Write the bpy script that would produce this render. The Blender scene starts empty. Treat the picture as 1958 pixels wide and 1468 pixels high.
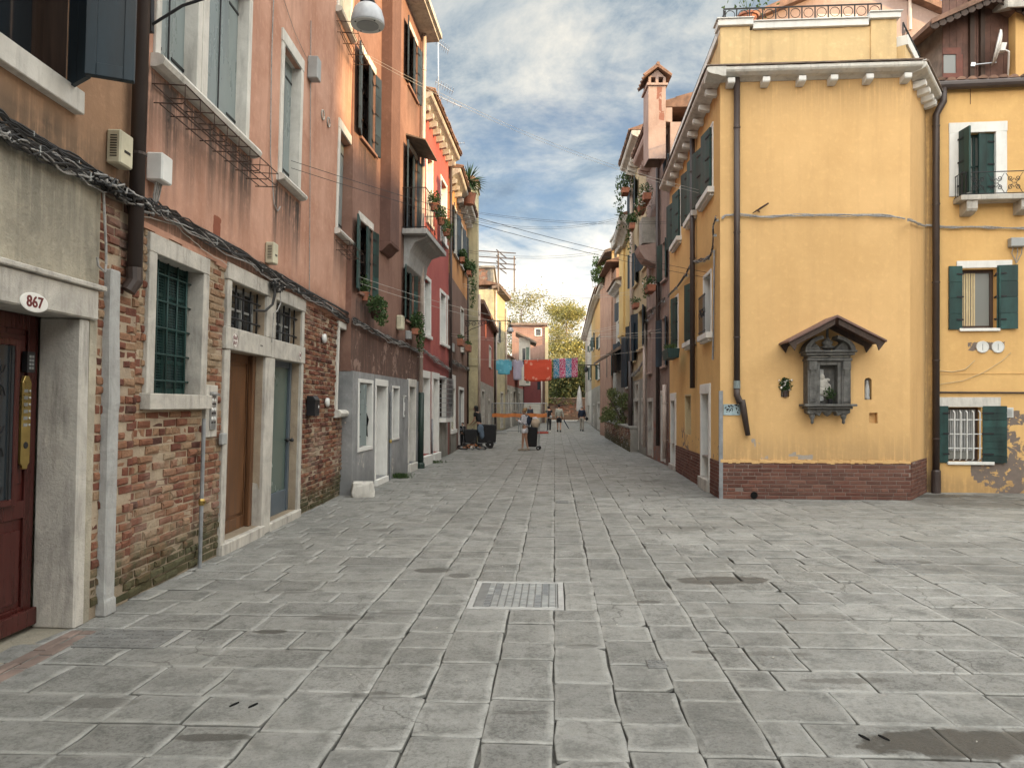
import bpy, math, random
from mathutils import Vector, Matrix, noise
R = random.Random(11)
SC = bpy.context.scene
COL = SC.collection
rad = math.radians

# ------------------------------------------------------------------ camera, world, sun, exposure
HC, FP, CX, HY = 1.7, 1450.0, 979.0, 775.0      # eye height, focal length in photo pixels, principal column, horizon row
cam = bpy.data.cameras.new('camera')
cam.sensor_width = 36.0
cam.lens = FP / 1958.0 * 36.0
cam.shift_y = (HY - 734.0) / 1958.0
cam.clip_start = 0.1
cam.clip_end = 2000.0
co = bpy.data.objects.new('camera', cam)
COL.objects.link(co)
co.location = (0, 0, HC)
co.rotation_euler = (rad(90), 0, 0)
SC.camera = co
SC.view_settings.view_transform = 'Standard'
SC.view_settings.look = 'None'
SC.view_settings.exposure = 0.95
SC.view_settings.gamma = 1.0
SC.render.engine = 'CYCLES'
SC.cycles.use_denoising = True
SC.cycles.max_bounces = 6
SC.cycles.diffuse_bounces = 4

SUN_EL, SUN_AZ = 17.0, 116.0
wd = bpy.data.worlds.new('World')
SC.world = wd
wd.use_nodes = True
wt = wd.node_tree
for n in list(wt.nodes):
    wt.nodes.remove(n)

class NB:
    """small node-building helper"""
    def __init__(s, tree):
        s.t = tree
    def n(s, kind, **kw):
        x = s.t.nodes.new(kind)
        for k, v in kw.items():
            setattr(x, k, v)
        return x
    def put(s, node, key, val):
        if val is None:
            return
        sock = node.inputs[key]
        if isinstance(val, bpy.types.NodeSocket):
            s.t.links.new(val, sock)
        elif isinstance(val, (tuple, list)):
            if sock.type == 'RGBA' and len(val) == 3:
                val = (*val, 1)
            sock.default_value = val
        else:
            sock.default_value = val
    def math(s, op, a, b=None, c=None, clamp=False):
        x = s.n('ShaderNodeMath', operation=op, use_clamp=clamp)
        s.put(x, 0, a); s.put(x, 1, b); s.put(x, 2, c)
        return x.outputs[0]
    def vmath(s, op, a, b=None):
        x = s.n('ShaderNodeVectorMath', operation=op)
        s.put(x, 0, a); s.put(x, 1, b)
        return x.outputs['Value'] if op in ('LENGTH', 'DOT_PRODUCT', 'DISTANCE') else x.outputs[0]
    def mapr(s, v, a, b, c, d, smooth=False):
        x = s.n('ShaderNodeMapRange', interpolation_type='SMOOTHSTEP' if smooth else 'LINEAR')
        s.put(x, 0, v)
        for i, q in enumerate((a, b, c, d)):
            s.put(x, i + 1, q)
        return x.outputs[0]
    def mix(s, f, a, b, mode='MIX'):
        x = s.n('ShaderNodeMix', data_type='RGBA', blend_type=mode)
        s.put(x, 0, f); s.put(x, 6, a); s.put(x, 7, b)
        return x.outputs[2]
    def noise(s, vec, scale, detail=4, rough=0.55, dist=0.0):
        x = s.n('ShaderNodeTexNoise')
        s.put(x, 'Vector', vec); s.put(x, 'Scale', scale); s.put(x, 'Detail', detail)
        s.put(x, 'Roughness', rough); s.put(x, 'Distortion', dist)
        return x.outputs[0]
    def vor(s, vec, scale, feature='F1'):
        x = s.n('ShaderNodeTexVoronoi', feature=feature)
        s.put(x, 'Vector', vec); s.put(x, 'Scale', scale)
        return x.outputs[0]
    def scale(s, vec, sc, loc=(0, 0, 0)):
        x = s.n('ShaderNodeMapping')
        s.put(x, 'Vector', vec); s.put(x, 'Scale', sc); s.put(x, 'Location', loc)
        return x.outputs[0]
    def ramp(s, f, stops):
        x = s.n('ShaderNodeValToRGB')
        s.put(x, 0, f)
        e = x.color_ramp.elements
        while len(e) < len(stops):
            e.new(0.5)
        for i, (p, c) in enumerate(stops):
            e[i].position = p
            e[i].color = (*c, 1) if len(c) == 3 else c
        return x.outputs[0]
    def attr(s, name):
        return s.n('ShaderNodeAttribute', attribute_name=name).outputs['Fac']
    def sep(s, vec):
        x = s.n('ShaderNodeSeparateXYZ')
        s.put(x, 0, vec)
        return x.outputs

w = NB(wt)
tc = w.n('ShaderNodeTexCoord').outputs['Generated']
sky = w.n('ShaderNodeTexSky', sky_type='NISHITA')
sky.sun_disc = False
sky.sun_elevation = rad(SUN_EL)
sky.sun_rotation = rad(SUN_AZ)
sky.air_density = 1.0
sky.dust_density = 1.5
sx, sy, sz = w.sep(tc)
den = w.math('MAXIMUM', w.math('ADD', sz, 0.30), 0.05)
cmb = w.n('ShaderNodeCombineXYZ')
w.put(cmb, 0, w.math('DIVIDE', sx, den)); w.put(cmb, 1, w.math('DIVIDE', sy, den)); w.put(cmb, 2, 0.37)
cp = cmb.outputs[0]
n1 = w.noise(cp, 1.5, 10, 0.62, 0.25)
n2 = w.noise(w.scale(cp, (1, 1, 1), (3.1, 1.7, 0)), 3.4, 10, 0.66, 0.35)
n3 = w.noise(w.scale(cp, (1, .6, 1), (7.7, 4.2, 0)), 1.2, 6, 0.55, 0.2)
low = w.mapr(sz, 0.02, 0.42, 1.0, 0.0, True)
# share of cloud: patchy overhead, nearly closed near the horizon
mask = w.mapr(w.math('ADD', n1, w.math('MULTIPLY', low, 0.16)), 0.37, 0.53, 0.0, 1.0, True)
# light in the cloud: dark blue-grey bellies to cream edges; the brightest break hangs low over the street's end
front = w.mapr(w.vmath('DOT_PRODUCT', tc, (0.10, 0.975, 0.20)), 0.86, 0.995, 0.0, 1.0, True)
br = w.math('ADD', w.math('MULTIPLY_ADD', n2, 1.45, -0.235), w.math('ADD', w.math('MULTIPLY', low, 0.13), w.math('MULTIPLY', front, 0.22)))
br = w.math('ADD', br, w.math('MULTIPLY', w.math('SUBTRACT', n3, 0.5), 0.7))
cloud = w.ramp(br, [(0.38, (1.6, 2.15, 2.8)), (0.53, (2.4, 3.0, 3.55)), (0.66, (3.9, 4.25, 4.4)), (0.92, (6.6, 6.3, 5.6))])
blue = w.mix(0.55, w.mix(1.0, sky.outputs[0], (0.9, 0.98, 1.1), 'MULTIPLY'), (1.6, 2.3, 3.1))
mask = w.math('MAXIMUM', mask, w.mapr(w.vmath('DOT_PRODUCT', tc, (0.0, 0.985, 0.17)), 0.30, 0.70, 0.6, 0.0, True))
skyc = w.mix(mask, blue, cloud)
# sky outside the view is boosted and warmed to brighten walls and paving
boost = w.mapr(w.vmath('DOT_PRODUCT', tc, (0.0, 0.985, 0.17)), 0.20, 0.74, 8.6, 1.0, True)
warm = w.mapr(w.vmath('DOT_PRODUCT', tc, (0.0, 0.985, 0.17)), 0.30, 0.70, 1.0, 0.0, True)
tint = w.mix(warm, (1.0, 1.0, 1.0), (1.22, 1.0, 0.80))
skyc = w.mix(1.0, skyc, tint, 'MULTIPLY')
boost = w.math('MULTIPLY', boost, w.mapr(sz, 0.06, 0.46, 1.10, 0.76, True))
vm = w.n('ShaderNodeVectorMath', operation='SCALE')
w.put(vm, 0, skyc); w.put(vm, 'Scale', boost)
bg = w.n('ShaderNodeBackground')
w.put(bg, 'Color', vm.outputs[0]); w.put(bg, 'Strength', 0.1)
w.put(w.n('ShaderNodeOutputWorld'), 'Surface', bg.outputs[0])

sl = bpy.data.lights.new('sun', 'SUN')
sl.energy = 5.0
sl.angle = rad(1.2)
sl.color = (1.0, 0.66, 0.30)
so = bpy.data.objects.new('sun', sl)
COL.objects.link(so)
to_sun = Vector((math.sin(rad(SUN_AZ)) * math.cos(rad(SUN_EL)), math.cos(rad(SUN_AZ)) * math.cos(rad(SUN_EL)), math.sin(rad(SUN_EL))))
so.rotation_euler = to_sun.to_track_quat('Z', 'Y').to_euler()

# ------------------------------------------------------------------ geometry helpers
def G(px, py):
    """ground point seen at a photo pixel"""
    Y = HC * FP / (py - HY)
    return Vector(((px - CX) / FP * Y, Y, 0))

def RAY(px, py):
    return Vector(((px - CX) / FP, 1.0, (HY - py) / FP))

class Frame:
    """vertical (or slightly leaning) plane: x along it seen from the front, y into the building, z up"""
    def __init__(s, a, b, lean=0.0):
        a, b = Vector(a), Vector(b)
        a.z = b.z = 0
        s.o = a
        s.u = (b - a).normalized()
        s.len = (b - a).length
        up = Vector((0, 0, 1))
        n = up.cross(s.u)
        s.v = (up * math.cos(rad(lean)) - n * math.sin(rad(lean))).normalized()
        s.n = s.v.cross(s.u).normalized()
        s.M = Matrix(((s.u.x, s.n.x, s.v.x, a.x), (s.u.y, s.n.y, s.v.y, a.y), (s.u.z, s.n.z, s.v.z, a.z), (0, 0, 0, 1)))
        s.I = s.M.inverted()
    def at(s, px, py, y=0.0):
        """local (x, z) where the pixel's ray meets the plane y"""
        c = s.I @ Vector((0, 0, HC))
        d = s.I.to_3x3() @ RAY(px, py)
        t = (y - c.y) / d.y
        return c.x + d.x * t, c.z + d.z * t
    def x(s, px, py=700, y=0.0):
        return s.at(px, py, y)[0]
    def w(s, x, y, z):
        return s.M @ Vector((x, y, z))

FW = Frame((0, 0, 0), (1, 0, 0))      # world-aligned frame

class MB:
    """collects shapes in local coordinates, then links them as ONE mesh object"""
    def __init__(s):
        s.v = []; s.f = []; s.fa = []; s.va = {}
    def add(s, verts, faces, tone=0.5, **va):
        b = len(s.v)
        s.v += [tuple(p) for p in verts]
        s.f += [tuple(i + b for i in f) for f in faces]
        s.fa += [tone] * len(faces)
        for k in va:
            s.va.setdefault(k, {}).update({b + i: q for i, q in enumerate(va[k])})
        return s
    def box(s, x0, x1, y0, y1, z0, z1, tone=0.5, j=0.0):
        q = [(x, y, z) for z in (z0, z1) for y in (y0, y1) for x in (x0, x1)]
        if j:
            q = [tuple(c + R.uniform(-j, j) for c in p) for p in q]
        return s.add(q, [(0, 2, 3, 1), (4, 5, 7, 6), (0, 1, 5, 4), (2, 6, 7, 3), (0, 4, 6, 2), (1, 3, 7, 5)], tone)
    def mbox(s, M, hx, hy, hz, tone=0.5):
        q = [M @ Vector((x, y, z)) for z in (-hz, hz) for y in (-hy, hy) for x in (-hx, hx)]
        return s.add(q, [(0, 2, 3, 1), (4, 5, 7, 6), (0, 1, 5, 4), (2, 6, 7, 3), (0, 4, 6, 2), (1, 3, 7, 5)], tone)
    def tube(s, pts, r, n=6, caps=True, tone=0.5):
        pts = [Vector(p) for p in pts]
        if len(pts) < 2:
            return s
        vs, fs = [], []
        prev = None
        for i, p in enumerate(pts):
            d = (pts[min(i + 1, len(pts) - 1)] - pts[max(i - 1, 0)])
            d = d.normalized() if d.length > 1e-9 else Vector((0, 0, 1))
            if prev is None:
                a = d.orthogonal().normalized()
            else:
                a = prev - d * prev.dot(d)
                a = a.normalized() if a.length > 1e-6 else d.orthogonal().normalized()
            prev = a
            b = d.cross(a)
            rr = r[i] if isinstance(r, (list, tuple)) else r
            for k in range(n):
                t = 2 * math.pi * k / n
                vs.append(p + a * math.cos(t) * rr + b * math.sin(t) * rr)
        for i in range(len(pts) - 1):
            for k in range(n):
                k2 = (k + 1) % n
                fs.append((i * n + k, i * n + k2, (i + 1) * n + k2, (i + 1) * n + k))
        if caps:
            fs.append(tuple(range(n - 1, -1, -1)))
            fs.append(tuple((len(pts) - 1) * n + k for k in range(n)))
        return s.add(vs, fs, tone)
    def lathe(s, c, prof, n=14, axis='z', tone=0.5, sx=1.0, sy=1.0):
        """prof: (radius, height) pairs"""
        c = Vector(c)
        vs, fs = [], []
        for r, h in prof:
            for k in range(n):
                t = 2 * math.pi * k / n
                a, b = r * math.cos(t) * sx, r * math.sin(t) * sy
                vs.append(c + (Vector((a, b, h)) if axis == 'z' else Vector((a, h, b)) if axis == 'y' else Vector((h, a, b))))
        for i in range(len(prof) - 1):
            for k in range(n):
                k2 = (k + 1) % n
                fs.append((i * n + k, i * n + k2, (i + 1) * n + k2, (i + 1) * n + k))
        fs.append(tuple(range(n - 1, -1, -1)))
        fs.append(tuple((len(prof) - 1) * n + k for k in range(n)))
        return s.add(vs, fs, tone)
    def prism(s, poly, a, b, axis='y', tone=0.5):
        """poly: 2-D outline in the plane across the axis; extruded from a to b"""
        def P(p, h):
            return {'y': (p[0], h, p[1]), 'x': (h, p[0], p[1]), 'z': (p[0], p[1], h)}[axis]
        n = len(poly)
        vs = [P(p, a) for p in poly] + [P(p, b) for p in poly]
        fs = [tuple(range(n)), tuple(range(2 * n - 1, n - 1, -1))]
        fs += [(i, n + i, n + (i + 1) % n, (i + 1) % n) for i in range(n)]
        return s.add(vs, fs, tone)
    def ball(s, c, rx, ry=None, rz=None, n=10, m=6, tone=0.5, j=0.0):
        ry = ry or rx; rz = rz or rx
        vs, fs = [], []
        for i in range(m + 1):
            t = math.pi * i / m
            for k in range(n):
                p = 2 * math.pi * k / n
                q = 1 + (R.uniform(-j, j) if j else 0)
                vs.append((c[0] + rx * q * math.sin(t) * math.cos(p), c[1] + ry * q * math.sin(t) * math.sin(p), c[2] - rz * q * math.cos(t)))
        for i in range(m):
            for k in range(n):
                k2 = (k + 1) % n
                fs.append((i * n + k, i * n + k2, (i + 1) * n + k2, (i + 1) * n + k))
        return s.add(vs, fs, tone)
    def leaf(s, p, size, tone=0.5, aspect=0.45, up=0.0):
        d = Vector((R.uniform(-1, 1), R.uniform(-1, 1), R.uniform(-1, 1) + up))
        d = d.normalized() if d.length > .01 else Vector((0, 0, 1))
        a = d.orthogonal().normalized()
        a = (a * math.cos(1.7) + d.cross(a) * R.uniform(-1, 1)).normalized()
        p = Vector(p)
        h = size * .5
        return s.add([p - d * h, p + a * h * aspect * 2 * .5, p + d * h, p - a * h * aspect], [(0, 1, 2, 3)], tone)
    def build(s, name, mat, parent=None, M=None, smooth=False, bevel=0.0, label=None):
        me = bpy.data.meshes.new(name)
        me.from_pydata(s.v, [], s.f)
        at = me.attributes.new('tone', 'FLOAT', 'FACE')
        at.data.foreach_set('value', s.fa)
        for k, d in s.va.items():
            a = me.attributes.new(k, 'FLOAT', 'POINT')
            arr = [0.0] * len(s.v)
            for i, q in d.items():
                arr[i] = q
            a.data.foreach_set('value', arr)
        if smooth:
            me.polygons.foreach_set('use_smooth', [True] * len(me.polygons))
        me.update()
        me.materials.append(mat)
        o = bpy.data.objects.new(name, me)
        COL.objects.link(o)
        if parent is not None:
            o.parent = parent
        if M is not None:
            o.matrix_local = M
        if bevel:
            b = o.modifiers.new('bevel', 'BEVEL')
            b.width = bevel
            b.segments = 1
            b.limit_method = 'ANGLE'
        if label:
            o['label'] = label
        return o

def tag(o, label, cat, group=None, kind=None):
    if label: o['label'] = label
    if cat: o['category'] = cat
    if group: o['group'] = group
    if kind: o['kind'] = kind
    return o

def thing(name, label, cat, M, group=None):
    o = bpy.data.objects.new(name, None)
    o.empty_display_size = 0.2
    COL.objects.link(o)
    o.matrix_world = M
    return tag(o, label, cat, group)

def structure(o):
    o['kind'] = 'structure'
    return o

def rel(root_frame, frame):
    """local matrix that puts a part built in `frame` under a root that sits at `root_frame`"""
    return root_frame.I @ frame.M

# ------------------------------------------------------------------ materials
MATS = {}
def mat(name):
    m = bpy.data.materials.new(name)
    m.use_nodes = True
    t = m.node_tree
    for n in list(t.nodes):
        t.nodes.remove(n)
    b = NB(t)
    p = b.n('ShaderNodeBsdfPrincipled')
    o = b.n('ShaderNodeOutputMaterial')
    t.links.new(p.outputs[0], o.inputs[0])
    MATS[name] = m
    return m, b, p

def bump(b, p, h, strength=0.4, dist=0.01):
    x = b.n('ShaderNodeBump')
    b.put(x, 'Height', h); b.put(x, 'Strength', strength); b.put(x, 'Distance', dist)
    b.put(p, 'Normal', x.outputs[0])

def obj_co(b):
    return b.n('ShaderNodeTexCoord').outputs['Object']

def simple(name, col, rough=0.6, metal=0.0, var=0.25, scale=6.0, bs=0.2, spec=0.4, coat=0.0, tonev=0.0, stretch=None):
    if name in MATS:
        return MATS[name]
    m, b, p = mat(name)
    c = obj_co(b)
    if stretch:
        c = b.scale(c, stretch)
    n = b.noise(c, scale, 6, 0.6)
    d = tuple(x * (1 - var) for x in col)
    l = tuple(min(1, x * (1 + var)) for x in col)
    cc = b.mix(b.mapr(n, 0.3, 0.7, 0, 1), d, l)
    if tonev:
        t = b.attr('tone')
        cc = b.mix(1.0, cc, b.ramp(t, [(0, (1 - tonev,) * 3), (1, (1 + tonev,) * 3)]), 'MULTIPLY')
    b.put(p, 'Base Color', cc)
    b.put(p, 'Roughness', b.mapr(n, 0.3, 0.7, max(0.02, rough - 0.08), min(1, rough + 0.08)))
    b.put(p, 'Metallic', metal)
    b.put(p, 'Specular IOR Level', spec)
    if bs:
        bump(b, p, b.noise(c, scale * 6, 5, 0.6), bs, 0.004)
    return m

def plaster(name, c1, c2, dirt=(0.045, 0.038, 0.032), under=(0.30, 0.16, 0.10), streak=0.55, base_damp=0.35, mott=0.9, bs=0.35, lowdirt=0.5):
    """painted render: mottled, streaked downwards, dirt from the 'grime' attribute, bare patches from 'peel'"""
    m, b, p = mat(name)
    c = obj_co(b)
    x, y, z = b.sep(c)
    n1 = b.noise(c, mott, 8, 0.62, 0.4)
    n2 = b.noise(b.scale(c, (3.2, 3.2, 0.22)), 1.6, 7, 0.62, 0.15)
    n3 = b.noise(c, 9.0, 8, 0.65)
    n4 = b.noise(c, 60.0, 4, 0.6)
    col = b.mix(b.mapr(n1, 0.32, 0.70, 0, 1, True), c1, c2)
    lightc = tuple(min(0.9, q * 1.35 + 0.02) for q in c1)
    col = b.mix(b.math('MULTIPLY', b.mapr(n3, 0.52, 0.75, 0, 1), min(0.45, streak * 1.1)), col, lightc)
    darkc = tuple(q * 0.62 for q in c2)
    col = b.mix(b.math('MULTIPLY', b.mapr(n2, 0.50, 0.78, 0, 1), streak), col, darkc)
    # splash zone near the ground
    damp = b.math('MULTIPLY', b.mapr(b.math('ADD', z, b.math('MULTIPLY', n3, -0.7)), -0.35, base_damp, 1, 0, True), lowdirt)
    col = b.mix(damp, col, tuple(q * 0.5 for q in dirt) if lowdirt > .7 else tuple(0.5 * a + 0.5 * d for a, d in zip(c2, dirt)))
    g = b.attr('grime')
    n2b = b.noise(b.scale(c, (11.0, 11.0, 0.55)), 1.3, 6, 0.65, 0.1)
    gm = b.math('MULTIPLY', b.math('MULTIPLY', g, 1.25), b.mapr(b.math('ADD', b.math('MULTIPLY', n2b, 0.75), b.math('MULTIPLY', n3, 0.35)), 0.40, 0.58, 0.10, 1.0, True), clamp=True)
    col = b.mix(gm, col, dirt)
    pl = b.attr('peel')
    pe = b.mapr(b.math('ADD', pl, b.math('MULTIPLY', b.math('SUBTRACT', b.noise(c, 5.0, 9, 0.7, 0.6), 0.5), 1.1)), 0.50, 0.53, 0, 1)
    ucol = b.mix(n3, tuple(q * 0.7 for q in under), tuple(min(1, q * 1.25) for q in under))
    col = b.mix(pe, col, ucol)
    b.put(p, 'Base Color', col)
    b.put(p, 'Roughness', 0.88)
    b.put(p, 'Specular IOR Level', 0.25)
    h = b.math('ADD', b.math('MULTIPLY', n3, 0.7), b.math('ADD', b.math('MULTIPLY', n4, 0.18), b.math('MULTIPLY', pe, -0.5)))
    bump(b, p, h, bs, 0.03)
    return m

def stone(name, c1, c2, dark=(0.10, 0.09, 0.085), amount=0.4, bs=0.5, scale=3.0):
    m, b, p = mat(name)
    c = obj_co(b)
    n1 = b.noise(c, scale, 9, 0.65, 0.5)
    n2 = b.noise(b.scale(c, (5, 5, 0.8)), 2.0, 8, 0.65)
    n3 = b.noise(c, 45.0, 6, 0.7)
    col = b.mix(b.mapr(n1, 0.35, 0.68, 0, 1), c1, c2)
    col = b.mix(b.math('MULTIPLY', b.mapr(n2, 0.5, 0.74, 0, 1), amount), col, dark)
    col = b.mix(b.math('MULTIPLY', b.mapr(n3, 0.60, 0.72, 0, 1), amount * 0.7), col, dark)
    b.put(p, 'Base Color', col)
    b.put(p, 'Roughness', 0.8)
    b.put(p, 'Specular IOR Level', 0.3)
    bump(b, p, b.math('ADD', n1, b.math('MULTIPLY', n3, 0.35)), bs, 0.02)
    return m

def brickm(name, ramp, moss=0.0, white=0.3, rough_h=0.6):
    """single bricks coloured by their own 'tone'"""
    m, b, p = mat(name)
    c = obj_co(b)
    x, y, z = b.sep(c)
    n1 = b.noise(c, 30.0, 8, 0.7)
    n2 = b.noise(c, 1.1, 6, 0.6)
    n3 = b.noise(c, 7.0, 7, 0.65)
    t = b.math('ADD', b.attr('tone'), b.math('MULTIPLY', b.math('SUBTRACT', n3, 0.5), 0.35))
    col = b.ramp(t, ramp)
    col = b.mix(b.mapr(n1, 0.35, 0.7, 0.45, 0), col, (0.05, 0.03, 0.025))
    wm = b.math('MULTIPLY', b.mapr(b.math('ADD', n2, b.math('MULTIPLY', b.mapr(z, 0.2, 1.7, 0.14, 0), 1.0)), 0.52, 0.68, 0, 1, True), white)
    col = b.mix(b.math('MULTIPLY', wm, b.mapr(n3, 0.3, 0.6, 0.3, 1)), col, (0.30, 0.25, 0.205))
    if moss:
        mm = b.mapr(b.math('ADD', z, b.math('MULTIPLY', b.math('ADD', n2, n3), -0.95)), -0.80, -0.34, 1, 0, True)
        col = b.mix(b.math('MULTIPLY', mm, moss), col, b.mix(n1, (0.018, 0.022, 0.010), (0.06, 0.07, 0.03)))
    b.put(p, 'Base Color', col)
    b.put(p, 'Roughness', 0.92)
    b.put(p, 'Specular IOR Level', 0.2)
    bump(b, p, b.math('ADD', n1, b.math('MULTIPLY', n3, 0.8)), rough_h, 0.012)
    return m

def glassy(name, col=(0.02, 0.025, 0.03), rough=0.08):
    m, b, p = mat(name)
    b.put(p, 'Base Color', col)
    n = b.noise(obj_co(b), 2.0, 3)
    b.put(p, 'Roughness', b.mapr(n, 0.3, 0.7, rough, rough + 0.06))
    b.put(p, 'Specular IOR Level', 0.6)
    bump(b, p, n, 0.05, 0.01)
    return m

def leafm(name, ramp, rough=0.6):
    m, b, p = mat(name)
    c = obj_co(b)
    t = b.math('ADD', b.attr('tone'), b.math('MULTIPLY', b.math('SUBTRACT', b.noise(c, 1.5, 3), 0.5), 0.3))
    col = b.ramp(t, ramp)
    b.put(p, 'Base Color', col)
    b.put(p, 'Roughness', rough)
    b.put(p, 'Specular IOR Level', 0.3)
    tr = b.n('ShaderNodeBsdfTranslucent')
    b.put(tr, 'Color', col)
    mx = b.n('ShaderNodeMixShader')
    b.put(mx, 0, 0.3)
    b.put(mx, 1, p.outputs[0]); b.put(mx, 2, tr.outputs[0])
    out = [n for n in b.t.nodes if n.type == 'OUTPUT_MATERIAL'][0]
    b.put(out, 0, mx.outputs[0])
    return m

PINK = plaster('pink_render', (0.475, 0.275, 0.20), (0.355, 0.182, 0.122), streak=0.5, dirt=(0.06, 0.045, 0.038), under=(0.22, 0.075, 0.045), mott=1.1)
TAN = plaster('tan_render', (0.36, 0.22, 0.135), (0.28, 0.165, 0.10), streak=0.45, dirt=(0.05, 0.045, 0.035))
GREYR = plaster('rough_grey_render', (0.40, 0.36, 0.28), (0.27, 0.245, 0.195), streak=0.5, dirt=(0.05, 0.047, 0.04), bs=0.9, mott=1.8)
BROWN = plaster('brown_red_render', (0.235, 0.135, 0.102), (0.165, 0.088, 0.067), streak=0.55, dirt=(0.035, 0.028, 0.025), under=(0.25, 0.165, 0.135))
GREYP = plaster('grey_cement', (0.285, 0.285, 0.285), (0.185, 0.187, 0.19), streak=0.5, dirt=(0.06, 0.06, 0.062), under=(0.42, 0.40, 0.36), mott=1.6)
RED = plaster('crimson_render', (0.36, 0.098, 0.084), (0.29, 0.072, 0.066), streak=0.25, dirt=(0.05, 0.03, 0.03), under=(0.3, 0.2, 0.17))
ORANGE = plaster('orange_render', (0.50, 0.25, 0.10), (0.38, 0.19, 0.09), streak=0.5)
ROSEBR = plaster('rose_brown_render', (0.30, 0.185, 0.145), (0.22, 0.125, 0.10), streak=0.5)
CREAMG = plaster('stained_cream_render', (0.45, 0.39, 0.24), (0.29, 0.265, 0.18), streak=0.85, dirt=(0.055, 0.055, 0.045), mott=1.6)
GREYST = plaster('weathered_grey_render', (0.33, 0.315, 0.28), (0.20, 0.19, 0.17), streak=0.8, mott=1.5, under=(0.20, 0.11, 0.08))
RUST = plaster('rust_red_render', (0.27, 0.085, 0.062), (0.20, 0.062, 0.048), streak=0.3)
MAROON = plaster('maroon_render', (0.17, 0.05, 0.05), (0.13, 0.04, 0.04), streak=0.25)
TERRA = plaster('terracotta_render', (0.32, 0.20, 0.145), (0.24, 0.14, 0.10), streak=0.5)
YELLOW = plaster('yellow_render', (0.635, 0.403, 0.182), (0.55, 0.342, 0.148), streak=0.2, dirt=(0.16, 0.12, 0.07), under=(0.33, 0.29, 0.25), mott=0.6, bs=0.16, lowdirt=0.15)
YELLOW2 = plaster('warm_yellow_render', (0.63, 0.395, 0.16), (0.54, 0.33, 0.132), streak=0.2, dirt=(0.15, 0.10, 0.06), under=(0.17, 0.135, 0.115), mott=0.8, bs=0.2, lowdirt=0.35)
PARAP = plaster('parapet_render', (0.60, 0.43, 0.22), (0.50, 0.36, 0.19), streak=0.45, dirt=(0.13, 0.11, 0.08), mott=0.9, bs=0.25, lowdirt=0.0)
ROSE = plaster('rose_render', (0.36, 0.27, 0.235), (0.28, 0.20, 0.17), streak=0.3, under=(0.22, 0.10, 0.075), lowdirt=0.6)
OLDCREAM = plaster('old_cream_render', (0.56, 0.45, 0.27), (0.46, 0.35, 0.21), streak=0.45, dirt=(0.14, 0.11, 0.09))
OCHRE = plaster('ochre_render', (0.56, 0.39, 0.16), (0.47, 0.31, 0.13), streak=0.3)
PALEW = plaster('pale_render', (0.55, 0.52, 0.46), (0.42, 0.39, 0.34), streak=0.5)
MORTAR = plaster('mortar', (0.36, 0.29, 0.21), (0.27, 0.21, 0.155), streak=0.2, dirt=(0.05, 0.05, 0.03), bs=0.8, mott=3.0, lowdirt=0.6)
MORTARG = plaster('grey_mortar', (0.27, 0.215, 0.185), (0.20, 0.16, 0.14), streak=0.1, bs=0.3, mott=3.0)
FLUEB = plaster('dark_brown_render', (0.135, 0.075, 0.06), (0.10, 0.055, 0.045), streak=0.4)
ISTRIA = stone('white_stone', (0.60, 0.575, 0.53), (0.46, 0.44, 0.40), amount=0.38)
ISTRIAD = stone('dirty_white_stone', (0.50, 0.47, 0.42), (0.32, 0.30, 0.27), amount=0.6, bs=0.8)
PAINTEDW = stone('painted_white_surround', (0.68, 0.67, 0.64), (0.60, 0.59, 0.56), amount=0.18, bs=0.2)
GSTONE = stone('grey_stone', (0.36, 0.36, 0.35), (0.28, 0.275, 0.265), amount=0.35, bs=0.7, scale=6)
DSTONE = stone('dark_carved_stone', (0.15, 0.145, 0.135), (0.07, 0.068, 0.065), dark=(0.02, 0.02, 0.02), amount=0.6, bs=0.8, scale=7)
BRICK = brickm('old_brick', [(0.0, (0.075, 0.03, 0.022)), (0.3, (0.18, 0.064, 0.041)), (0.55, (0.25, 0.115, 0.066)), (0.78, (0.30, 0.19, 0.115)), (1.0, (0.34, 0.255, 0.165))], moss=0.85, white=0.42, rough_h=0.9)
BRICK2 = brickm('new_brick', [(0.0, (0.10, 0.038, 0.028)), (0.5, (0.14, 0.054, 0.039)), (1.0, (0.185, 0.08, 0.057))], white=0.10, rough_h=0.35)
SHUT_BG = simple('blue_grey_paint', (0.19, 0.225, 0.225), 0.3, var=0.22, scale=2.5, bs=0.12, stretch=(1, 1, .3))
SHUT_G = simple('dark_green_paint', (0.012, 0.040, 0.036), 0.55, var=0.55, scale=4, bs=0.15, tonev=0.35, stretch=(1, 1, .3))
SHUT_B = simple('blue_black_paint', (0.014, 0.026, 0.036), 0.55, var=0.55, scale=4, bs=0.15, tonev=0.35, stretch=(1, 1, .3))
SHUT_F = simple('faded_green_paint', (0.10, 0.14, 0.11), 0.65, var=0.4, scale=5, bs=0.2, tonev=0.3)
WOODB = simple('brown_door_wood', (0.105, 0.048, 0.021), 0.42, var=0.5, scale=3, bs=0.2, stretch=(9, 9, .5))
WOODR = simple('red_varnished_wood', (0.050, 0.011, 0.009), 0.3, var=0.3, scale=3, bs=0.1, stretch=(9, 9, .5))
WOODD = simple('dark_wood', (0.045, 0.026, 0.018), 0.6, var=0.4, scale=3, bs=0.3, stretch=(8, 8, .6))
WOODG = simple('grey_roof_wood', (0.16, 0.12, 0.095), 0.8, var=0.4, scale=5, bs=0.3)
ALU = simple('blue_grey_door_frame', (0.075, 0.095, 0.115), 0.4, var=0.1, bs=0.03)
IRON = simple('black_iron', (0.018, 0.018, 0.020), 0.55, 0.3, var=0.3, scale=20, bs=0.2)
RUSTI = simple('rusty_iron', (0.055, 0.030, 0.022), 0.8, 0.2, var=0.5, scale=15, bs=0.4)
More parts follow.
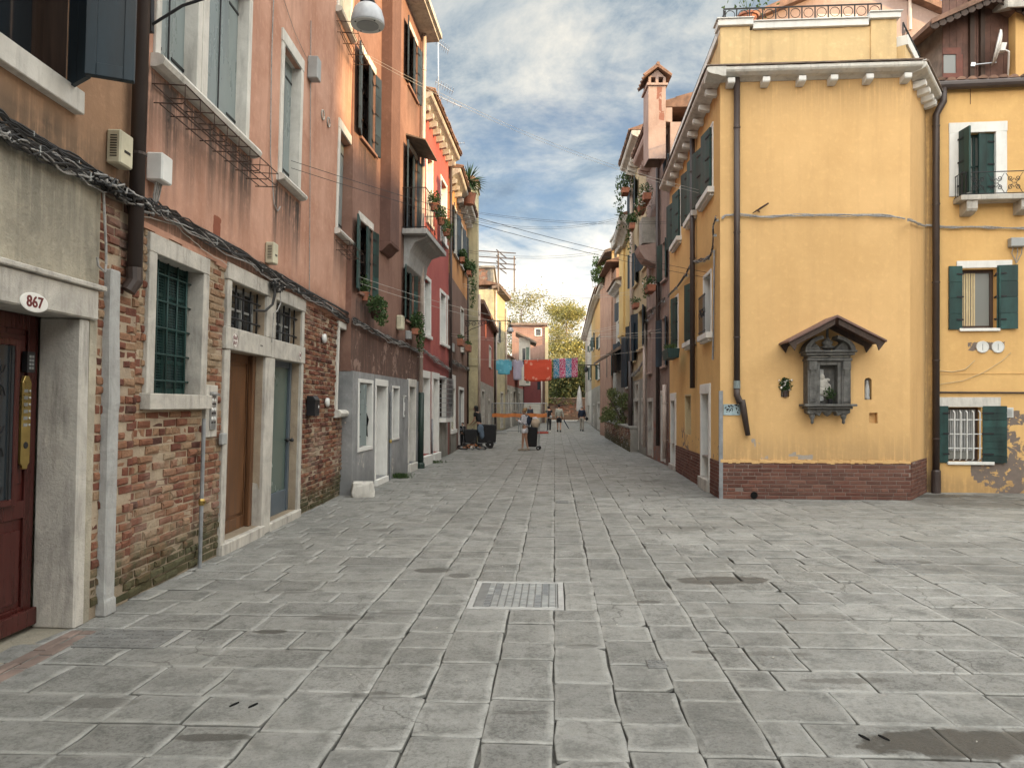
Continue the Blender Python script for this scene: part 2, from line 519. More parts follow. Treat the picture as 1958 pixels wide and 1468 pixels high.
PIPED = simple('dark_brown_pipe', (0.050, 0.036, 0.032), 0.45, 0.1, var=0.2, scale=3, bs=0.1)
PIPEG = simple('galvanised_pipe', (0.24, 0.25, 0.26), 0.5, 0.4, var=0.25, scale=8, bs=0.15)
PIPEC = simple('pale_plastic_pipe', (0.46, 0.38, 0.33), 0.5, var=0.2, scale=3, bs=0.1)
PIPEGR = simple('dark_green_pipe', (0.018, 0.035, 0.028), 0.5, var=0.3, scale=3, bs=0.1)
CABLE = simple('black_cable', (0.022, 0.021, 0.021), 0.55, var=0.4, scale=30, bs=0.1)
CABLEG = simple('grey_cable', (0.26, 0.25, 0.24), 0.6, var=0.3, scale=30, bs=0.1)
CORD = simple('pale_line', (0.42, 0.40, 0.36), 0.6, var=0.2, bs=0)
PLW = simple('white_plastic', (0.58, 0.58, 0.56), 0.45, var=0.12, scale=4, bs=0.04)
PLB = simple('aged_beige_plastic', (0.46, 0.43, 0.32), 0.5, var=0.2, scale=4, bs=0.06)
PLG = simple('grey_plastic', (0.28, 0.285, 0.28), 0.5, var=0.15, scale=4, bs=0.05)
BLACKP = simple('black_plastic', (0.012, 0.012, 0.014), 0.4, var=0.3, bs=0.05)
BRASS = simple('brass', (0.40, 0.29, 0.10), 0.32, 0.85, var=0.25, scale=6, bs=0.05)
STEEL = simple('steel', (0.42, 0.43, 0.44), 0.35, 0.8, var=0.2, scale=6, bs=0.05)
CASTI = simple('cast_iron_cover', (0.30, 0.305, 0.295), 0.42, 0.45, var=0.3, scale=9, bs=0.4)
CASTD = simple('dark_cover_infill', (0.15, 0.15, 0.145), 0.6, 0.1, var=0.3, scale=9, bs=0.5)
GLASS = glassy('window_glass')
GLASSG = glassy('frosted_green_glass', (0.085, 0.115, 0.10), 0.22)
GLASSL = glassy('curtained_glass', (0.20, 0.205, 0.19), 0.12)
TILE = simple('roof_tile', (0.17, 0.098, 0.068), 0.85, var=0.5, scale=4, bs=0.4, tonev=0.35)
TERRAC = simple('terracotta_pot', (0.28, 0.11, 0.065), 0.8, var=0.3, scale=8, bs=0.2)
ENAMEL = simple('enamel_white', (0.66, 0.65, 0.62), 0.35, var=0.06, bs=0.02)
LETTER = simple('dark_red_lettering', (0.12, 0.02, 0.02), 0.6, var=0.15, bs=0)
LETTERB = simple('grey_black_lettering', (0.06, 0.055, 0.055), 0.6, var=0.2, bs=0)
DARKHOLE = simple('dark_cavity', (0.012, 0.012, 0.012), 0.95, var=0.2, bs=0, spec=0.0)
GREEN = leafm('pot_plant_leaves', [(0.0, (0.018, 0.035, 0.012)), (0.5, (0.045, 0.085, 0.028)), (1.0, (0.10, 0.15, 0.055))])
FLOWW = simple('white_petals', (0.72, 0.70, 0.66), 0.7, var=0.1, bs=0)
# ------------------------------------------------------------------ facade builders
def bump1(v, a, b):
    """0 below a, 1 above b"""
    t = min(1, max(0, (v - a) / (b - a))) if b != a else float(v > a)
    return t * t * (3 - 2 * t)

def wall(name, m, root, x0, x1, z0, z1, holes=(), step=0.35, y=0.0, M=None, grime=None, peel=None, deep=0.22, sides=0.0, back=None, label=None):
    """sheet with real openings whose reveals run `deep` inwards; holes: (x0,x1,z0,z1[,depth]); sides: depth of the end walls"""
    mb = MB()
    hs = [h for h in holes if h[1] > x0 and h[0] < x1 and h[3] > z0 and h[2] < z1]
    def lines(a, b, cuts):
        L = {round(a, 4), round(b, 4)} | {round(c, 4) for c in cuts if a < c < b}
        L = sorted(L)
        out = []
        for p, q in zip(L, L[1:]):
            k = max(1, int(math.ceil((q - p) / step)))
            out += [p + (q - p) * i / k for i in range(k)]
        return out + [L[-1]]
    X = lines(x0, x1, [c for h in hs for c in h[:2]])
    Z = lines(z0, z1, [c for h in hs for c in h[2:4]])
    nx, nz = len(X), len(Z)
    vs, ga, pa = [], [], []
    for zz in Z:
        for xx in X:
            vs.append((xx, y, zz))
            ga.append(grime(xx, zz) if grime else 0.0)
            pa.append(peel(xx, zz) if peel else 0.0)
    fs = []
    for i in range(nx - 1):
        for j in range(nz - 1):
            cx, cz = (X[i] + X[i + 1]) / 2, (Z[j] + Z[j + 1]) / 2
            if any(h[0] < cx < h[1] and h[2] < cz < h[3] for h in hs):
                continue
            fs.append((j * nx + i, j * nx + i + 1, (j + 1) * nx + i + 1, (j + 1) * nx + i))
    mb.add(vs, fs, grime=ga, peel=pa)
    for h in hs:
        a, b, c, d = max(h[0], x0), min(h[1], x1), max(h[2], z0), min(h[3], z1)
        e = y + (h[4] if len(h) > 4 else deep) + 0.05
        q = [(a, y, c), (b, y, c), (b, y, d), (a, y, d), (a, e, c), (b, e, c), (b, e, d), (a, e, d)]
        mb.add(q, [(0, 4, 5, 1), (1, 5, 6, 2), (2, 6, 7, 3), (3, 7, 4, 0)])
    if sides:
        q = [(x0, y, z0), (x0, y + sides, z0), (x0, y + sides, z1), (x0, y, z1), (x1, y, z0), (x1, y + sides, z0), (x1, y + sides, z1), (x1, y, z1)]
        mb.add(q, [(0, 3, 2, 1), (4, 5, 6, 7), (1, 2, 6, 5), (3, 7, 6, 2)])
    return mb.build(name, m, root, M, label=label)

def rect(F, pl, pr, yt, yb, at='l'):
    """local rectangle from photo pixels: left and right columns, top and bottom rows read at the left ('l') or right ('r') edge"""
    q = pl if at == 'l' else pr
    x0, x1 = F.at(pl, (yt + yb) / 2)[0], F.at(pr, (yt + yb) / 2)[0]
    z1, z0 = F.at(q, yt)[1], F.at(q, yb)[1]
    return (min(x0, x1), max(x0, x1), z0, z1)

def surround(root, r, m, fw=0.12, proud=0.025, deep=0.18, top=None, M=None, bottom=False, name='frame', bevel=0.006, side=None):
    """stone lining: jambs and lintel, butted; returns the object"""
    x0, x1, z0, z1 = r
    top = fw if top is None else top
    side = fw if side is None else side
    mb = MB()
    y0, y1 = -proud, deep
    mb.box(x0 - side, x0 + 0.004, y0, y1, z0 - (fw if bottom else 0), z1, 0.5, 0.003)
    mb.box(x1 - 0.004, x1 + side, y0, y1, z0 - (fw if bottom else 0), z1, 0.5, 0.003)
    mb.box(x0 - side - 0.004, x1 + side + 0.004, y0 - 0.003, y1, z1, z1 + top, 0.5, 0.003)
    if bottom:
        mb.box(x0 + 0.006, x1 - 0.006, y0, y1, z0 - fw, z0, 0.5)
    return mb.build(name, m, root, M, bevel=bevel)

def sill(root, x0, x1, z, m, out=0.10, h=0.08, deep=0.15, M=None, roundy=False, name='sill'):
    mb = MB()
    if roundy:
        prof = [(deep, z), (-out * .5, z), (-out * .85, z - h * .15), (-out, z - h * .45), (-out * .85, z - h * .8), (-out * .4, z - h), (-0.0, z - h), (0.0, z - h * .98), (deep, z - h * .98)]
        mb.prism(prof, x0, x1, 'x')
    else:
        mb.box(x0, x1, -out, deep, z - h, z, 0.5, 0.002)
    return mb.build(name, m, root, M, bevel=0.0 if roundy else 0.006)

def sash(root, r, y, m_glass=None, m_bar=None, bars=(1, 2), M=None, name='window', fr=0.05):
    """glass sheet (the part) with its sash bars as sub-part"""
    x0, x1, z0, z1 = r
    g = MB().box(x0 + .002, x1 - .002, y, y + 0.03, z0 + .002, z1 - .002).build(name, m_glass or GLASS, root, M)
    b = MB()
    y0 = y - 0.03
    b.box(x0, x0 + fr, y0, y - .001, z0, z1).box(x1 - fr, x1, y0, y - .001, z0, z1)
    b.box(x0 + fr, x1 - fr, y0, y - .001, z0, z0 + fr).box(x0 + fr, x1 - fr, y0, y - .001, z1 - fr, z1)
    for i in range(1, bars[0] + 1):
        c = x0 + (x1 - x0) * i / (bars[0] + 1)
        b.box(c - fr * .45, c + fr * .45, y0 - .002, y - .001, z0 + fr, z1 - fr)
    for i in range(1, bars[1] + 1):
        c = z0 + (z1 - z0) * i / (bars[1] + 1)
        b.box(x0 + fr, x1 - fr, y0 + .003, y - .001, c - .014, c + .014)
    b.build('sash', m_bar or WOODD, g)
    return g

def leaf_mb(wd_, h, t=0.035, rail=0.42, grooves=True):
    """shutter leaf in its own coordinates: hinge at x=0, spans to x=wd_, y -t..0, z 0..h"""
    mb = MB()
    if not grooves:
        k = max(2, int(wd_ / 0.14))
        for i in range(k):
            a, b = wd_ * i / k, wd_ * (i + 1) / k
            mb.box(a + .0015, b - .0015, -t, 0, 0, h, R.random())
        return mb
    n = max(2, round(h / rail))
    mb.box(.004, wd_ - .004, -t * .6, -t * .25, .004, h - .004, 0.3)
    for i in range(n):
        a, b = h * i / n, h * (i + 1) / n
        mb.box(0, wd_, -t, 0, a + (.004 if i else 0), b - (.004 if i < n - 1 else 0), R.random())
    return mb

def shutter(root, hx, z0, z1, wd_, side, ang, m, M=None, y=-0.03, rail=0.42, grooves=True, fold=None, hinges=True):
    """side 'l': hinge at the opening's left edge, 'r': right edge; ang degrees opened outwards (0 closed, 180 flat on the wall)"""
    mb = leaf_mb(wd_, z1 - z0, rail=rail, grooves=grooves)
    sgn = 1 if side == 'l' else -1
    a = rad(ang)
    T = Matrix.Translation((hx, y, z0)) @ Matrix.Rotation(-sgn * a, 4, 'Z') @ Matrix.Diagonal((sgn, 1, 1, 1))
    if sgn < 0:
        mb.f = [tuple(reversed(f)) for f in mb.f]
    mb.v = [tuple(T @ Vector(p)) for p in mb.v]
    o = mb.build('shutter', m, root, M)
    if hinges:
        hb = MB()
        for zz in (0.14, 0.5, 0.86):
            z = (z1 - z0) * zz
            q = [(-.02, .004, z), (wd_ * .45, .004, z), (wd_ * .45, .004, z + .03), (-.02, .004, z + .03)]
            q += [(p[0], .012, p[2]) for p in q]
            q += [(p[0], -.042, p[2]) for p in q[:4]] + [(p[0], -.050, p[2]) for p in q[:4]]
            q = [tuple(T @ Vector(p)) for p in q]
            hb.add(q, [(0, 1, 2, 3), (4, 5, 6, 7), (0, 1, 5, 4), (3, 2, 6, 7), (8, 9, 10, 11), (12, 13, 14, 15), (8, 9, 13, 12), (11, 10, 14, 15)])
        hb.build('hinge', IRON, o)
    return o

def win_closed(root, r, frame_m, shut_m, deep=0.16, fw=0.11, sill_out=0.12, sill_h=0.10, roundsill=True, M=None, top=None, vertical=True, sill_ext=0.16):
    """window shut by two flat leaves set back in the stone reveal"""
    x0, x1, z0, z1 = r
    mb = MB()
    xm = (x0 + x1) / 2
    for a, b in ((x0 + .004, xm - .004), (xm + .004, x1 - .004)):
        mb.box(a, b, deep - .035, deep, z0 + .003, z1 - .003, R.random())
    o = mb.build('window', shut_m, root, M, bevel=.003)
    hb = MB()
    for zz in (.13, .87):
        z = z0 + (z1 - z0) * zz
        for s, a in ((1, x0), (-1, x1)):
            hb.box(min(a, a + s * .28), max(a, a + s * .28), deep - .043, deep - .036, z - .014, z + .014)
    hb.tube([(xm + .03, deep - .045, z0 + .05), (xm + .03, deep - .045, z1 - .05)], .008, 5)
    hb.build('hinge', IRON, o)
    surround(o, r, frame_m, fw, deep=deep + .02, top=top)
    if sill_out:
        sill(o, x0 - sill_ext, x1 + sill_ext, z0, frame_m, sill_out, sill_h, deep, roundy=roundsill)
    return o

def win_plain(root, r, frame_m=None, glass=None, bar=None, deep=0.14, fw=0.09, sill_out=0.08, sill_h=0.06, bars=(1, 2), M=None, top=None, proud=.02, sill_ext=.08):
    g = sash(root, r, deep, glass, bar or WOODD, bars, M)
    if frame_m:
        surround(g, r, frame_m, fw, proud, deep, top)
    if sill_out:
        sill(g, r[0] - sill_ext, r[1] + sill_ext, r[2], frame_m or ISTRIA, sill_out, sill_h, deep)
    return g

def win_shutters(root, r, m, left=170, right=170, frame_m=ISTRIA, fw=0.08, glass=None, bar=None, rail=.42, grooves=True, deep=0.15, sill_out=0.08, sill_h=.06, lw=None, rw=None, M=None, bars=(1, 2), hinges=True, proud=.02):
    g = win_plain(root, r, frame_m, glass, bar, deep, fw, sill_out, sill_h, bars, M, proud=proud)
    w2 = (r[1] - r[0]) / 2
    if left is not None:
        shutter(g, r[0], r[2] + .01, r[3] - .01, lw or w2 - .01, 'l', left, m, rail=rail, grooves=grooves, hinges=hinges, y=-proud - .012)
    if right is not None:
        shutter(g, r[1], r[2] + .01, r[3] - .01, rw or w2 - .01, 'r', right, m, rail=rail, grooves=grooves, hinges=hinges, y=-proud - .012)
    return g

def door(root, r, m, frame_m=ISTRIA, deep=0.2, fw=0.13, top=None, panels=((.0, 1.),), step_h=0.0, step_out=0.0, handle=True, hx=None, M=None, knob='knob', proud=.02, side=None):
    x0, x1, z0, z1 = r
    d = MB()
    d.box(x0, x1, deep + .02, deep + .05, z0, z1)
    bw = .11
    xs = (x0, x1)
    d.box(x0, x0 + bw, deep, deep + .019, z0, z1).box(x1 - bw, x1, deep, deep + .019, z0, z1)
    cuts = [0] + [p for pr in panels for p in pr][1:-1] + [1]
    hh = z1 - z0
    edges = [0.0] + [b for a, b in panels]
    for e in edges:
        zz = z0 + hh * e
        a = max(z0, zz - bw * .6) if 0 < e < 1 else (z0 if e == 0 else z1 - bw)
        b = zz + bw * .6 if 0 < e < 1 else (z0 + bw * 1.4 if e == 0 else z1)
        d.box(x0 + bw, x1 - bw, deep + .001, deep + .019, a, b)
    for a, b in panels:
        za, zb = z0 + hh * a + bw * 1.5, z0 + hh * b - bw * 1.1
        if zb - za > .2:
            d.box(x0 + bw + .03, x1 - bw - .03, deep + .006, deep + .019, za + .03, zb - .03)
    o = d.build('door', m, root, M, bevel=.004)
    if handle:
        k = MB()
        hx = x0 + .09 if hx is None else hx
        k.lathe((hx, deep - .06, z0 + 1.02), [(.012, .06), (.012, .03), (.03, .02), (.036, 0), (.025, -.018), (.004, -.022)], 12, 'y')
        k.build('handle', BRASS, o, smooth=True)
    if frame_m:
        surround(o, r, frame_m, fw, proud, deep + .02, top, side=side)
    if step_h:
        sb = MB().box(x0 - fw * .9, x1 + fw * .9, -step_out, deep + .1, -.05, step_h, .5, .004)
        sb.build('step', frame_m or ISTRIA, o, bevel=.01)
    return o

def grille(parent, r, m, nx, nz, y=0.05, rr=.011, swell=True, name='grille', n=6, over=.03):
    x0, x1, z0, z1 = r
    mb = MB()
    for i in range(nx):
        x = x0 + (x1 - x0) * (i + .5) / nx
        mb.tube([(x, y, z0 - over), (x, y, z1 + over)], rr, n)
    for j in range(nz):
        z = z0 + (z1 - z0) * (j + .5) / nz
        pts, rs = [(x0 - over, y, z)], [rr]
        for i in range(nx):
            x = x0 + (x1 - x0) * (i + .5) / nx
            if swell:
                pts += [(x - .03, y, z), (x, y, z), (x + .03, y, z)]; rs += [rr, rr * 1.9, rr]
        pts.append((x1 + over, y, z)); rs.append(rr)
        mb.tube(pts, rs, n)
    return mb.build(name, m, parent, smooth=True)

def downpipe(root, x, z0, z1, rr, m, y=None, M=None, name='downpipe', brackets=3, pts=None, bm=None):
    y = -rr - .03 if y is None else y
    mb = MB()
    mb.tube(pts or [(x, y, z0), (x, y, z1)], rr, 12)
    o = mb.build(name, m, root, M, smooth=False)
    for p in o.data.polygons:
        p.use_smooth = len(p.vertices) == 4
    b = MB()
    for i in range(brackets):
        z = z0 + (z1 - z0) * (i + .5) / brackets
        b.lathe((x, y, z - .012), [(rr + .008, 0), (rr + .008, .024)], 12)
        b.box(x - .012, x + .012, y, 0, z - .008, z + .008)
    if brackets:
        b.build('pipe_clamp', bm or m, o)
    return o

def cornice(root, x0, x1, z, m, out=0.30, h=0.22, M=None, name='cornice', prof=None):
    p = prof or [(0.05, z), (0, z), (-out * .30, z + h * .04), (-out * .45, z + h * .22), (-out * .70, z + h * .42), (-out * .92, z + h * .55), (-out, z + h * .72), (-out, z + h * .95), (-out * .9, z + h), (0.05, z + h)]
    return MB().prism(p, x0, x1, 'x').build(name, m, root, M, bevel=.004)

def corbels(root, xs, z, m, out=.22, wd_=.12, h=.14, M=None):
    for x in xs:
        MB().prism([(0.02, z), (-out, z), (-out, z - h * .62), (-out * .9, z - h * .8), (-out * .35, z - h), (0.02, z - h)], x - wd_ / 2, x + wd_ / 2, 'x').build('corbel', m, root, M, bevel=.004)

def roof(root, x0, x1, z, depth, rise, m=None, M=None, out=0.3, tiles=True, th=.08, name='roof', span=None):
    """pitched roof rising away from the eaves, with rows of curved tiles"""
    mb = MB()
    d = depth
    mb.prism([(-out, z), (-out, z + th * .5), (d, z + rise + th * .5), (d, z)], x0, x1, 'x', .4)
    if tiles:
        sp = .19
        n = int((x1 - x0) / sp)
        sl = rise / (d + out)
        span = min(d, span or d)
        for i in range(n):
            x = x0 + sp * (i + .5)
            L = .42
            k = int((span + out) / (L * .85))
            for j in range(k):
                ya = -out - .03 + j * L * .85 + R.uniform(-.012, .012)
                za = z + th * .5 + (ya + out) * sl + .01 + R.uniform(0, .012)
                yb, zb = ya + L, za + L * sl - .012
                vs = []
                for (yy, zz, rr) in ((ya, za, .085), (yb, zb, .07)):
                    for q in range(6):
                        t = math.pi * q / 5
                        vs.append((x + R.uniform(-.002, .002) - math.cos(t) * rr, yy, zz + math.sin(t) * rr * .75))
                fs = [(q, q + 1, q + 7, q + 6) for q in range(5)] + [(0, 5, 4, 3, 2, 1)]
                mb.add(vs, fs, R.random())
    return mb.build(name, m or TILE, root, M)

def bricks(name, m, root, x0, x1, z0, z1, holes=(), L=.25, H=.062, gap=.012, jit=.006, M=None, y=0.0, proud=.014, skip=0.02, zfun=None, tone=None, wear=0.004, kind=None):
    mb = MB()
    row = 0
    z = z0
    while z < z1 - .01:
        h = H * R.uniform(.9, 1.08) if jit > .002 else H
        h = min(h, z1 - z)
        x = x0 - (L / 2 if row % 2 else 0)
        head = (row % 4 == 2 and jit > .002)
        while x < x1:
            l = (L if not head else L * .5) * (R.uniform(.86, 1.1) if jit > .002 else 1)
            a, b = max(x, x0), min(x + l, x1)
            x += l + gap
            if b - a < .03 or R.random() < skip:
                continue
            cz = z + h / 2
            segs = [(a, b)]
            for hh in holes:
                if hh[2] - .02 < cz < hh[3] + .02:
                    ns = []
                    for (p, q) in segs:
                        if q <= hh[0] or p >= hh[1]:
                            ns.append((p, q))
                        else:
                            if p < hh[0] - .03: ns.append((p, hh[0]))
                            if q > hh[1] + .03: ns.append((hh[1], q))
                    segs = ns
            for (p, q) in segs:
                if zfun and not zfun((p + q) / 2, cz):
                    continue
                d = proud + R.uniform(-jit, jit) * 1.2
                e = min(.008 + R.uniform(0, wear * 2), h * .3)
                t = tone((p + q) / 2, cz) if tone else R.random()
                J = lambda: R.uniform(-jit, jit) * .5
                zz0, zz1 = z, z + h
                o4 = [(p + J(), y - d * .45, zz0 + J()), (q + J(), y - d * .45, zz0 + J()), (q + J(), y - d * .45, zz1 + J()), (p + J(), y - d * .45, zz1 + J())]
                xm, zm = (p + q) / 2, (zz0 + zz1) / 2
                i4 = [(p + e + J(), y - d + J() * .5, zz0 + e + J()), (xm + J(), y - d - J() * .8, zz0 + e + J()), (q - e + J(), y - d + J() * .5, zz0 + e + J()), (q - e + J(), y - d, zz1 - e + J()), (xm, y - d - J() * .8, zz1 - e + J()), (p + e + J(), y - d, zz1 - e + J())]
                b4 = [(v[0], y + .015, v[2]) for v in o4]
                mb.add(o4 + i4 + b4, [(4, 5, 8, 9), (5, 6, 7, 8), (0, 1, 6, 5, 4), (1, 2, 7, 6), (2, 3, 9, 8, 7), (3, 0, 4, 9), (10, 11, 1, 0), (11, 12, 2, 1), (12, 13, 3, 2), (13, 10, 0, 3)], t)
        z += h + gap
        row += 1
    o = mb.build(name, m, root, M)
    if kind:
        o['kind'] = kind
    return o

def meter_box(name, label, F, px, py0, py1, m, wd_=.26, dp=.13, vents=True, cables=0, cat='utility box', round_=False):
    """box on the wall plane F whose left edge is at column px and which spans rows py0..py1"""
    x, z1 = F.at(px, py0)
    _, z0 = F.at(px, py1)
    t = thing(name, label, cat, F.M @ Matrix.Translation((x, 0, z0)))
    h = z1 - z0
    MB().box(0, wd_, -dp, -.002, 0, h).build('casing', m, t, bevel=.03 if round_ else .012)
    if vents:
        v = MB()
        for i in range(9):
            z = h * (.2 + .6 * i / 8)
            v.box(-.003, .002, -dp * .75, -dp * .3, z, z + .008)
        v.box(wd_ * .3, wd_ * .75, -dp - .003, -dp + .001, h * .38, h * .46)
        v.build('vent_slit', BLACKP, t)
    if cables:
        c = MB()
        for i in range(cables):
            xx = wd_ * (.25 + .5 * i / max(1, cables - 1))
            c.tube([(xx, -dp * .5, 0.01), (xx + R.uniform(-.02, .02), -.05, -.12), (wd_ * .5 + R.uniform(-.02, .02), -.03, -.3)], .009, 5)
        c.build('cable', CABLEG, t)
    return t

def plant_mb(mb, c, rx, ry, rz, n, size=.07, up=.2, lo=0.0):
    for _ in range(n):
        t, q = R.uniform(0, 6.283), R.random() ** .45
        ph = math.acos(R.uniform(-1, 1))
        p = (c[0] + rx * q * math.sin(ph) * math.cos(t), c[1] + ry * q * math.sin(ph) * math.sin(t), c[2] + rz * q * math.cos(ph))
        mb.leaf(p, size * R.uniform(.6, 1.3), R.random() * .7 + .3 * q, .5, up)

def pot(name, label, M, r=.1, h=.18, pm=None, foliage=(.16, .16, .16), n=160, size=.07, flowers=0, cat='potted plant', box=None, group=None, droop=0.0):
    t = thing(name, label, cat, M, group)
    if box:
        w_, d_, h_ = box
        MB().prism([(-d_ * .42, 0), (d_ * .42, 0), (d_ * .5, h_), (-d_ * .5, h_)], -w_ / 2, w_ / 2, 'x').build('planter', pm or TERRAC, t, bevel=.006)
        top = h_
    else:
        MB().lathe((0, 0, 0), [(r * .7, 0), (r * .95, h * .85), (r * 1.12, h * .86), (r * 1.12, h), (r * .95, h), (r * .9, h * .9)], 14).build('pot', pm or TERRAC, t, smooth=False)
        top = h
    mb = MB()
    plant_mb(mb, (0, 0, top + foliage[2] * .7), *foliage, n, size)
    if droop:
        plant_mb(mb, (0, -foliage[1] * .5, top - droop * .5), foliage[0] * .8, foliage[1] * .6, droop, n // 2, size)
    for _ in range(5):
        a = R.uniform(0, 6.28)
        mb.tube([(0, 0, top - .02), (foliage[0] * .5 * math.cos(a), foliage[1] * .5 * math.sin(a), top + foliage[2])], .004, 4)
    mb.build('foliage', GREEN, t)
    if flowers:
        f = MB()
        for _ in range(flowers):
            a, q = R.uniform(0, 6.28), R.uniform(.5, 1.05)
            c = (foliage[0] * q * math.cos(a), foliage[1] * q * math.sin(a), top + foliage[2] * R.uniform(.1, 1.5) - droop * R.random())
            for k in range(4):
                f.leaf((c[0] + R.uniform(-.015, .015), c[1] + R.uniform(-.015, .015), c[2] + R.uniform(-.015, .015)), .045, .5, .8)
        f.build('flower', FLOWW, t)
    return t

def text_mesh(root, body, M, size, m, depth=.002, name='lettering', sx=1.0, font_bold=False):
    cu = bpy.data.curves.new(name, 'FONT')
    cu.body = body
    cu.size = size
    cu.align_x = 'CENTER'
    cu.align_y = 'CENTER'
    cu.extrude = depth
    cu.offset = size * .018 if font_bold else 0
    cu.resolution_u = 3
    o = bpy.data.objects.new(name, cu)
    COL.objects.link(o)
    dg = bpy.context.evaluated_depsgraph_get()
    me = bpy.data.meshes.new_from_object(o.evaluated_get(dg))
    bpy.data.objects.remove(o)
    me.materials.clear()
    me.materials.append(m)
    q = bpy.data.objects.new(name, me)
    COL.objects.link(q)
    q.parent = root
    q.matrix_local = M @ Matrix.Rotation(rad(90), 4, 'X') @ Matrix.Diagonal((sx, 1, 1, 1))
    return q

def skin_mesh(name, pts, edges, m, parent, sub=1, root=0, M=None):
    """continuous skinned surface from joints: pts {name: (x, y, z, r[, r2])}"""
    keys = list(pts)
    ix = {k: i for i, k in enumerate(keys)}
    me = bpy.data.meshes.new(name)
    me.from_pydata([pts[k][:3] for k in keys], [(ix[a], ix[b]) for a, b in edges], [])
    o = bpy.data.objects.new(name, me)
    COL.objects.link(o)
    sk = o.modifiers.new('skin', 'SKIN')
    sk.use_smooth_shade = True
    for i, k in enumerate(keys):
        v = me.skin_vertices[0].data[i]
        r = pts[k][3:]
        v.radius = (r[0], r[1] if len(r) > 1 else r[0])
        v.use_root = (i == root)
    if sub:
        s_ = o.modifiers.new('sub', 'SUBSURF')
        s_.levels = s_.render_levels = sub
    dg = bpy.context.evaluated_depsgraph_get()
    new = bpy.data.meshes.new_from_object(o.evaluated_get(dg))
    new.name = name
    bpy.data.objects.remove(o)
    new.materials.clear()
    new.materials.append(m)
    q = bpy.data.objects.new(name, new)
    COL.objects.link(q)
    q.parent = parent
    if M is not None:
        q.matrix_local = M
    return q

def wire(name, label, a, b, rr=.006, sag=.1, m=None, cat='cable', group=None, n=14, pairs=0.0):
    """line hung between two world points; pairs: spacing of a doubled clothes line"""
    a, b = Vector(a), Vector(b)
    mb = MB()
    for k in ((-.5, .5) if pairs else (0,)):
        mb.tube([a.lerp(b, i / n) + Vector((0, 0, -4 * sag * (i / n) * (1 - i / n) + k * pairs)) for i in range(n + 1)], rr, 4)
    o = mb.build(name, m or CABLE)
    return tag(o, label, cat, group)
# ------------------------------------------------------------------ ground: joint bed and stone slabs
TH = rad(3.2)      # the street's own bearing
def SW(s, t, z=0.0):
    return (s * math.cos(TH) + t * math.sin(TH), -s * math.sin(TH) + t * math.cos(TH), z)

def ground_material():
    m, b, p = mat('paving_joint_bed')
    c = obj_co(b)
    n = b.noise(c, 6, 8, 0.65)
    col = b.ramp(n, [(.35, (.04, .038, .034)), (.5, (.08, .077, .07)), (.65, (.17, .165, .15)), (.8, (.05, .053, .035))])
    b.put(p, 'Base Color', col); b.put(p, 'Roughness', .95)
    bump(b, p, b.noise(c, 60, 5, .7), .6, .01)
    return m

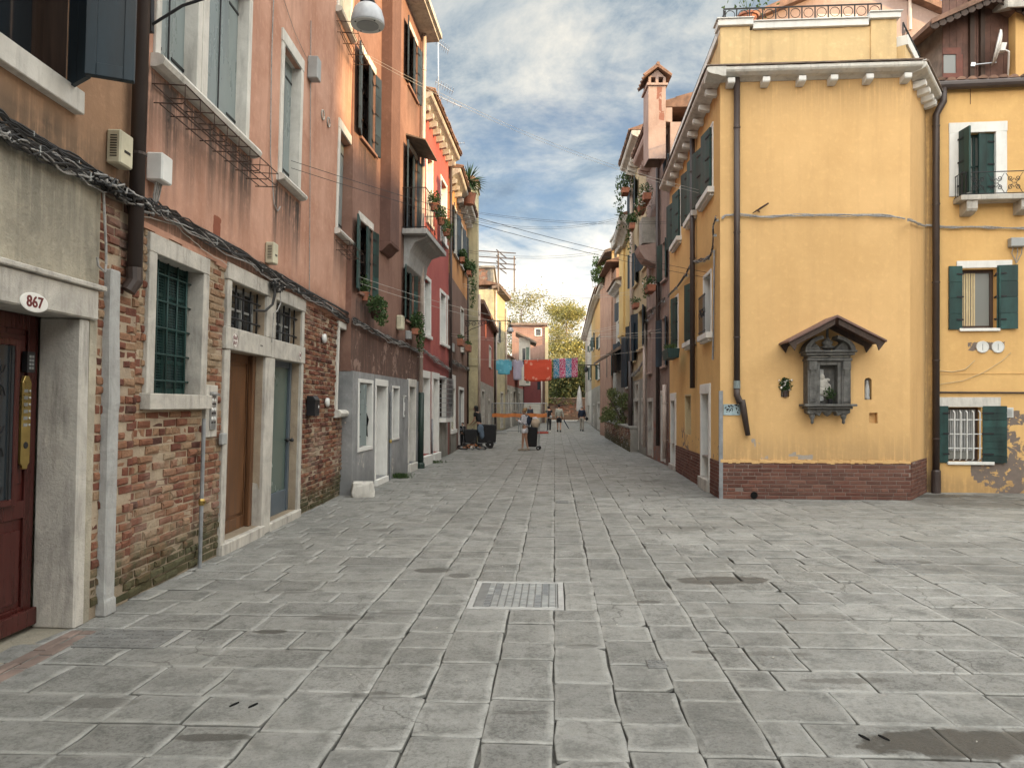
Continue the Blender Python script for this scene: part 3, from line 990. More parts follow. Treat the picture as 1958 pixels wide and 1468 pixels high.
def slab_material():
    m, b, p = mat('trachyte_slab')
    c = obj_co(b)
    t = b.attr('tone')
    core = b.attr('core')
    cpos = b.math('MAXIMUM', core, 0)
    n1 = b.noise(c, 0.45, 7, .6, .3)
    n2 = b.noise(c, 3.1, 8, .62, .3)
    n3 = b.noise(c, 38.0, 8, .75)
    n4 = b.noise(c, 110.0, 4, .6)
    base = b.ramp(t, [(0, (.195, .194, .184)), (.3, (.25, .248, .235)), (.6, (.288, .286, .27)), (.85, (.318, .315, .298)), (1, (.365, .36, .34))])
    base = b.mix(b.mapr(b.noise(b.scale(c, (1, 1, 1), (5, 3, 0)), .9, 3), .45, .7, 0, .5), base, (.245, .237, .212))
    col = b.mix(b.mapr(n1, .3, .7, .45, 0, True), base, (.115, .115, .105))
    col = b.mix(b.math('MULTIPLY', b.mapr(n2, .47, .70, 0, 1, True), .55), col, (.13, .13, .12))
    # chipped, pitted faces inside the smooth dressed margins
    rough = b.math('MULTIPLY', cpos, b.mapr(b.math('ADD', n3, b.math('MULTIPLY', b.math('SUBTRACT', n2, .5), .30)), .48, .60, 0, 1, True))
    col = b.mix(b.math('MULTIPLY', rough, .62), col, (.085, .085, .078))
    col = b.mix(b.math('MULTIPLY', b.math('SUBTRACT', 1.0, b.math('ABSOLUTE', core)), b.mapr(n2, .35, .65, 0.15, .02)), col, (.36, .355, .33))
    col = b.mix(b.mapr(core, -1.0, -.2, .6, 0), col, (.10, .098, .088))
    col = b.mix(b.mapr(n4, .58, .70, 0, .6), col, (.07, .07, .065))
    col = b.mix(b.mapr(n4, .28, .22, 0, .4), col, (.5, .5, .47))
    n5 = b.noise(c, 11.0, 9, .75, .3)
    col = b.mix(b.mapr(n5, .52, .62, 0, .5, True), col, (.12, .118, .11))
    col = b.mix(b.mapr(n5, .46, .34, 0, .30, True), col, (.37, .365, .345))
    n6 = b.noise(b.scale(c, (1, 1, 1), (9, 2, 4)), 2.4, 7, .62, .6)
    col = b.mix(b.mapr(n6, .60, .70, 0, .5, True), col, (.085, .083, .075))
    vx = b.n('ShaderNodeTexVoronoi', feature='DISTANCE_TO_EDGE')
    b.put(vx, 'Scale', 1.15)
    wn = b.n('ShaderNodeTexNoise'); b.put(wn, 'Vector', c); b.put(wn, 'Scale', 5.0); b.put(wn, 'Detail', 6)
    b.put(vx, 'Vector', b.vmath('ADD', c, b.vmath('MULTIPLY', wn.outputs[1], (.22, .22, .22))))
    crack = b.math('MULTIPLY', b.mapr(vx.outputs[0], 0, .009, 1, 0), b.mapr(n1, .50, .58, 0, .75))
    col = b.mix(crack, col, (.05, .048, .042))
    # spilt water, damp and old stains, each where it lies
    x, y, z = b.sep(c)
    cx = b.n('ShaderNodeCombineXYZ'); b.put(cx, 0, x); b.put(cx, 1, y)
    wv = cx.outputs[0]
    wob = b.math('MULTIPLY', b.math('SUBTRACT', b.noise(c, 2.6, 6, .65), .5), 1.5)
    wet = None
    for (px, py, rx, ry, k) in STAINS:
        g = G(px, py)
        d = b.vmath('LENGTH', b.scale(wv, (1 / rx, 1 / ry, 1), (-g.x / rx, -g.y / ry, 0)))
        q = b.math('MULTIPLY', b.mapr(b.math('ADD', d, wob), .80, .96, 1, 0, True), k)
        wet = q if wet is None else b.math('MAXIMUM', wet, q)
    col = b.mix(wet, col, (.062, .058, .050))
    # damp strip along the walls' feet
    b.put(p, 'Base Color', col)
    b.put(p, 'Roughness', b.mapr(b.math('ADD', n2, b.math('MULTIPLY', wet, -.25)), .2, .7, .45, .85))
    b.put(p, 'Specular IOR Level', .35)
    bump(b, p, b.math('ADD', b.math('MULTIPLY', b.math('MULTIPLY', n3, cpos), 1.5), b.math('ADD', b.math('MULTIPLY', n2, .5), b.math('MULTIPLY', n4, .12))), .9, .022)
    return m

STAINS = [(1860, 1425, .62, .20, .95), (1385, 1110, .50, .20, .8), (410, 1408, .22, .05, .75), (518, 1207, .14, .06, .8), (1258, 1272, .07, .04, .6),
          (825, 1090, .22, .12, .75), (878, 1100, .12, .14, .6), (1700, 948, 2.2, .35, .8), (1430, 950, 1.2, .25, .6), (1000, 1362, .15, .03, .5),
          (1345, 1247, .09, .04, .7), (760, 1170, .18, .08, .45), (1470, 1250, .3, .05, .4), (1890, 960, 1.6, .9, .5), (1125, 1120, .1, .05, .3), (1720, 1075, .35, .08, .65), (640, 1180, .3, .1, .5), (720, 1330, .16, .07, .45), (1110, 1235, .12, .05, .5), (1560, 1180, .4, .12, .4), (1300, 1010, .5, .2, .4), (930, 1010, .35, .2, .4), (1240, 1150, .14, .06, .6), (560, 1130, .35, .1, .4), (180, 1345, .3, .08, .45), (1620, 1300, .3, .06, .5), (1860, 1078, .3, .06, .5)]

gb = MB().add([(-400, -120, -.03), (400, -120, -.03), (400, 700, -.03), (-400, 700, -.03)], [(0, 1, 2, 3)])
structure(gb.build('ground', ground_material()))

SLABS = MB()
MANHOLES = []
def slab(s0, s1, t0, t1, g=.006, far=False):
    cx, cy, _ = SW((s0 + s1) / 2, (t0 + t1) / 2)
    for (mx0, mx1, my0, my1) in MANHOLES:
        if mx0 < (s0 + s1) / 2 < mx1 and my0 < (t0 + t1) / 2 < my1:
            return
    jj = .012 if not far else .004
    a, b, c, d = s0 + g / 2, s1 - g / 2, t0 + g / 2, t1 - g / 2
    if b - a < .06 or d - c < .06:
        return
    J = lambda k=1.0: R.uniform(-jj, jj) * .6 * k
    cut = [R.uniform(.003, .014) for _ in range(4)]
    if not far and R.random() < .10:
        cut[R.randrange(4)] = R.uniform(.03, .07)
    def ring(e, k):
        A, B, C, D = a + e, b - e, c + e, d - e
        q = []
        for (x, y, u, v, i) in ((A, C, 1, 1, 0), (B, C, -1, 1, 1), (B, D, -1, -1, 2), (A, D, 1, -1, 3)):
            cc = cut[i] + e * .25
            first = (x, y + v * cc) if i in (0, 2) else (x + u * cc, y)
            second = (x + u * cc, y) if i in (0, 2) else (x, y + v * cc)
            q += [first, second]
            nx = ((A + B) / 2, C) if i == 0 else (B, (C + D) / 2) if i == 1 else ((A + B) / 2, D) if i == 2 else (A, (C + D) / 2)
            q.append(nx)
        return q
    h = R.uniform(-.004, .004)
    tx, ty = R.uniform(-.006, .006), R.uniform(-.006, .006)
    def P(q, z, jit):
        out = []
        for (x, y) in q:
            hx = h + tx * (x - (a + b) / 2) + ty * (y - (c + d) / 2)
            out.append(SW(x + jit[0], y + jit[1], z + hx))
        return out
    jits = [(J(), J()) for _ in range(12)]
    if not far:
        for i_ in (2, 5, 8, 11):
            jits[i_] = (J(1.7), J(1.7))
    def PP(q, z, k):
        out = []
        for (x, y), (jx, jy) in zip(q, jits):
            hx = h + tx * (x - (a + b) / 2) + ty * (y - (c + d) / 2)
            out.append(SW(x + jx * k, y + jy * k, z + hx))
        return out
    t = min(1, max(0, R.gauss(.52, .15)))
    if far:
        v = PP(ring(0, 1), -.004, 1) + PP(ring(.01, 1), 0, 1)
        core = [.4] * 12 + [.6] * 12
        fs = [(i, (i + 1) % 12, 12 + (i + 1) % 12, 12 + i) for i in range(12)] + [tuple(range(12, 24))]
    else:
        e2 = R.uniform(.03, .055)
        v = PP(ring(0, 1), -.02, 1) + PP(ring(0.001, 1), -.004, 1) + PP(ring(.006, 1), 0, .9) + PP(ring(e2, 1), .0012, .6)
        kk = R.uniform(.55, 1)
        core = [-1] * 24 + [0] * 12 + [kk] * 12
        fs = []
        for r in range(3):
            fs += [(r * 12 + i, r * 12 + (i + 1) % 12, (r + 1) * 12 + (i + 1) % 12, (r + 1) * 12 + i) for i in range(12)]
        fs.append(tuple(range(36, 48)))
    SLABS.add(v, fs, t, core=core)

def column(s0, s1, t0, t1, la=.28, lb=.70):
    t = t0
    while t < t1 - .001:
        l = R.uniform(la, lb)
        if t1 - t - l < la: l = t1 - t if t1 - t < lb * 1.1 else (t1 - t) / 2
        slab(s0, s1, t, t + l, far=t > 24)
        t += l
def rows(s0, s1, t0, t1, da=.34, db=.48, wa=.32, wb=.68):
    t = t0
    while t < t1:
        d = R.uniform(da, db)
        s = s0 - 0.0
        first = True
        while s < s1 - .01:
            l = R.uniform(wa, wb) * (.6 if first and R.random() < .5 else 1)
            first = False
            e = s + l
            if s1 - e < .28:
                e = s1
            slab(s, e, t, t + d, far=t > 24)
            s = e
        t += d

def cover(px0, px1, py0, py1):
    a, b = G(px0, py1), G(px1, py0)
    a2 = G(px1, py1)
    inv = Matrix.Rotation(TH, 3, 'Z')
    p, q = inv @ a, inv @ a2
    r_ = inv @ b
    return (p.x, q.x, min(p.y, q.y), r_.y)
C1 = cover(884, 1078, 1113, 1163)
C1 = (-.745, .085, C1[2], C1[3])

cols_ = [-1.55, -1.10, -.75, -.37, 0, .36, .72, 1.08]
for a, b in zip(cols_, cols_[1:]):
    if -.8 < a < .3:
        column(a, b, 2.0, C1[2])
        column(a, b, C1[3], 88)
        if a == 0: slab(.09, b, C1[2], (C1[2] + C1[3]) / 2); slab(.09, b, (C1[2] + C1[3]) / 2, C1[3])
    else:
        column(a, b, 2.0, 88)
rows(-4.6, -1.55, 2.0, 44)
rows(1.08, 3.15, 2.0, 88)
column(3.15, 3.62, 2.0, 44)
rows(3.62, 16.0, 2.0, 15.8, .36, .5, .4, .9)
rows(-3.4, -1.55, 44, 88, .4, .55)
rows(3.15, 4.2, 44, 88, .4, .55)
rows(-4.6, 16, -5, 2.0, .4, .5, .5, 1.0)
# the band around the big cover is made up of narrow strips
sm = slab_material()
o = SLABS.build('pavement', sm)
structure(o)

# ------------------------------------------------------------------ covers, holes and marks in the paving
def cover_thing():
    cx, cy = (C1[0] + C1[1]) / 2, (C1[2] + C1[3]) / 2
    W, D = C1[1] - C1[0] - .006, C1[3] - C1[2] - .006
    M = Matrix.Translation(SW(cx, cy)) @ Matrix.Rotation(-TH, 4, 'Z')
    t = thing('manhole_cover', 'large rectangular grey cast metal cover with raised grid and lettered fields', 'manhole cover', M)
    f = MB()
    for (a, b, c, d) in ((-W / 2, W / 2, -D / 2, -D / 2 + .05), (-W / 2, W / 2, D / 2 - .05, D / 2), (-W / 2, -W / 2 + .05, -D / 2 + .052, D / 2 - .052), (W / 2 - .05, W / 2, -D / 2 + .052, D / 2 - .052)):
        f.box(a, b, c, d, -.02, .003)
    f.build('stone_margin', GSTONE, t, bevel=.003)
    MB().box(-W / 2 + .055, W / 2 - .055, -D / 2 + .055, D / 2 - .055, -.02, -.002).build('plate', CASTD, t)
    ww, dd = W - .14, D - .14
    g = MB()
    nx, nz = 11, 8
    dark = {(0, j) for j in range(8)} | {(1, 0), (1, 1), (1, 2), (1, 3), (2, 7), (2, 6), (2, 5), (2, 4), (9, 7), (9, 6), (9, 5), (9, 4), (8, 0), (8, 1), (8, 2), (8, 3)}
    for i in range(nx):
        for j in range(nz):
            if (i, j) in dark:
                continue
            x, y = -ww / 2 + ww * i / nx, -dd / 2 + dd * j / nz
            g.box(x + .006, x + ww / nx - .006, y + .005, y + dd / nz - .005, -.002, .003)
    g.box(-ww / 2 - .006, ww / 2 + .006, -dd / 2 - .012, -dd / 2 - .004, -.002, .003).box(-ww / 2 - .006, ww / 2 + .006, dd / 2 + .004, dd / 2 + .012, -.002, .003)
    g.box(ww / 2 + .002, ww / 2 + .014, -dd / 2, dd / 2, -.002, .003)
    g.build('raised_grid', CASTI, t, bevel=.002)
    l = MB()
    for (i, j0, n) in ((1, 0, 4), (2, 4, 4), (8, 0, 4), (9, 4, 4)):
        x = -ww / 2 + ww * (i + .5) / nx
        for k in range(n * 2):
            y = -dd / 2 + dd * (j0 + .25 + k * .5) / nz
            l.box(x - .025, x + .025, y - .008, y + .008, -.002, .0035)
    l.build('raised_lettering', STEEL, t)
cover_thing()

def flat_mark(name, label, cat, px0, px1, py0, py1, m, z=.007, h=.004, bars=None):
    a, b, c, d = cover(px0, px1, py0, py1)
    cx, cy = (a + b) / 2, (c + d) / 2
    M = Matrix.Translation(SW(cx, cy, z)) @ Matrix.Rotation(-TH, 4, 'Z')
    t = thing(name, label, cat, M)
    W, D = b - a, d - c
    MB().box(-W / 2, W / 2, -D / 2, D / 2, -.02, h, .5, .001).build('plate', m, t, bevel=.002)
    if bars:
        g = MB()
        for i in range(bars[0]):
            for j in range(bars[1]):
                x, y = -W / 2 + W * (i + .5) / bars[0], -D / 2 + D * (j + .5) / bars[1]
                M2 = Matrix.Translation((x, y, h + .001)) @ Matrix.Rotation(rad(45 if (i + j) % 2 else -45), 4, 'Z')
                g.mbox(M2, W / bars[0] * .42, .004, .0025)
        g.build('raised_tread', m, t)
    return t
flat_mark('inspection_cover', 'long worn grey cover with raised tread beside the red door step', 'inspection cover', 135, 300, 1206, 1238, CASTD, bars=(16, 5))
flat_mark('drain_cover', 'small square dark drain cover set in a paving slab', 'drain cover', 1240, 1276, 1264, 1278, CASTD, bars=(4, 4))
flat_mark('inspection_cover', 'small rectangular dark cover far along the paving of the square', 'inspection cover', 1690, 1760, 1071, 1079, CASTD, bars=(6, 2))
flat_mark('inspection_cover', 'small dark metal cover flush in the middle of the street', 'inspection cover', 1062, 1087, 958, 962, CASTD, bars=(4, 2))
for i, (px, py) in enumerate(((448, 1348), (484, 1350), (1652, 1411), (1690, 1412))):
    g = G(px, py)
    lab = ['finger slot cut in a lifting slab near the shaded left doors, first of two', 'finger slot cut in a lifting slab near the shaded left doors, second of two',
           'finger slot cut in the lifting slab beside the damp patch, first of two', 'finger slot cut in the lifting slab beside the damp patch, second of two'][i]
    M = Matrix.Translation((g.x, g.y, .0085)) @ Matrix.Rotation(rad(-25 if i < 2 else 20), 4, 'Z')
    mb = MB().lathe((0, 0, 0), [(.019, -.01), (.019, .0006)], 12, sx=.5, sy=2.0)
    o = mb.build('lifting_slot', DARKHOLE)
    o.matrix_world = M
    tag(o, lab, 'lifting slot', 'finger slots in the slabs')
# little chips and litter
lt = MB()
for _ in range(90):
    s, t = R.uniform(-3, 4), R.uniform(3, 22)
    x, y, _z = SW(s, t)
    lt.ball((x, y, .010), R.uniform(.003, .009), None, .004, 5, 3, j=.3)
tag(lt.build('grit', CORD), 'pale chips and crumbs of grit scattered over the paving', 'grit', kind='stuff')
# ================================================================== LEFT SIDE
B0, B1 = G(200, 1170), G(664, 940)
uL = (B1 - B0).normalized()
A0 = B0 - uL * 5.2
FL = Frame(A0, B1, 1.7)
xs_ = FL.x(265, 400)
SPL = A0 + uL * xs_
FT = Frame(A0, SPL, 1.7)
FK = Frame(SPL, B1, 1.7)
KL = FK.len

def under_sills(sills, drop=1.5, base=None):
    def f(x, z):
        g = base(x, z) if base else 0.0
        for (a, b, zz, k) in sills:
            if a - .05 < x < b + .05 and z < zz:
                d = (zz - z) / drop
                if d < 1.3:
                    n = .5 + .5 * noise.noise(Vector((x * 9, zz, 0)))
                    g = max(g, k * max(0, 1 - d * (.75 + .9 * (1 - n))) * (.45 + .9 * n))
        return g
    return f

# ---------------- tan house with the red door, number 867
tan = thing('tan_house', 'tan and grey rendered house with red glazed door and brick strip beside it', 'house', FT.M)
TX1 = FT.len
d_x1 = FT.at(141, 900)[0]
d_r = (d_x1 - 1.25, d_x1, 0.04, 2.36)
uw = (FT.at(127, 100)[0] - 1.15, FT.at(127, 100)[0], FT.at(140, 178)[1] + .02, 6.0)
zc = 3.5
xg = FT.at(188, 450)[0]
gr = lambda x, z: .35 * bump1(noise.noise(Vector((x * 1.3, z * .8, 3))), -.1, .5) + .75 * bump1(z, 2.9, 3.45) * (.4 + .6 * noise.noise(Vector((x * 2.2, 0, 1)))) 
wall('upper_wall', TAN, tan, -.5, TX1, zc, 10.8, [uw], .2, sides=6, grime=under_sills([(uw[0] - .3, uw[1] + .2, uw[2] - .2, .8)], .9, lambda x, z: .5 * bump1(z, 4.0, 3.5)))
wall('lower_wall', GREYR, tan, -.5, xg, 0, zc, [(d_r[0] - .12, d_x1 + .14, 0, 2.4)], .15, y=-.012, deep=.30, grime=gr, sides=.5)
wall('brick_backing', MORTAR, tan, xg, TX1, 0, zc, [], .3, y=-.004)
bricks('brickwork', BRICK, tan, xg, TX1 + .02, .02, zc - .02, [(xg - .2, xg + .02, 0, 3)], L=.20, H=.062, gap=.015, tone=lambda x, z: min(1, max(0, R.gauss(.42 if z > .9 else .5, .24))), skip=.01, jit=.012)
dr = door(tan, d_r, WOODR, None, deep=.30, panels=((0, .38), (.38, 1)), handle=False)
# glazed, ironwork upper panel
gx0, gx1 = d_r[0] + .14, d_r[1] - .30
MB().box(gx0, gx1, .272, .29, 1.02, 2.12).build('door_glass', GLASS, dr)
fr = MB()
for (a, b, c, d) in ((gx0 - .05, gx0, .97, 2.17), (gx1, gx1 + .05, .97, 2.17)):
    fr.box(a, b, .262, .295, c, d)
fr.box(gx0, gx1, .262, .295, .97, 1.02).box(gx0, gx1, .262, .295, 2.12, 2.17)
fr.box(d_r[0], d_r[1], .25, .29, .04, .17)
fr.build('moulding', WOODR, dr, bevel=.006)
sc = MB()
def scroll(mb, cx, cz, r0, turns, ph, y, rr=.007, sgn=1, k=14, axis=None):
    pts = []
    for i in range(k + 1):
        f = i / k
        t = ph + sgn * f * turns * 2 * math.pi
        r = r0 * (1 - .8 * f)
        pts.append((cx + r * math.cos(t), y, cz + r * math.sin(t)))
    mb.tube(pts, rr, 5)
for row in range(5):
    for c in range(2):
        cx, cz = gx0 + (gx1 - gx0) * (.27 + .46 * c), 1.12 + row * .215
        scroll(sc, cx, cz, .10, 1.3, 0 if c else math.pi, .255, sgn=1 if row % 2 else -1)
        scroll(sc, cx, cz + .1, .06, 1.0, 2, .255, sgn=-1 if row % 2 else 1)
for xx in (.06, .5, .94):
    sc.tube([(gx0 + (gx1 - gx0) * xx, .258, 1.02), (gx0 + (gx1 - gx0) * xx, .258, 2.12)], .007, 5)
sc.build('scrollwork', IRON, dr)
MB().box(gx0 + .1, gx0 + .42, .268, .3, .86, .90).build('letter_slot', BRASS, dr)
# brass bell plate
bx = d_r[1] - .17
bp = MB()
prof = []
for i in range(9):
    t = math.pi * i / 8
    prof.append((bx - .045 + .09 * (1 - i / 8) , 0))
pl = [(bx - .05, 1.27), (bx - .03, 1.25), (bx - .025, 1.225), (bx + .025, 1.225), (bx + .03, 1.25), (bx + .05, 1.27), (bx + .05, 1.86), (bx + .035, 1.885), (bx + .02, 1.91), (bx - .02, 1.91), (bx - .035, 1.885), (bx - .05, 1.86)]
bp.prism(pl, .262, .285, 'y')
bpo = bp.build('bell_plate', BRASS, dr, bevel=.002)
b2 = MB()
for i in range(6):
    z = 1.80 - i * .05
    b2.lathe((bx + .028, .26, z), [(.010, 0), (.010, -.006), (.004, -.008)], 8, 'y')
    b2.box(bx - .035, bx + .006, .257, .262, z - .012, z + .012)
b2.build('bell_button', STEEL, bpo)
MB().lathe((bx, .261, 1.40), [(.026, 0), (.024, -.003)], 14, 'y').build('speaker_mesh', BLACKP, bpo)
kp = MB().box(bx - .035, bx + .05, .24, .285, 1.935, 2.09)
kpo = kp.build('keypad', BLACKP, dr, bevel=.004)
k2 = MB()
for i in range(4):
    for j in range(2):
        k2.box(bx - .02 + j * .03, bx + .0 + j * .03, .236, .241, 1.96 + i * .028, 1.978 + i * .028)
k2.build('key', STEEL, kpo)
# battered stone jamb, lintel, brick threshold
jm = MB()
q = FT.at(129, 1188)[0]
jm.add([(d_x1 + .012, -.03, 0), (d_x1 + .145, -.03, 0), (d_x1 + .125, -.02, 2.36), (d_x1 + .005, -.02, 2.36), (d_x1 + .012, .30, 0), (d_x1 + .145, .30, 0), (d_x1 + .125, .30, 2.36), (d_x1 + .005, .30, 2.36)],
       [(0, 1, 2, 3), (7, 6, 5, 4), (0, 4, 5, 1), (1, 5, 6, 2), (2, 6, 7, 3), (3, 7, 4, 0)])
MB().box(d_r[0] - .13, d_r[0] - .005, -.025, .30, 0, 2.36).build('door_jamb', ISTRIAD, dr, bevel=.012)
jm.build('door_jamb', ISTRIAD, dr, bevel=.012)
MB().box(d_r[0] - .2, d_x1 + .20, -.045, .30, 2.362, 2.60, .5, .004).build('lintel', ISTRIAD, dr, bevel=.012)
MB().box(d_r[0] - .2, d_x1 + .26, -.075, -.01, 2.60, 2.64, .5, .003).build('drip_mould', ISTRIAD, dr, bevel=.008)
bricks('threshold_brick', simple('worn_threshold', (.125, .092, .078), .85, var=.35, scale=5, tonev=.3), tan, d_r[0] - .1, d_r[1] - .05, 0, .19, L=.24, H=.10, M=Matrix.Translation((0, -.24, .006)) @ Matrix.Rotation(rad(-90), 4, 'X'), jit=.004, proud=.01, tone=lambda x, z: R.uniform(.6, 1))
# oval number plate
ox, oz = FT.at(52, 578)
pln = thing('number_plate', 'white oval house number plate reading 867 in red stencil figures', 'house number', FT.M @ Matrix.Translation((ox, -.046, oz)))
MB().lathe((0, 0, 0), [(1, 0), (1, -.004), (.9, -.006)], 28, 'y', sx=.15, sy=.066).build('plate', ENAMEL, pln)
MB().lathe((0, 0, 0), [(1, -.0062), (1, -.0066)], 28, 'y', sx=.138, sy=.058).build('field', ENAMEL, pln)
text_mesh(pln, '867', Matrix.Translation((0, -.008, 0)), .105, LETTER, sx=1.12, font_bold=True)
# cement-cased conduit on the brick strip
px0, px1 = FT.at(181, 1168)[0], FT.at(206, 1160)[0]
pil = MB()
lv = [(0, -.09, .17), (.12, -.085, .165), (.14, -.078, .15), (1.65, -.075, .15), (1.72, -.08, .16), (2.35, -.07, .145), (2.8, -.065, .14)]
vs, fs = [], []
for (z, yo, wd_) in lv:
    x = px0 + .015 * math.sin(z * 2)
    vs += [(x, 0.01, z), (x, yo, z), (x + wd_, yo, z), (x + wd_, 0.01, z)]
for i in range(len(lv) - 1):
    for k in range(3):
        fs.append((i * 4 + k, i * 4 + k + 1, i * 4 + k + 5, i * 4 + k + 4))
fs += [(0, 3, 2, 1), tuple(len(vs) - 4 + k for k in range(4))]
pil.add(vs, fs)
pil.build('cement_casing', GSTONE, tan, bevel=.012)
dpx = FT.at(240, 400)[0]
downpipe(tan, dpx, 2.82, 10.8, .062, PIPED, brackets=4)
MB().tube([(dpx, -.09, 2.86), (dpx - .0, -.095, 2.75), (dpx - .035, -.06, 2.66)], [.066, .066, .06], 12).build('pipe_shoe', PIPED, tan)
# the upper window: dark frame, casement and folded blue-black shutters
sill(tan, uw[0] - .2, uw[1] + .13, uw[2], ISTRIA, .07, .17, .2)
wnd = sash(tan, uw, .2, GLASS, WOODD, (1, 1), fr=.09)
surround(wnd, uw, WOODD, .002, 0, .2, side=.002)
shutter(wnd, uw[1], uw[2] - .02, uw[3] + .1, .32, 'r', 52, SHUT_B, y=-.01, grooves=False, hinges=False)
h1 = Matrix.Translation((uw[1] - .32 * math.cos(rad(52)) * -1, 0, 0))
hx2, hy2 = uw[1] - .32 * math.cos(rad(52)), -.01 - .32 * math.sin(rad(52))
sh2 = MB()
l = .31
lf = leaf_mb(l, uw[3] + .1 - uw[2] + .02, .045, rail=.62)
T = Matrix.Translation((hx2, hy2, uw[2] - .02)) @ Matrix.Rotation(rad(-68), 4, 'Z')
sh2.v = [tuple(T @ Vector(p)) for p in lf.v]; sh2.f = lf.f; sh2.fa = lf.fa
for (a, b, c, d) in ((.0, .07, 0, 3), (l - .07, l, 0, 3), (.07, l - .07, 0, .09), (.07, l - .07, .78, .85), (.07, l - .07, 1.6, 1.67)):
    q8 = MB().box(a, b, -.062, -.046, c, min(d, uw[3] - uw[2]))
    sh2.add([T @ Vector(p) for p in q8.v], q8.f)
sh2.build('shutter', SHUT_B, wnd, bevel=.004)
shutter(wnd, uw[0], uw[2] - .02, uw[3] + .1, .46, 'l', 98, SHUT_B, y=-.01)
corn_z = 10.8
cornice(tan, -.5, TX1, corn_z, ISTRIA, .35, .25)
roof(tan, -.5, TX1, corn_z + .26, 6, 1.8, tiles=False)

# ---------------- pink house
pink = thing('pink_house', 'salmon pink rendered house with exposed old brick ground floor and white stone openings', 'house', FK.M)
r_g = rect(FK, 291, 383, 483, 752)
r_d1 = (FK.at(430, 850)[0], FK.at(500, 850)[0], .13, 2.34)
r_d2 = (FK.at(517, 850)[0], FK.at(569, 850)[0], .12, 2.34)
r_t1 = (r_d1[0] + .02, r_d1[1] + .0, 2.60, 3.13)
r_t2 = (r_d2[0] + .0, r_d2[1] + .0, 2.60, 3.13)
r_s = (FK.at(645, 700)[0], FK.at(662, 700)[0], 1.62, 3.12)
uz0, uz1 = 4.83, 6.55
ul = (FK.at(303, 100)[0], FK.at(374, 100)[0], uz0, uz1)
ur = (FK.at(394, 100)[0], FK.at(472, 100)[0], uz0, uz1)
u2 = (FK.at(538, 250)[0], FK.at(571, 250)[0], uz0, 6.62)
u3 = (FK.at(645, 400)[0], FK.at(668, 400)[0], uz0, 6.62)
t3 = (FK.at(646, 50)[0] - .02, FK.at(668, 50)[0], 8.55, 10.2)
t2 = (FK.at(538, 50)[0], FK.at(571, 50)[0], 8.55, 10.2)
t1 = (ul[0] + .3, ur[1] - .3, 8.55, 10.2)
zs = 3.32
up = [ul, ur, u2, u3, t1, t2, t3]
sl_ = [(ul[0] - .2, ur[1] + .2, uz0 - .1, 1.0), (u2[0] - .2, u2[1] + .2, uz0 - .1, .95), (u3[0] - .15, u3[1] + .15, uz0 - .1, .8), (t3[0] - .2, t3[1] + .2, 8.4, .7), (t2[0] - .2, t2[1] + .2, 8.4, .5)]
px_, pz_ = FK.at(412, 440)
def pinkpeel(x, z):
    return .62 if abs(x - px_ - .02) < .13 and abs(z - pz_) < .16 else 0.0
wall('upper_wall', PINK, pink, 0, KL, zs, 11.2, up, .085, sides=6, deep=.17, grime=under_sills(sl_, 1.25, lambda x, z: .5 * bump1(z, 3.62, 3.4)), peel=pinkpeel)
low = [r_g, r_d1, r_d2, r_t1, r_t2, r_s]
wall('lower_wall', MORTAR, pink, 0, KL, 0, zs, low, .3, y=0.012, deep=.22)
bh = [(r_g[0] - .12, r_g[1] + .14, r_g[2] - .16, r_g[3] + .17), (r_d1[0] - .13, r_d2[1] + .14, 0, 3.33), (r_s[0] - .1, r_s[1] + .12, r_s[2] - .1, r_s[3] + .14)]
ipx = FK.at(388, 760)[0]
bh.append((ipx, ipx + .34, 1.34, 1.94))
bricks('brickwork', BRICK, pink, 0, KL, .02, zs - .03, bh, L=.225, H=.062, gap=.016, jit=.013, y=.012, skip=.008, wear=.007,
       tone=lambda x, z: min(1, max(0, R.gauss(.56 if x < r_d1[0] else .36, .24) + (.22 if z > 2.1 and x < r_d1[0] + 2.2 else 0))))
st = MB()
for i in range(30):      # ragged lower edge of the render
    a, b = KL * i / 30, KL * (i + 1) / 30
    st.box(a, b, -.012, .02, zs - .035 - R.uniform(0, .05), zs + .001)
st.build('render_edge', PINK, pink)
# barred ground-floor window
g = sash(pink, r_g, .17, GLASS, SHUT_G, (1, 3))
surround(g, r_g, ISTRIAD, .13, .03, .2, .17)
sill(g, r_g[0] - .17, r_g[1] + .15, r_g[2], ISTRIAD, .09, .145, .2)
grille(g, r_g, SHUT_G, 5, 5, y=.11, rr=.010, swell=False)
fine = MB()
for i in range(34):
    x = r_g[0] + (r_g[1] - r_g[0]) * i / 33
    fine.box(x - .002, x + .002, .132, .136, r_g[2], r_g[3])
for i in range(48):
    z = r_g[2] + (r_g[3] - r_g[2]) * i / 47
    fine.box(r_g[0], r_g[1], .137, .140, z - .002, z + .002)
fine.build('wire_mesh', SHUT_G, g)
# the two doors under one stone architrave
o1 = door(pink, r_d1, WOODB, None, deep=.17, panels=((0, 1),), hx=r_d1[0] + .14)
MB().box(r_d1[1] - .10, r_d1[1], .10, .168, r_d1[2], r_d1[3]).build('door_post', WOODB, o1, bevel=.01)
o2 = MB().box(r_d2[0] + .07, r_d2[1] - .07, .15, .17, r_d2[2] + .32, r_d2[3] - .09).build('door', GLASSG, pink)
df = MB()
df.box(r_d2[0], r_d2[0] + .07, .12, .18, r_d2[2], r_d2[3]).box(r_d2[1] - .07, r_d2[1], .12, .18, r_d2[2], r_d2[3])
df.box(r_d2[1] - .115, r_d2[1] - .08, .11, .149, r_d2[2] + .01, r_d2[3] - .01)
df.box(r_d2[0] + .07, r_d2[1] - .115, .125, .178, r_d2[2], r_d2[2] + .32).box(r_d2[0] + .07, r_d2[1] - .115, .125, .178, r_d2[3] - .09, r_d2[3])
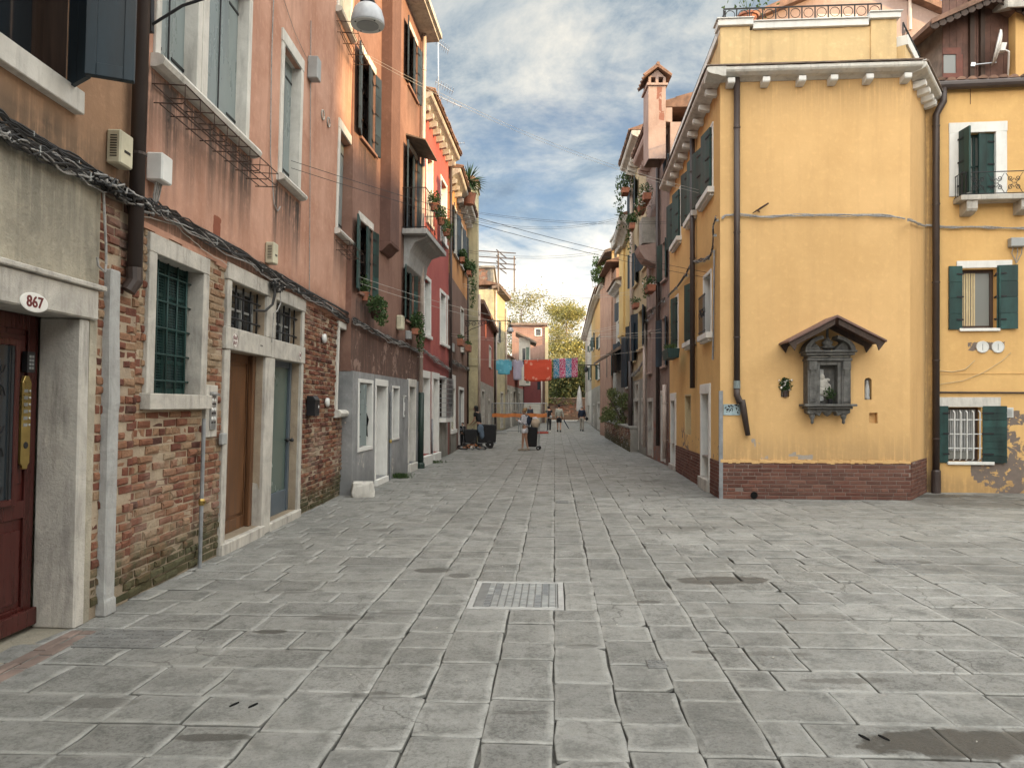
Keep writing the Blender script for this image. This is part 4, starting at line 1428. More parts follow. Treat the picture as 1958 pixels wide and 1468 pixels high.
df.build('door_frame', ALU, o2, bevel=.004)
hd = MB()
for xx, yy in ((r_d2[1] - .10, .06), (r_d2[1] - .16, .11)):
    hd.lathe((xx, yy, 1.18), [(.012, .05), (.014, .02), (.03, .01), (.028, -.02), (.008, -.03)], 10, 'y')
hd.build('handle', BLACKP, o2, smooth=True)
no = MB()
no.box(r_d2[0] + .16, r_d2[0] + .40, .144, .149, 1.60, 1.87).box(r_d2[0] + .24, r_d2[0] + .33, .144, .149, 2.03, 2.10).box(r_d2[0] + .24, r_d2[0] + .33, .144, .149, 2.13, 2.21)
no.build('notice', PLW, o2)
ar = MB()
x0, x1, x2, x3 = r_d1[0], r_d1[1], r_d2[0], r_d2[1]
dd = .22
ar.box(x0 - .13, x0 - .002, -.03, dd, 0, 2.338, .5, .008)
ar.box(x1 + .002, x2 - .002, -.03, dd, 0, 2.338, .5, .006)
ar.box(x3 + .002, x3 + .12, -.03, dd, 0, 2.338, .5, .006)
ar.box(x0 - .14, (x1 + x2) / 2 - .002, -.04, dd, 2.34, 2.595, .5, .004)
ar.box((x1 + x2) / 2 + .002, x3 + .14, -.036, dd, 2.34, 2.595, .5, .004)
ar.box(x0 - .11, x0 + .018, -.026, dd, 2.598, 3.128, .5, .004).box(x1 + .002, x2 - .002, -.03, dd, 2.598, 3.128, .5, .004).box(x3 + .002, x3 + .11, -.026, dd, 2.598, 3.128, .5, .004)
ar.box(x0 - .13, x1 + .08, -.036, dd, 3.13, 3.325, .5, .008).box(x1 + .085, x3 + .13, -.032, dd, 3.13, 3.31, .5, .008)
ar.build('stone_architrave', ISTRIAD, pink, bevel=.009)
for r_, nx in ((r_t1, 6), (r_t2, 6)):
    gg = sash(pink, r_, .19, GLASS, PLG, (2, 1), fr=.04)
    grille(gg, r_, IRON, nx - 1, 2, y=.07, rr=.012)
MB().box(x0 - .12, x1 + .04, -.06, .2, -.03, .128, .5, .004).build('step', ISTRIAD, pink, bevel=.012)
MB().box(x2 - .04, x3 + .12, -.05, .2, -.03, .118, .5, .004).build('step', ISTRIAD, pink, bevel=.012)
def oval(root, F, px, py, lines, w_=.075, h_=.06, y=-.042, sz=.05):
    x, z = F.at(px, py)
    o = MB().lathe((x, y, z), [(1, 0), (1, -.002)], 22, 'y', sx=w_, sy=h_).build('number_oval', ENAMEL, root)
    rg = MB()
    pts = [(x + w_ * .9 * math.cos(t * .2856), y - .004, z + h_ * .9 * math.sin(t * .2856)) for t in range(23)]
    rg.tube(pts, .0022, 4)
    rg.build('number_ring', LETTER, o)
    for i, s_ in enumerate(lines):
        text_mesh(o, s_, Matrix.Translation((x, y - .003, z + (.5 * (len(lines) - 1) - i) * sz * .85)), sz, LETTER, .001, sx=1.1)
oval(pink, FK, 443, 651, ['868', '869'], .085, .085, sz=.066)
oval(pink, FK, 568.5, 679.5, ['88'], .075, .06, sz=.07)
xx, zz = FK.at(494, 661)
text_mesh(pink, 'SCALA', Matrix.Translation((xx, -.043, zz)), .028, LETTERB, .001)
# small barred window, round sill
g = sash(pink, r_s, .2, GLASS, SHUT_G, (1, 2))
surround(g, r_s, ISTRIA, .09, .03, .22, .12)
sill(g, r_s[0] - .14, r_s[1] + .2, r_s[2], ISTRIA, .13, .14, .2, roundy=True)
grille(g, r_s, SHUT_G, 4, 4, y=.10, rr=.010, swell=False)
# first-floor windows
a = win_closed(pink, ul, ISTRIA, SHUT_BG, deep=.15, sill_out=0, fw=.10)
b_ = win_closed(pink, ur, ISTRIA, SHUT_BG, deep=.15, sill_out=0, fw=.10)
MB().box(ul[1] + .102, ur[0] - .102, -.026, .1, uz0, uz1).build('mullion', ISTRIA, pink)
sill(pink, ul[0] - .14, ur[1] + .26, uz0, ISTRIA, .13, .12, .15, roundy=True)
win_closed(pink, u2, ISTRIA, SHUT_BG, deep=.16, top=.17)
win_closed(pink, u3, ISTRIA, SHUT_BG, deep=.16, top=.17)
win_closed(pink, t3, ISTRIA, SHUT_BG, deep=.16)
win_closed(pink, t2, ISTRIA, SHUT_BG, deep=.16)
win_closed(pink, t1, ISTRIA, SHUT_BG, deep=.16)
cornice(pink, 0, KL, 11.2, ISTRIA, .35, .25)
roof(pink, 0, KL, 11.46, 6, 1.8, tiles=False)
# iron flower racks under the sills
def rack(root, x0, x1, z, d=.30, h=.17, name='flower_rack'):
    mb = MB()
    rr = .006
    k = max(3, int((x1 - x0) / .32))
    for (y, zz) in ((-.02, z), (-d, z), (-d * .98, z - h), (-d * .6, z - h), (-d * .25, z - h)):
        mb.tube([(x0, y, zz + R.uniform(-.01, .01)), ((x0 + x1) / 2, y, zz - .012), (x1, y, zz)], rr, 4)
    for i in range(k + 1):
        x = x0 + (x1 - x0) * i / k
        mb.tube([(x, -.0, z + .01), (x, -d, z), (x, -d, z - h * .9), (x + .01, -d * .9, z - h), (x, -.02, z - h)], rr, 4)
    return mb.build(name, RUSTI, root)
rack(pink, ul[0] - .1, ur[1] + .35, uz0 - .27, .30, .16)
rack(pink, u3[0] - .1, u3[1] + .2, uz0 - .22, .26, .16)
rack(pink, t3[0] - .1, t3[1] + .3, 8.3, .3, .18)
for (px, py) in ((616, 220), (627, 234)):
    x, z = FK.at(px, py)
    pts = [(x + .075 * math.cos(t * .4488), -.012, z + .075 * math.sin(t * .4488)) for t in range(15)]
    o = MB().lathe((x, 0, z), [(.068, 0), (.068, -.010), (.05, -.012)], 14, 'y').build('vent_cap', PINK, pink)
    MB().tube(pts, .013, 6).build('vent_ring', ISTRIAD, o, smooth=True)
# thin tubes and wires fastened to the render
tb = MB()
def wallpts(F, L_, y=-.02):
    return [(F.at(px, py)[0], y, F.at(px, py)[1]) for px, py in L_]
tb.tube(wallpts(FK, [(268, 60), (266, 180), (265, 290), (266, 330)]), .010, 5)
tb.tube(wallpts(FK, [(592, 40), (591, 200), (590, 420), (589, 560)]), .007, 5)
tb.tube(wallpts(FK, [(520, 0), (516, 120), (514, 300), (521, 390), (528, 404), (533, 395)]), .008, 5)
tb.tube(wallpts(FK, [(591, 160), (592, 130), (560, 60), (540, 0)]), .005, 4)
tb.build('surface_wire', CABLEG, pink)

# ---------------- things fixed to the two near houses
meter_box('meter_box', 'beige plastic meter box with vent slits beside the dark downpipe', FT, 203, 246, 312, PLB, .20, .12)
meter_box('junction_box', 'white junction box above the cable bundle with grey cables below', FK, 279, 290, 344, PLW, .20, .15, vents=False, cables=4)
meter_box('meter_box', 'small beige slotted box on pink wall above the two front doors', FK, 507, 462, 503, PLB, .17, .12)
meter_box('gas_box', 'grey metal box high on pink wall between upper windows', FK, 588, 106, 150, PLG, .20, .16, vents=False)
# intercom slab
x, z = FK.at(390, 775)
ic = thing('intercom', 'grey stone slab with steel intercom panel of six round bells by wooden door', 'intercom', FK.M @ Matrix.Translation((ipx + .02, 0, 1.36)))
MB().box(0, .30, -.03, .02, 0, .56, .5, .002).build('slab', ISTRIAD, ic, bevel=.006)
pnl = MB().box(.09, .225, -.048, -.031, .08, .47).build('panel', STEEL, ic, bevel=.004)
MB().prism([(-.031, .47), (-.085, .45), (-.085, .465), (-.031, .49)], .085, .23, 'x').build('rain_hood', STEEL, ic)
bb, nb = MB(), MB()
for i in range(3):
    for j in range(2):
        xx, zz = .125 + j * .065, .40 - i * .10
        bb.lathe((xx, -.048, zz), [(.022, 0), (.02, -.004), (.008, -.007)], 12, 'y')
        nb.box(xx - .024, xx + .024, -.050, -.0485, zz - .05, zz - .034)
bb.build('bell_button', PLW, pnl); nb.build('name_strip', BLACKP, pnl)
x, z = FK.at(414, 840)
MB().box(0, .13, -.05, 0, 0, .13).build('switch_box', PLG, thing('switch_box', 'small grey box on brick beside the wooden door', 'switch box', FK.M @ Matrix.Translation((x, -.02, z - .06))), bevel=.01)
# riser pipes at the foot of the brick wall
def riser(name, label, px, py0, py1, rr, m, elbow=None):
    x, z0 = FK.at(px, py1)
    z1 = FK.at(px, py0)[1]
    t = thing(name, label, 'pipe', FK.M @ Matrix.Translation((x, 0, 0)))
    mb = MB()
    pts = [(0, -.06, 0), (0, -.06, z1)]
    if elbow: pts += [(elbow * .15, -.06, z1 + .04), (elbow, -.06, z1 + .045)]
    mb.tube(pts, rr, 8)
    mb.build('pipe', m, t)
    k = MB().lathe((0, -.06, z1 * .42), [(rr + .006, 0), (rr + .012, .02), (rr + .012, .05), (rr + .006, .07)], 8)
    k.box(-.02, .02, -.1, -.05, z1 * .42 + .02, z1 * .42 + .045)
    k.build('valve', BRASS, t)
riser('gas_pipe', 'grey riser pipe with brass valve on brick below the stone sill', 371, 800, 1080, .022, PIPEG, .0)
riser('gas_pipe', 'thin rusty pipe with elbow on brick under the small barred window', 655, 812, 950, .015, PIPEC, -.22)
for px, py, lb in ((616, 647, 'round white vent cowl on brick left of the small barred window'), (622, 769, 'oval white cap on brick beside the black letter box')):
    x, z = FK.at(px, py)
    t = thing('wall_vent', lb, 'vent', FK.M @ Matrix.Translation((x, -.01, z)))
    MB().lathe((0, 0, 0), [(.07, 0), (.08, -.02), (.075, -.05), (.03, -.06)], 16, 'y').build('cap', PLW, t, smooth=True)
x, z = FK.at(584, 795)
t = thing('letter_box', 'black metal letter box on brick beside the glass door', 'letter box', FK.M @ Matrix.Translation((x, -.01, z)))
MB().prism([(0, 0), (-.14, 0), (-.14, .26), (-.10, .32), (0, .32)], 0, .26, 'x').build('box', BLACKP, t, bevel=.006)
MB().box(.18, .22, -.145, -.141, .13, .17).build('name_card', PLW, t)
MB().box(.04, .22, -.144, -.139, .24, .255).build('flap', IRON, t)

# ---------------- brown-red house with grey cement ground floor
FB = Frame(G(668, 947), G(803, 892), 0.6)
BL = FB.len
brown = thing('brown_house', 'brown red rendered house with grey cement ground floor, wall flue and iron balcony', 'house', FB.M)
zg = 2.34
lw1 = (FB.x(682, 800), FB.x(706.5, 800), .87, 2.15)
ld = (FB.x(715, 800), FB.x(735, 800), .14, 2.12)
lw2 = (FB.x(747, 800), FB.x(758, 800), .95, 2.10)
ld2 = (FB.x(779, 800), FB.x(790, 800), .22, 2.18)
w1 = (FB.x(686, 500), FB.x(711, 500), 3.92, 5.32)
w2 = (FB.x(690, 200), FB.x(716, 200), 6.95, 8.6)
w3 = (FB.x(775, 560), FB.x(790, 560), 3.85, 5.15)
w4 = (FB.x(779, 350), FB.x(796, 350), 6.05, 8.2)
w5 = (FB.x(780, 130), FB.x(797, 130), 9.75, 11.2)
ZB = 11.75
wall('upper_wall', BROWN, brown, 0, BL, zg, ZB, [w1, w2, w3, w4, w5], .15, sides=6, deep=.16,
     grime=under_sills([(w1[0] - .1, w1[1] + .2, w1[2] - .1, .8), (w2[0] - .1, w2[1] + .2, w2[2] - .1, .7), (w4[0] - .6, w4[1] + .4, 6.0, .9), (w5[0] - .1, w5[1] + .1, w5[2], .5)], 1.2, lambda x, z: .5 * bump1(z, 3.6, 3.2)),
     peel=lambda x, z: .41 + .25 * noise.noise(Vector((x * 1.5, z * 1.5, 0))) if z < 3.25 else 0)
wall('lower_wall', GREYP, brown, 0.0, BL, 0, zg + .015, [lw1, ld, lw2, ld2], .15, y=-.04, deep=.26, sides=.3,
     peel=lambda x, z: .46 if (abs(x - lw1[0] - .25) < .25 and .4 < z < .85) or (abs(x - lw2[0]) < .3 and z < .55) else 0)
o = win_plain(brown, lw1, PAINTEDW, None, SHUT_BG, deep=.20, fw=.07, sill_out=.06, sill_h=.08, proud=.06, bars=(1, 1))
hole = MB().prism([(-.0, 0), (.07, .05), (.11, .2), (.07, .3), (.12, .42), (.09, .55), (.03, .5), (-.02, .36), (.01, .2)], .0, .006, 'x')
hole.build('torn_patch', DARKHOLE, o, M=Matrix.Translation((lw1[1] - .012, .03, 1.05)))
shutter(o, lw1[0] + .02, lw1[2] + .03, 2.12, .42, 'l', 18, SHUT_BG, y=.08)
od = door(brown, ld, PLW, PAINTEDW, deep=.24, fw=.08, top=.14, step_h=.13, step_out=.10, handle=False, proud=.06)
win_plain(brown, lw2, PAINTEDW, None, WOODD, deep=.22, fw=.06, sill_out=.06, sill_h=.06, proud=.06, bars=(0, 1))
door(brown, ld2, WOODD, ISTRIA, deep=.10, fw=.10, top=.2, step_h=.2, step_out=.12, handle=False, proud=.06)
x = FB.x(741, 800)
riser2 = thing('gas_pipe', 'grey riser pipe with brass joint on cement wall between door and small window', 'pipe', FB.M @ Matrix.Translation((x, 0, 0)))
MB().tube([(0, -.075, 0), (0, -.075, 2.0)], .026, 8).build('pipe', PIPEG, riser2)
MB().lathe((0, -.075, .85), [(.03, 0), (.036, .02), (.036, .05), (.03, .07)], 8).build('valve', BRASS, riser2)
# flue bulging from the facade on a small corbel
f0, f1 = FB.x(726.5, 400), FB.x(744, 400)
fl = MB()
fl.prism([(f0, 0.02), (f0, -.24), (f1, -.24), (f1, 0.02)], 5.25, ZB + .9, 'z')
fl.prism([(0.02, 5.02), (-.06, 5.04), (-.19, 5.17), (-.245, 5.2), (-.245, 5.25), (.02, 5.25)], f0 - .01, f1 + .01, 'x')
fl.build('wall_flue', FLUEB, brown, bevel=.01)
hw = (w1[1] - w1[0]) / 2
def brown_win(r, plank=SHUT_G):
    g_ = win_plain(brown, r, BROWN, None, WOODD, .15, .02, .06, .06)
    MB().box(r[0] - .06, r[1] + .06, -.02, .0, r[3], r[3] + .16).build('lintel', ISTRIA, g_, bevel=.004)
    shutter(g_, r[0], r[2], r[3], hw, 'l', 168, plank)
    shutter(g_, r[1], r[2], r[3], hw * .62, 'r', 172, plank)
    shutter(g_, r[1] - .02, r[2], r[3], hw * .9, 'r', 8, plank, y=.06)
    return g_
brown_win(w1)
brown_win(w2, SHUT_B)
hw = (w3[1] - w3[0]) / 2
brown_win(w3)
hw = (w4[1] - w4[0]) / 2
brown_win(w4, SHUT_B)
brown_win(w5, SHUT_B)
MB().prism([(0.01, 8.42), (-.5, 8.28), (-.5, 8.31), (0.01, 8.46)], w4[0] - .25, w4[1] + .35, 'x').build('door_hood', WOODG, brown)
pb0, pb1 = FB.x(768, 450), FB.x(812, 470)
bl = MB()
bz = 6.02
bl.box(pb0, pb1, -.62, 0, bz - .13, bz, .5, .002)
blo = bl.build('balcony', GSTONE, brown, bevel=.01)
MB().prism([(0.01, bz - .13), (-.58, bz - .13), (-.50, bz - .2), (-.28, bz - .28), (-.16, bz - .5), (-.10, bz - .85), (0.01, bz - .95)], pb0 + .25, pb1 - .35, 'x').build('corbel', GSTONE, blo, bevel=.01)
rl = MB()
yo = -.58
H_ = 1.0
for z in (bz + .04, bz + H_):
    rl.tube([(pb0 + .04, 0, z), (pb0 + .04, yo, z), (pb1 - .04, yo, z), (pb1 - .04, 0, z)], .014, 5)
n_ = 14
for i in range(n_ + 1):
    x = pb0 + .04 + (pb1 - pb0 - .08) * i / n_
    rl.tube([(x, yo, bz), (x, yo, bz + H_)], .007, 4)
for i in range(5):
    y = yo * (i + .5) / 5
    for x in (pb0 + .04, pb1 - .04):
        rl.tube([(x, y, bz), (x, y, bz + H_)], .007, 4)
        scroll(rl, x, bz + .5, .1, 1.2, 0, y, .006) if i == 2 else None
for i in range(n_):
    x = pb0 + .04 + (pb1 - pb0 - .08) * i / n_
    rl.tube([(x, yo, bz + .05), (x + .13, yo, bz + .95)], .004, 4)
    rl.tube([(x + .13, yo, bz + .05), (x, yo, bz + .95)], .004, 4)
rl.build('railing', IRON, blo)
hc = MB().prism([(0.05, ZB), (-.42, ZB + .02), (-.42, ZB + .08), (-.50, ZB + .10), (-.50, ZB + .24), (.05, ZB + .24)], 0, BL, 'x')
hc.build('cornice', ISTRIAD, brown, bevel=.006)
roof(brown, 0, BL, ZB + .25, 6, 1.6, tiles=True, out=.42, span=.6)
xp = FB.x(797, 800)
dp = downpipe(brown, xp, 2.05, ZB, .055, PIPEC, y=-.10, brackets=5)
dq = downpipe(brown, xp, 0.0, 2.05, .075, PIPEGR, y=-.12, brackets=1)
MB().lathe((xp, -.12, 0), [(.11, 0), (.11, .12), (.08, .16)], 12).build('pipe_boot', PIPEGR, dq)
meter_box('gas_meter', 'cream rounded gas meter housing low on brown red wall', FB, 757, 602, 630, PLB, .26, .16, vents=False, round_=True)
meter_box('meter_box', 'grey meter box under the creeper beside red house', FB, 775, 632, 648, PLG, .22, .12, vents=False)
x, z0 = FB.at(767, 797)
t = thing('intercom', 'white slim intercom panel with cross holes on grey cement wall', 'intercom', FB.M @ Matrix.Translation((x, -.045, z0)))
MB().box(0, .10, -.03, 0, 0, .50).build('panel', PLW, t, bevel=.004)
MB().box(-.02, .12, -.06, 0, .50, .53).build('rain_hood', PLW, t, bevel=.004)
MB().box(.02, .04, -.033, -.029, .05, .15).box(.06, .08, -.033, -.029, .05, .15).box(.02, .04, -.033, -.029, .36, .46).box(.06, .08, -.033, -.029, .36, .46).build('bell_button', BLACKP, t)

def at_wall(F, px, py, out=.15, dz=0):
    x, z = F.at(px, py)
    return F.M @ Matrix.Translation((x, -out, z + dz))
pot('potted_plant', 'terracotta pot with straggly herb on sill of green shuttered window', at_wall(FB, 694, 575, .02, .0), .10, .17, foliage=(.22, .16, .2), n=150)
pot('window_planter', 'round wire planter of trailing greenery below the green shuttered window', at_wall(FB, 700, 600, .22, -.1), .14, .14, pm=RUSTI, foliage=(.42, .2, .2), n=420, size=.08, droop=.2)
pot('window_planter', 'planter with trailing creeper below the green shutters beside the cream downpipe', at_wall(FB, 784, 648, .18, .1), box=(.55, .18, .15), foliage=(.35, .2, .28), n=420, size=.08, droop=.45)
for i, k in enumerate(((.25, 'leafy pot plant at the near end of the iron balcony'), (.62, 'bushy pot plant midway along the iron balcony'), (.92, 'trailing pot plant at the far corner of the iron balcony'))):
    x = pb0 + (pb1 - pb0) * k[0]
    pot('potted_plant', k[1], FB.M @ Matrix.Translation((x, -.66, bz + .6 - .1 * i)), .12, .18, foliage=(.2, .17, .2), n=220, size=.07, group='pots on the balcony railing', droop=.25)

# ---------------- crimson red house
FR = Frame(G(803, 892), G(858, 869), 0.0)
RL_ = FR.len
red = thing('red_house', 'crimson red rendered house with white stone windows and bracketed cream cornice', 'house', FR.M)
ZR = FR.at(840, 270)[1] - .05
rd1 = (FR.x(806.5, 800), FR.x(819, 800), .28, FR.at(806.5, 721)[1])
rd2 = (FR.x(826.5, 800), FR.x(836.5, 800), .25, FR.at(826.5, 724)[1])
gz0, gz1 = FR.at(839, 800)[1], FR.at(839, 722)[1]
rg = (FR.x(839, 800), FR.x(851.5, 800), gz0, gz1)
f1 = (FR.x(811, 540), FR.x(822, 540), 3.75, 5.35)
f2 = (FR.x(842, 560), FR.x(851, 560), 3.75, 5.35)
f3 = (FR.x(855, 575), FR.x(861, 575), 3.75, 5.35)
s1 = (FR.x(816, 310), FR.x(826, 310), 7.1, 9.05)
s2 = (FR.x(843, 340), FR.x(853, 340), 7.1, 9.05)
wall('wall', RED, red, 0, RL_, 0, ZR, [rd1, rd2, rg, f1, f2, f3, s1, s2], .25, sides=6, deep=.18, grime=under_sills([(f1[0], f1[1], 3.7, .4), (f2[0], f2[1], 3.7, .4)], 1.0, lambda x, z: .3 * bump1(z, 3.3, 3.0)))
for r_ in (f1, f2, f3, s1, s2):
    win_closed(red, r_, PAINTEDW, PLW if r_ in (s1, s2) else SHUT_BG, deep=.17, fw=.11, sill_out=.07, roundsill=False, sill_ext=.12)
door(red, rd1, PLW, PAINTEDW, deep=.26, fw=.14, top=.2, step_h=.26, step_out=.12, handle=False, proud=.04)
door(red, rd2, PLW, PAINTEDW, deep=.26, fw=.14, top=.2, step_h=.24, step_out=.10, handle=False, proud=.04)
gg = win_plain(red, rg, PAINTEDW, None, WOODD, deep=.15, fw=.08, sill_out=.25, sill_h=.12)
cg = MB()
r4 = rg
for i in range(9):
    x = r4[0] - .05 + (r4[1] - r4[0] + .1) * i / 8
    cg.tube([(x, -.02, gz0 + .02), (x, -.26, gz0 + .04), (x, -.26, gz1), (x, -.02, gz1 + .02)], .010, 4)
for j in range(9):
    z = gz0 + .05 + (gz1 - gz0 - .1) * j / 8
    cg.tube([(r4[0] - .05, -.02, z), (r4[0] - .05, -.26, z), (r4[1] + .05, -.26, z), (r4[1] + .05, -.02, z)], .010, 4)
cg.build('basket_grille', STEEL, gg)
x = FR.x(822.5, 800)
downpipe(red, x, 0, 1.3, .03, PIPEG, brackets=1, name='riser_pipe')
downpipe(red, RL_ - .05, 1.6, ZR, .05, PIPED, brackets=4)
gp = wall('cement_patch', GREYST, red, FR.x(838, 830), RL_ - .28, 0, gz0 - .1, [], .4, y=-.012)
cornice(red, -.1, RL_ + .25, ZR, ISTRIAD, .36, .26)
corbels(red, [.25 + i * (RL_ - .3) / 8 for i in range(9)], ZR, ISTRIAD, .24, .14, .18)
roof(red, -.1, RL_ + .25, ZR + .27, 5, 1.5, out=.42, span=1.2)
def antenna(name, label, P, h, arms, m=STEEL, rot=0):
    t = thing(name, label, 'antenna', Matrix.Translation(P) @ Matrix.Rotation(rot, 4, 'Z'))
    MB().tube([(0, 0, 0), (0, 0, h)], .018, 6).build('mast', m, t)
    for (z, L_, n, el, tilt) in arms:
        mb = MB()
        d = Vector((math.cos(tilt), 0, math.sin(tilt)))
        mb.tube([Vector((0, 0, z)) - d * L_ * .2, Vector((0, 0, z)) + d * L_], .012, 5)
        for i in range(n):
            c = Vector((0, 0, z)) + d * (L_ * (-.15 + 1.1 * i / (n - 1)))
            mb.tube([c + Vector((0, -el / 2, 0)), c + Vector((0, el / 2, 0))], .006, 4)
        mb.build('antenna_boom', m, t)
    return t
def onray(px, py, Y):
    r = RAY(px, py)
    return Vector((0, 0, HC)) + r * Y
P = onray(838, 182, 22.5)
antenna('tv_antenna', 'tall roof antenna mast with comb aerials above the red house cornice', P, 1.7, [(1.55, .38, 7, .5, -.6), (.35, .5, 8, .5, -.45), (-.05, .75, 5, .4, -.35)], rot=.2)
P = onray(869, 300, 26.0)
antenna('tv_antenna', 'short thin aerial near the palm on the red house roof', P, .55, [(.45, .35, 4, .3, .1)])

# ---------------- orange house
FO = Frame(G(858, 869), G(893, 849), 0.0)
OL = FO.len
orange = thing('orange_house', 'orange and rose brown house with rolling shutter and dark open doorway', 'house', FO.M)
ZO = 9.6
zm = 4.3
o1 = (FO.x(862, 780), FO.x(870, 780), FO.at(862, 822)[1], FO.at(862, 742)[1])
o2 = (FO.x(877.5, 800), FO.x(886, 800), .1, FO.at(877.5, 745)[1])
o3 = (FO.x(879.5, 470), FO.x(884.5, 470), 7.3, 9.0)
o4 = (FO.x(867, 400), FO.x(873, 400), 7.3, 9.0)
o5 = (FO.x(881, 610), FO.x(886, 610), 3.9, 5.6)
o6 = (FO.x(888, 460), FO.x(891, 460), 7.3, 9.0)
wall('upper_wall', ORANGE, orange, 0, OL, 6.3, ZO, [o3, o4, o6], .4, sides=6)
wall('lower_wall', ROSEBR, orange, 0, OL, 0, 6.3, [o1, o2, o5], .4, sides=6, grime=lambda x, z: .35)
rs = MB()
n_ = int((o1[3] - o1[2]) / .09)
for i in range(n_):
    z = o1[2] + (o1[3] - o1[2]) * i / n_
    rs.prism([(.1, z), (.06, z + .02), (.06, z + .06), (.1, z + .085)], o1[0], o1[1], 'x')
rso = rs.build('rolling_shutter', PLB, orange)
surround(rso, o1, PAINTEDW, .1, .02, .14, .5)
sill(rso, o1[0] - .1, o1[1] + .1, o1[2], PAINTEDW, .08, .14)
wall('cement_base', GREYST, orange, o1[0] - .25, o1[1] + .3, 0, o1[2] - .16, [], .4, y=-.02)
door(orange, o2, SHUT_B, PAINTEDW, deep=.12, fw=.12, handle=False)
for r_ in (o3, o4, o6):
    win_shutters(orange, r_, SHUT_B, 172, 172, ISTRIA)
win_plain(orange, o5, ISTRIA)
cornice(orange, 0, OL, ZO, ISTRIAD, .42, .3)
corbels(orange, [.3 + i * (OL - .5) / 8 for i in range(9)], ZO, ISTRIAD, .26, .15, .18)
roof(orange, 0, OL, ZO + .32, 5, 1.2, out=.48, span=.7)
# roof terrace wall behind the palm
pot('window_planter', 'brown planter of dark greenery outside the orange house upper window', at_wall(FO, 875, 503, .2), box=(.6, .2, .18), foliage=(.4, .2, .22), n=260, size=.11, droop=.2)
pot('window_planter', 'hanging planter with long green creeper beside the cream flue', at_wall(FO, 886, 528, .25), box=(.7, .2, .18), foliage=(.5, .3, .25), n=500, size=.12, droop=1.1)
pot('window_planter', 'terracotta window box above the orange house shop shutter', at_wall(FO, 868, 662, .25), box=(.8, .22, .25), foliage=(.3, .15, .12), n=120, size=.08)
pot('window_planter', 'terracotta window box above the dark open doorway', at_wall(FO, 884, 672, .25), box=(.8, .22, .25), foliage=(.3, .15, .12), n=120, size=.08)
meter_box('meter_box', 'grey meter box at the corner of red and orange houses', FO, 860, 656, 672, PLG, .3, .14, vents=False)
# palm-like plant on the roof
P = onray(897, 362, 29.5)
yc = thing('yucca', 'spiky yucca palm in pot on the roof above the orange house', 'yucca', Matrix.Translation(P))
MB().lathe((0, 0, -.6), [(.2, 0), (.28, .4), (.3, .42)], 14).build('pot', TERRAC, yc)
MB().tube([(0, 0, -.3), (.02, 0, .1), (0, .02, .35)], [.07, .06, .05], 8).build('trunk', WOODD, yc)
ym = MB()
for i in range(130):
    a = R.uniform(0, 6.283)
    e = R.uniform(-.9, 1.45)
    L_ = R.uniform(.5, .85)
    p0 = Vector((0, 0, .35))
    d = Vector((math.cos(a) * math.cos(e), math.sin(a) * math.cos(e), math.sin(e)))
    s_ = d.cross(Vector((0, 0, 1))).normalized() * .022
    m_ = p0 + d * L_ * .55 + Vector((0, 0, -.02))
    tip = p0 + d * L_ + Vector((0, 0, -.12 * L_))
    ym.add([p0 - s_ * .5, p0 + s_ * .5, m_ + s_, tip, m_ - s_], [(0, 1, 2, 3, 4)], R.random())
ym.build('foliage', GREEN, yc)

# ---------------- cream flue tower, stepping out of the line
FF = Frame(onray(892.5, 775, 33.4), onray(913.5, 775, 33.4), 0)
WF = FF.len
flue = thing('chimney_stack', 'tall cream and grey stained chimney stack standing out into the street', 'chimney', FF.M)
ZF = FF.at(900, 362)[1]
ft = MB()
ft.prism([(0, 0), (WF, 0), (WF, 1.0), (0, 1.0)], 0, ZF, 'z')
ft.build('shaft', CREAMG, flue, bevel=.01)
ft = MB().prism([(-.06, -.06), (WF + .06, -.06), (WF + .06, 1.06), (-.06, 1.06)], ZF, ZF + .08, 'z')
for (a, b) in ((0, .1), (WF * .45, WF * .55), (WF - .1, WF)):
    ft.box(a, b, 0, .9, ZF + .08, ZF + .32)
ft.build('cap_base', GREYST, flue)
MB().prism([(-.1, ZF + .32), (WF / 2, ZF + .62), (WF + .1, ZF + .32)], -.1, 1.1, 'y').build('cap_roof', TILE, flue)
MB().box(-.03, WF + .03, -.04, 1.03, 1.55, 1.63).box(-.03, WF + .03, -.04, 1.03, 3.45, 3.56).build('string_course', CREAMG, flue)
downpipe(flue, WF + .06, 1.2, 6.6, .06, PIPEC, y=.1, brackets=3)
downpipe(flue, .05, .9, 9, .045, PIPED, y=-.08, brackets=4)

# ---------------- small rust red house with sloping gable and old brick base
q0 = onray(914, 775, 34.2)
FS = Frame(q0, G(944, 826), 0)
SL = FS.len
rust = thing('low_red_house', 'small rust red house with peeling brick base behind the chimney stack', 'house', FS.M)
z_ = lambda px, py, F: F.at(px, py)[1]
ZS1 = z_(919, 592, FS)
ZS2 = z_(942, 625, FS)
a1 = (FS.x(921, 780), FS.x(925.5, 780), .1, z_(921, 748, FS))
a2 = (FS.x(933, 780), FS.x(936.5, 780), .1, z_(933, 766, FS))
a3 = (FS.x(935, 680), FS.x(938.5, 680), z_(935, 700, FS), z_(935, 662, FS))
zb = 2.85
wall('upper_wall', RUST, rust, 0, SL, zb, min(ZS1, ZS2), [a3], .8, sides=5)
gm = MB().prism([(0, min(ZS1, ZS2)), (SL, min(ZS1, ZS2)), (SL, ZS2), (0, ZS1)], 0, 5, 'y')
gm.build('gable', RUST, rust)
wall('lower_wall', GREYST, rust, 0, SL, 0, zb, [a1, a2], .8, sides=5, peel=lambda x, z: .42)
door(rust, a1, WOODD, ISTRIAD, deep=.15, fw=.12, handle=False)
door(rust, a2, SHUT_B, ISTRIAD, deep=.15, fw=.12, handle=False)
win_plain(rust, a3, ISTRIA)
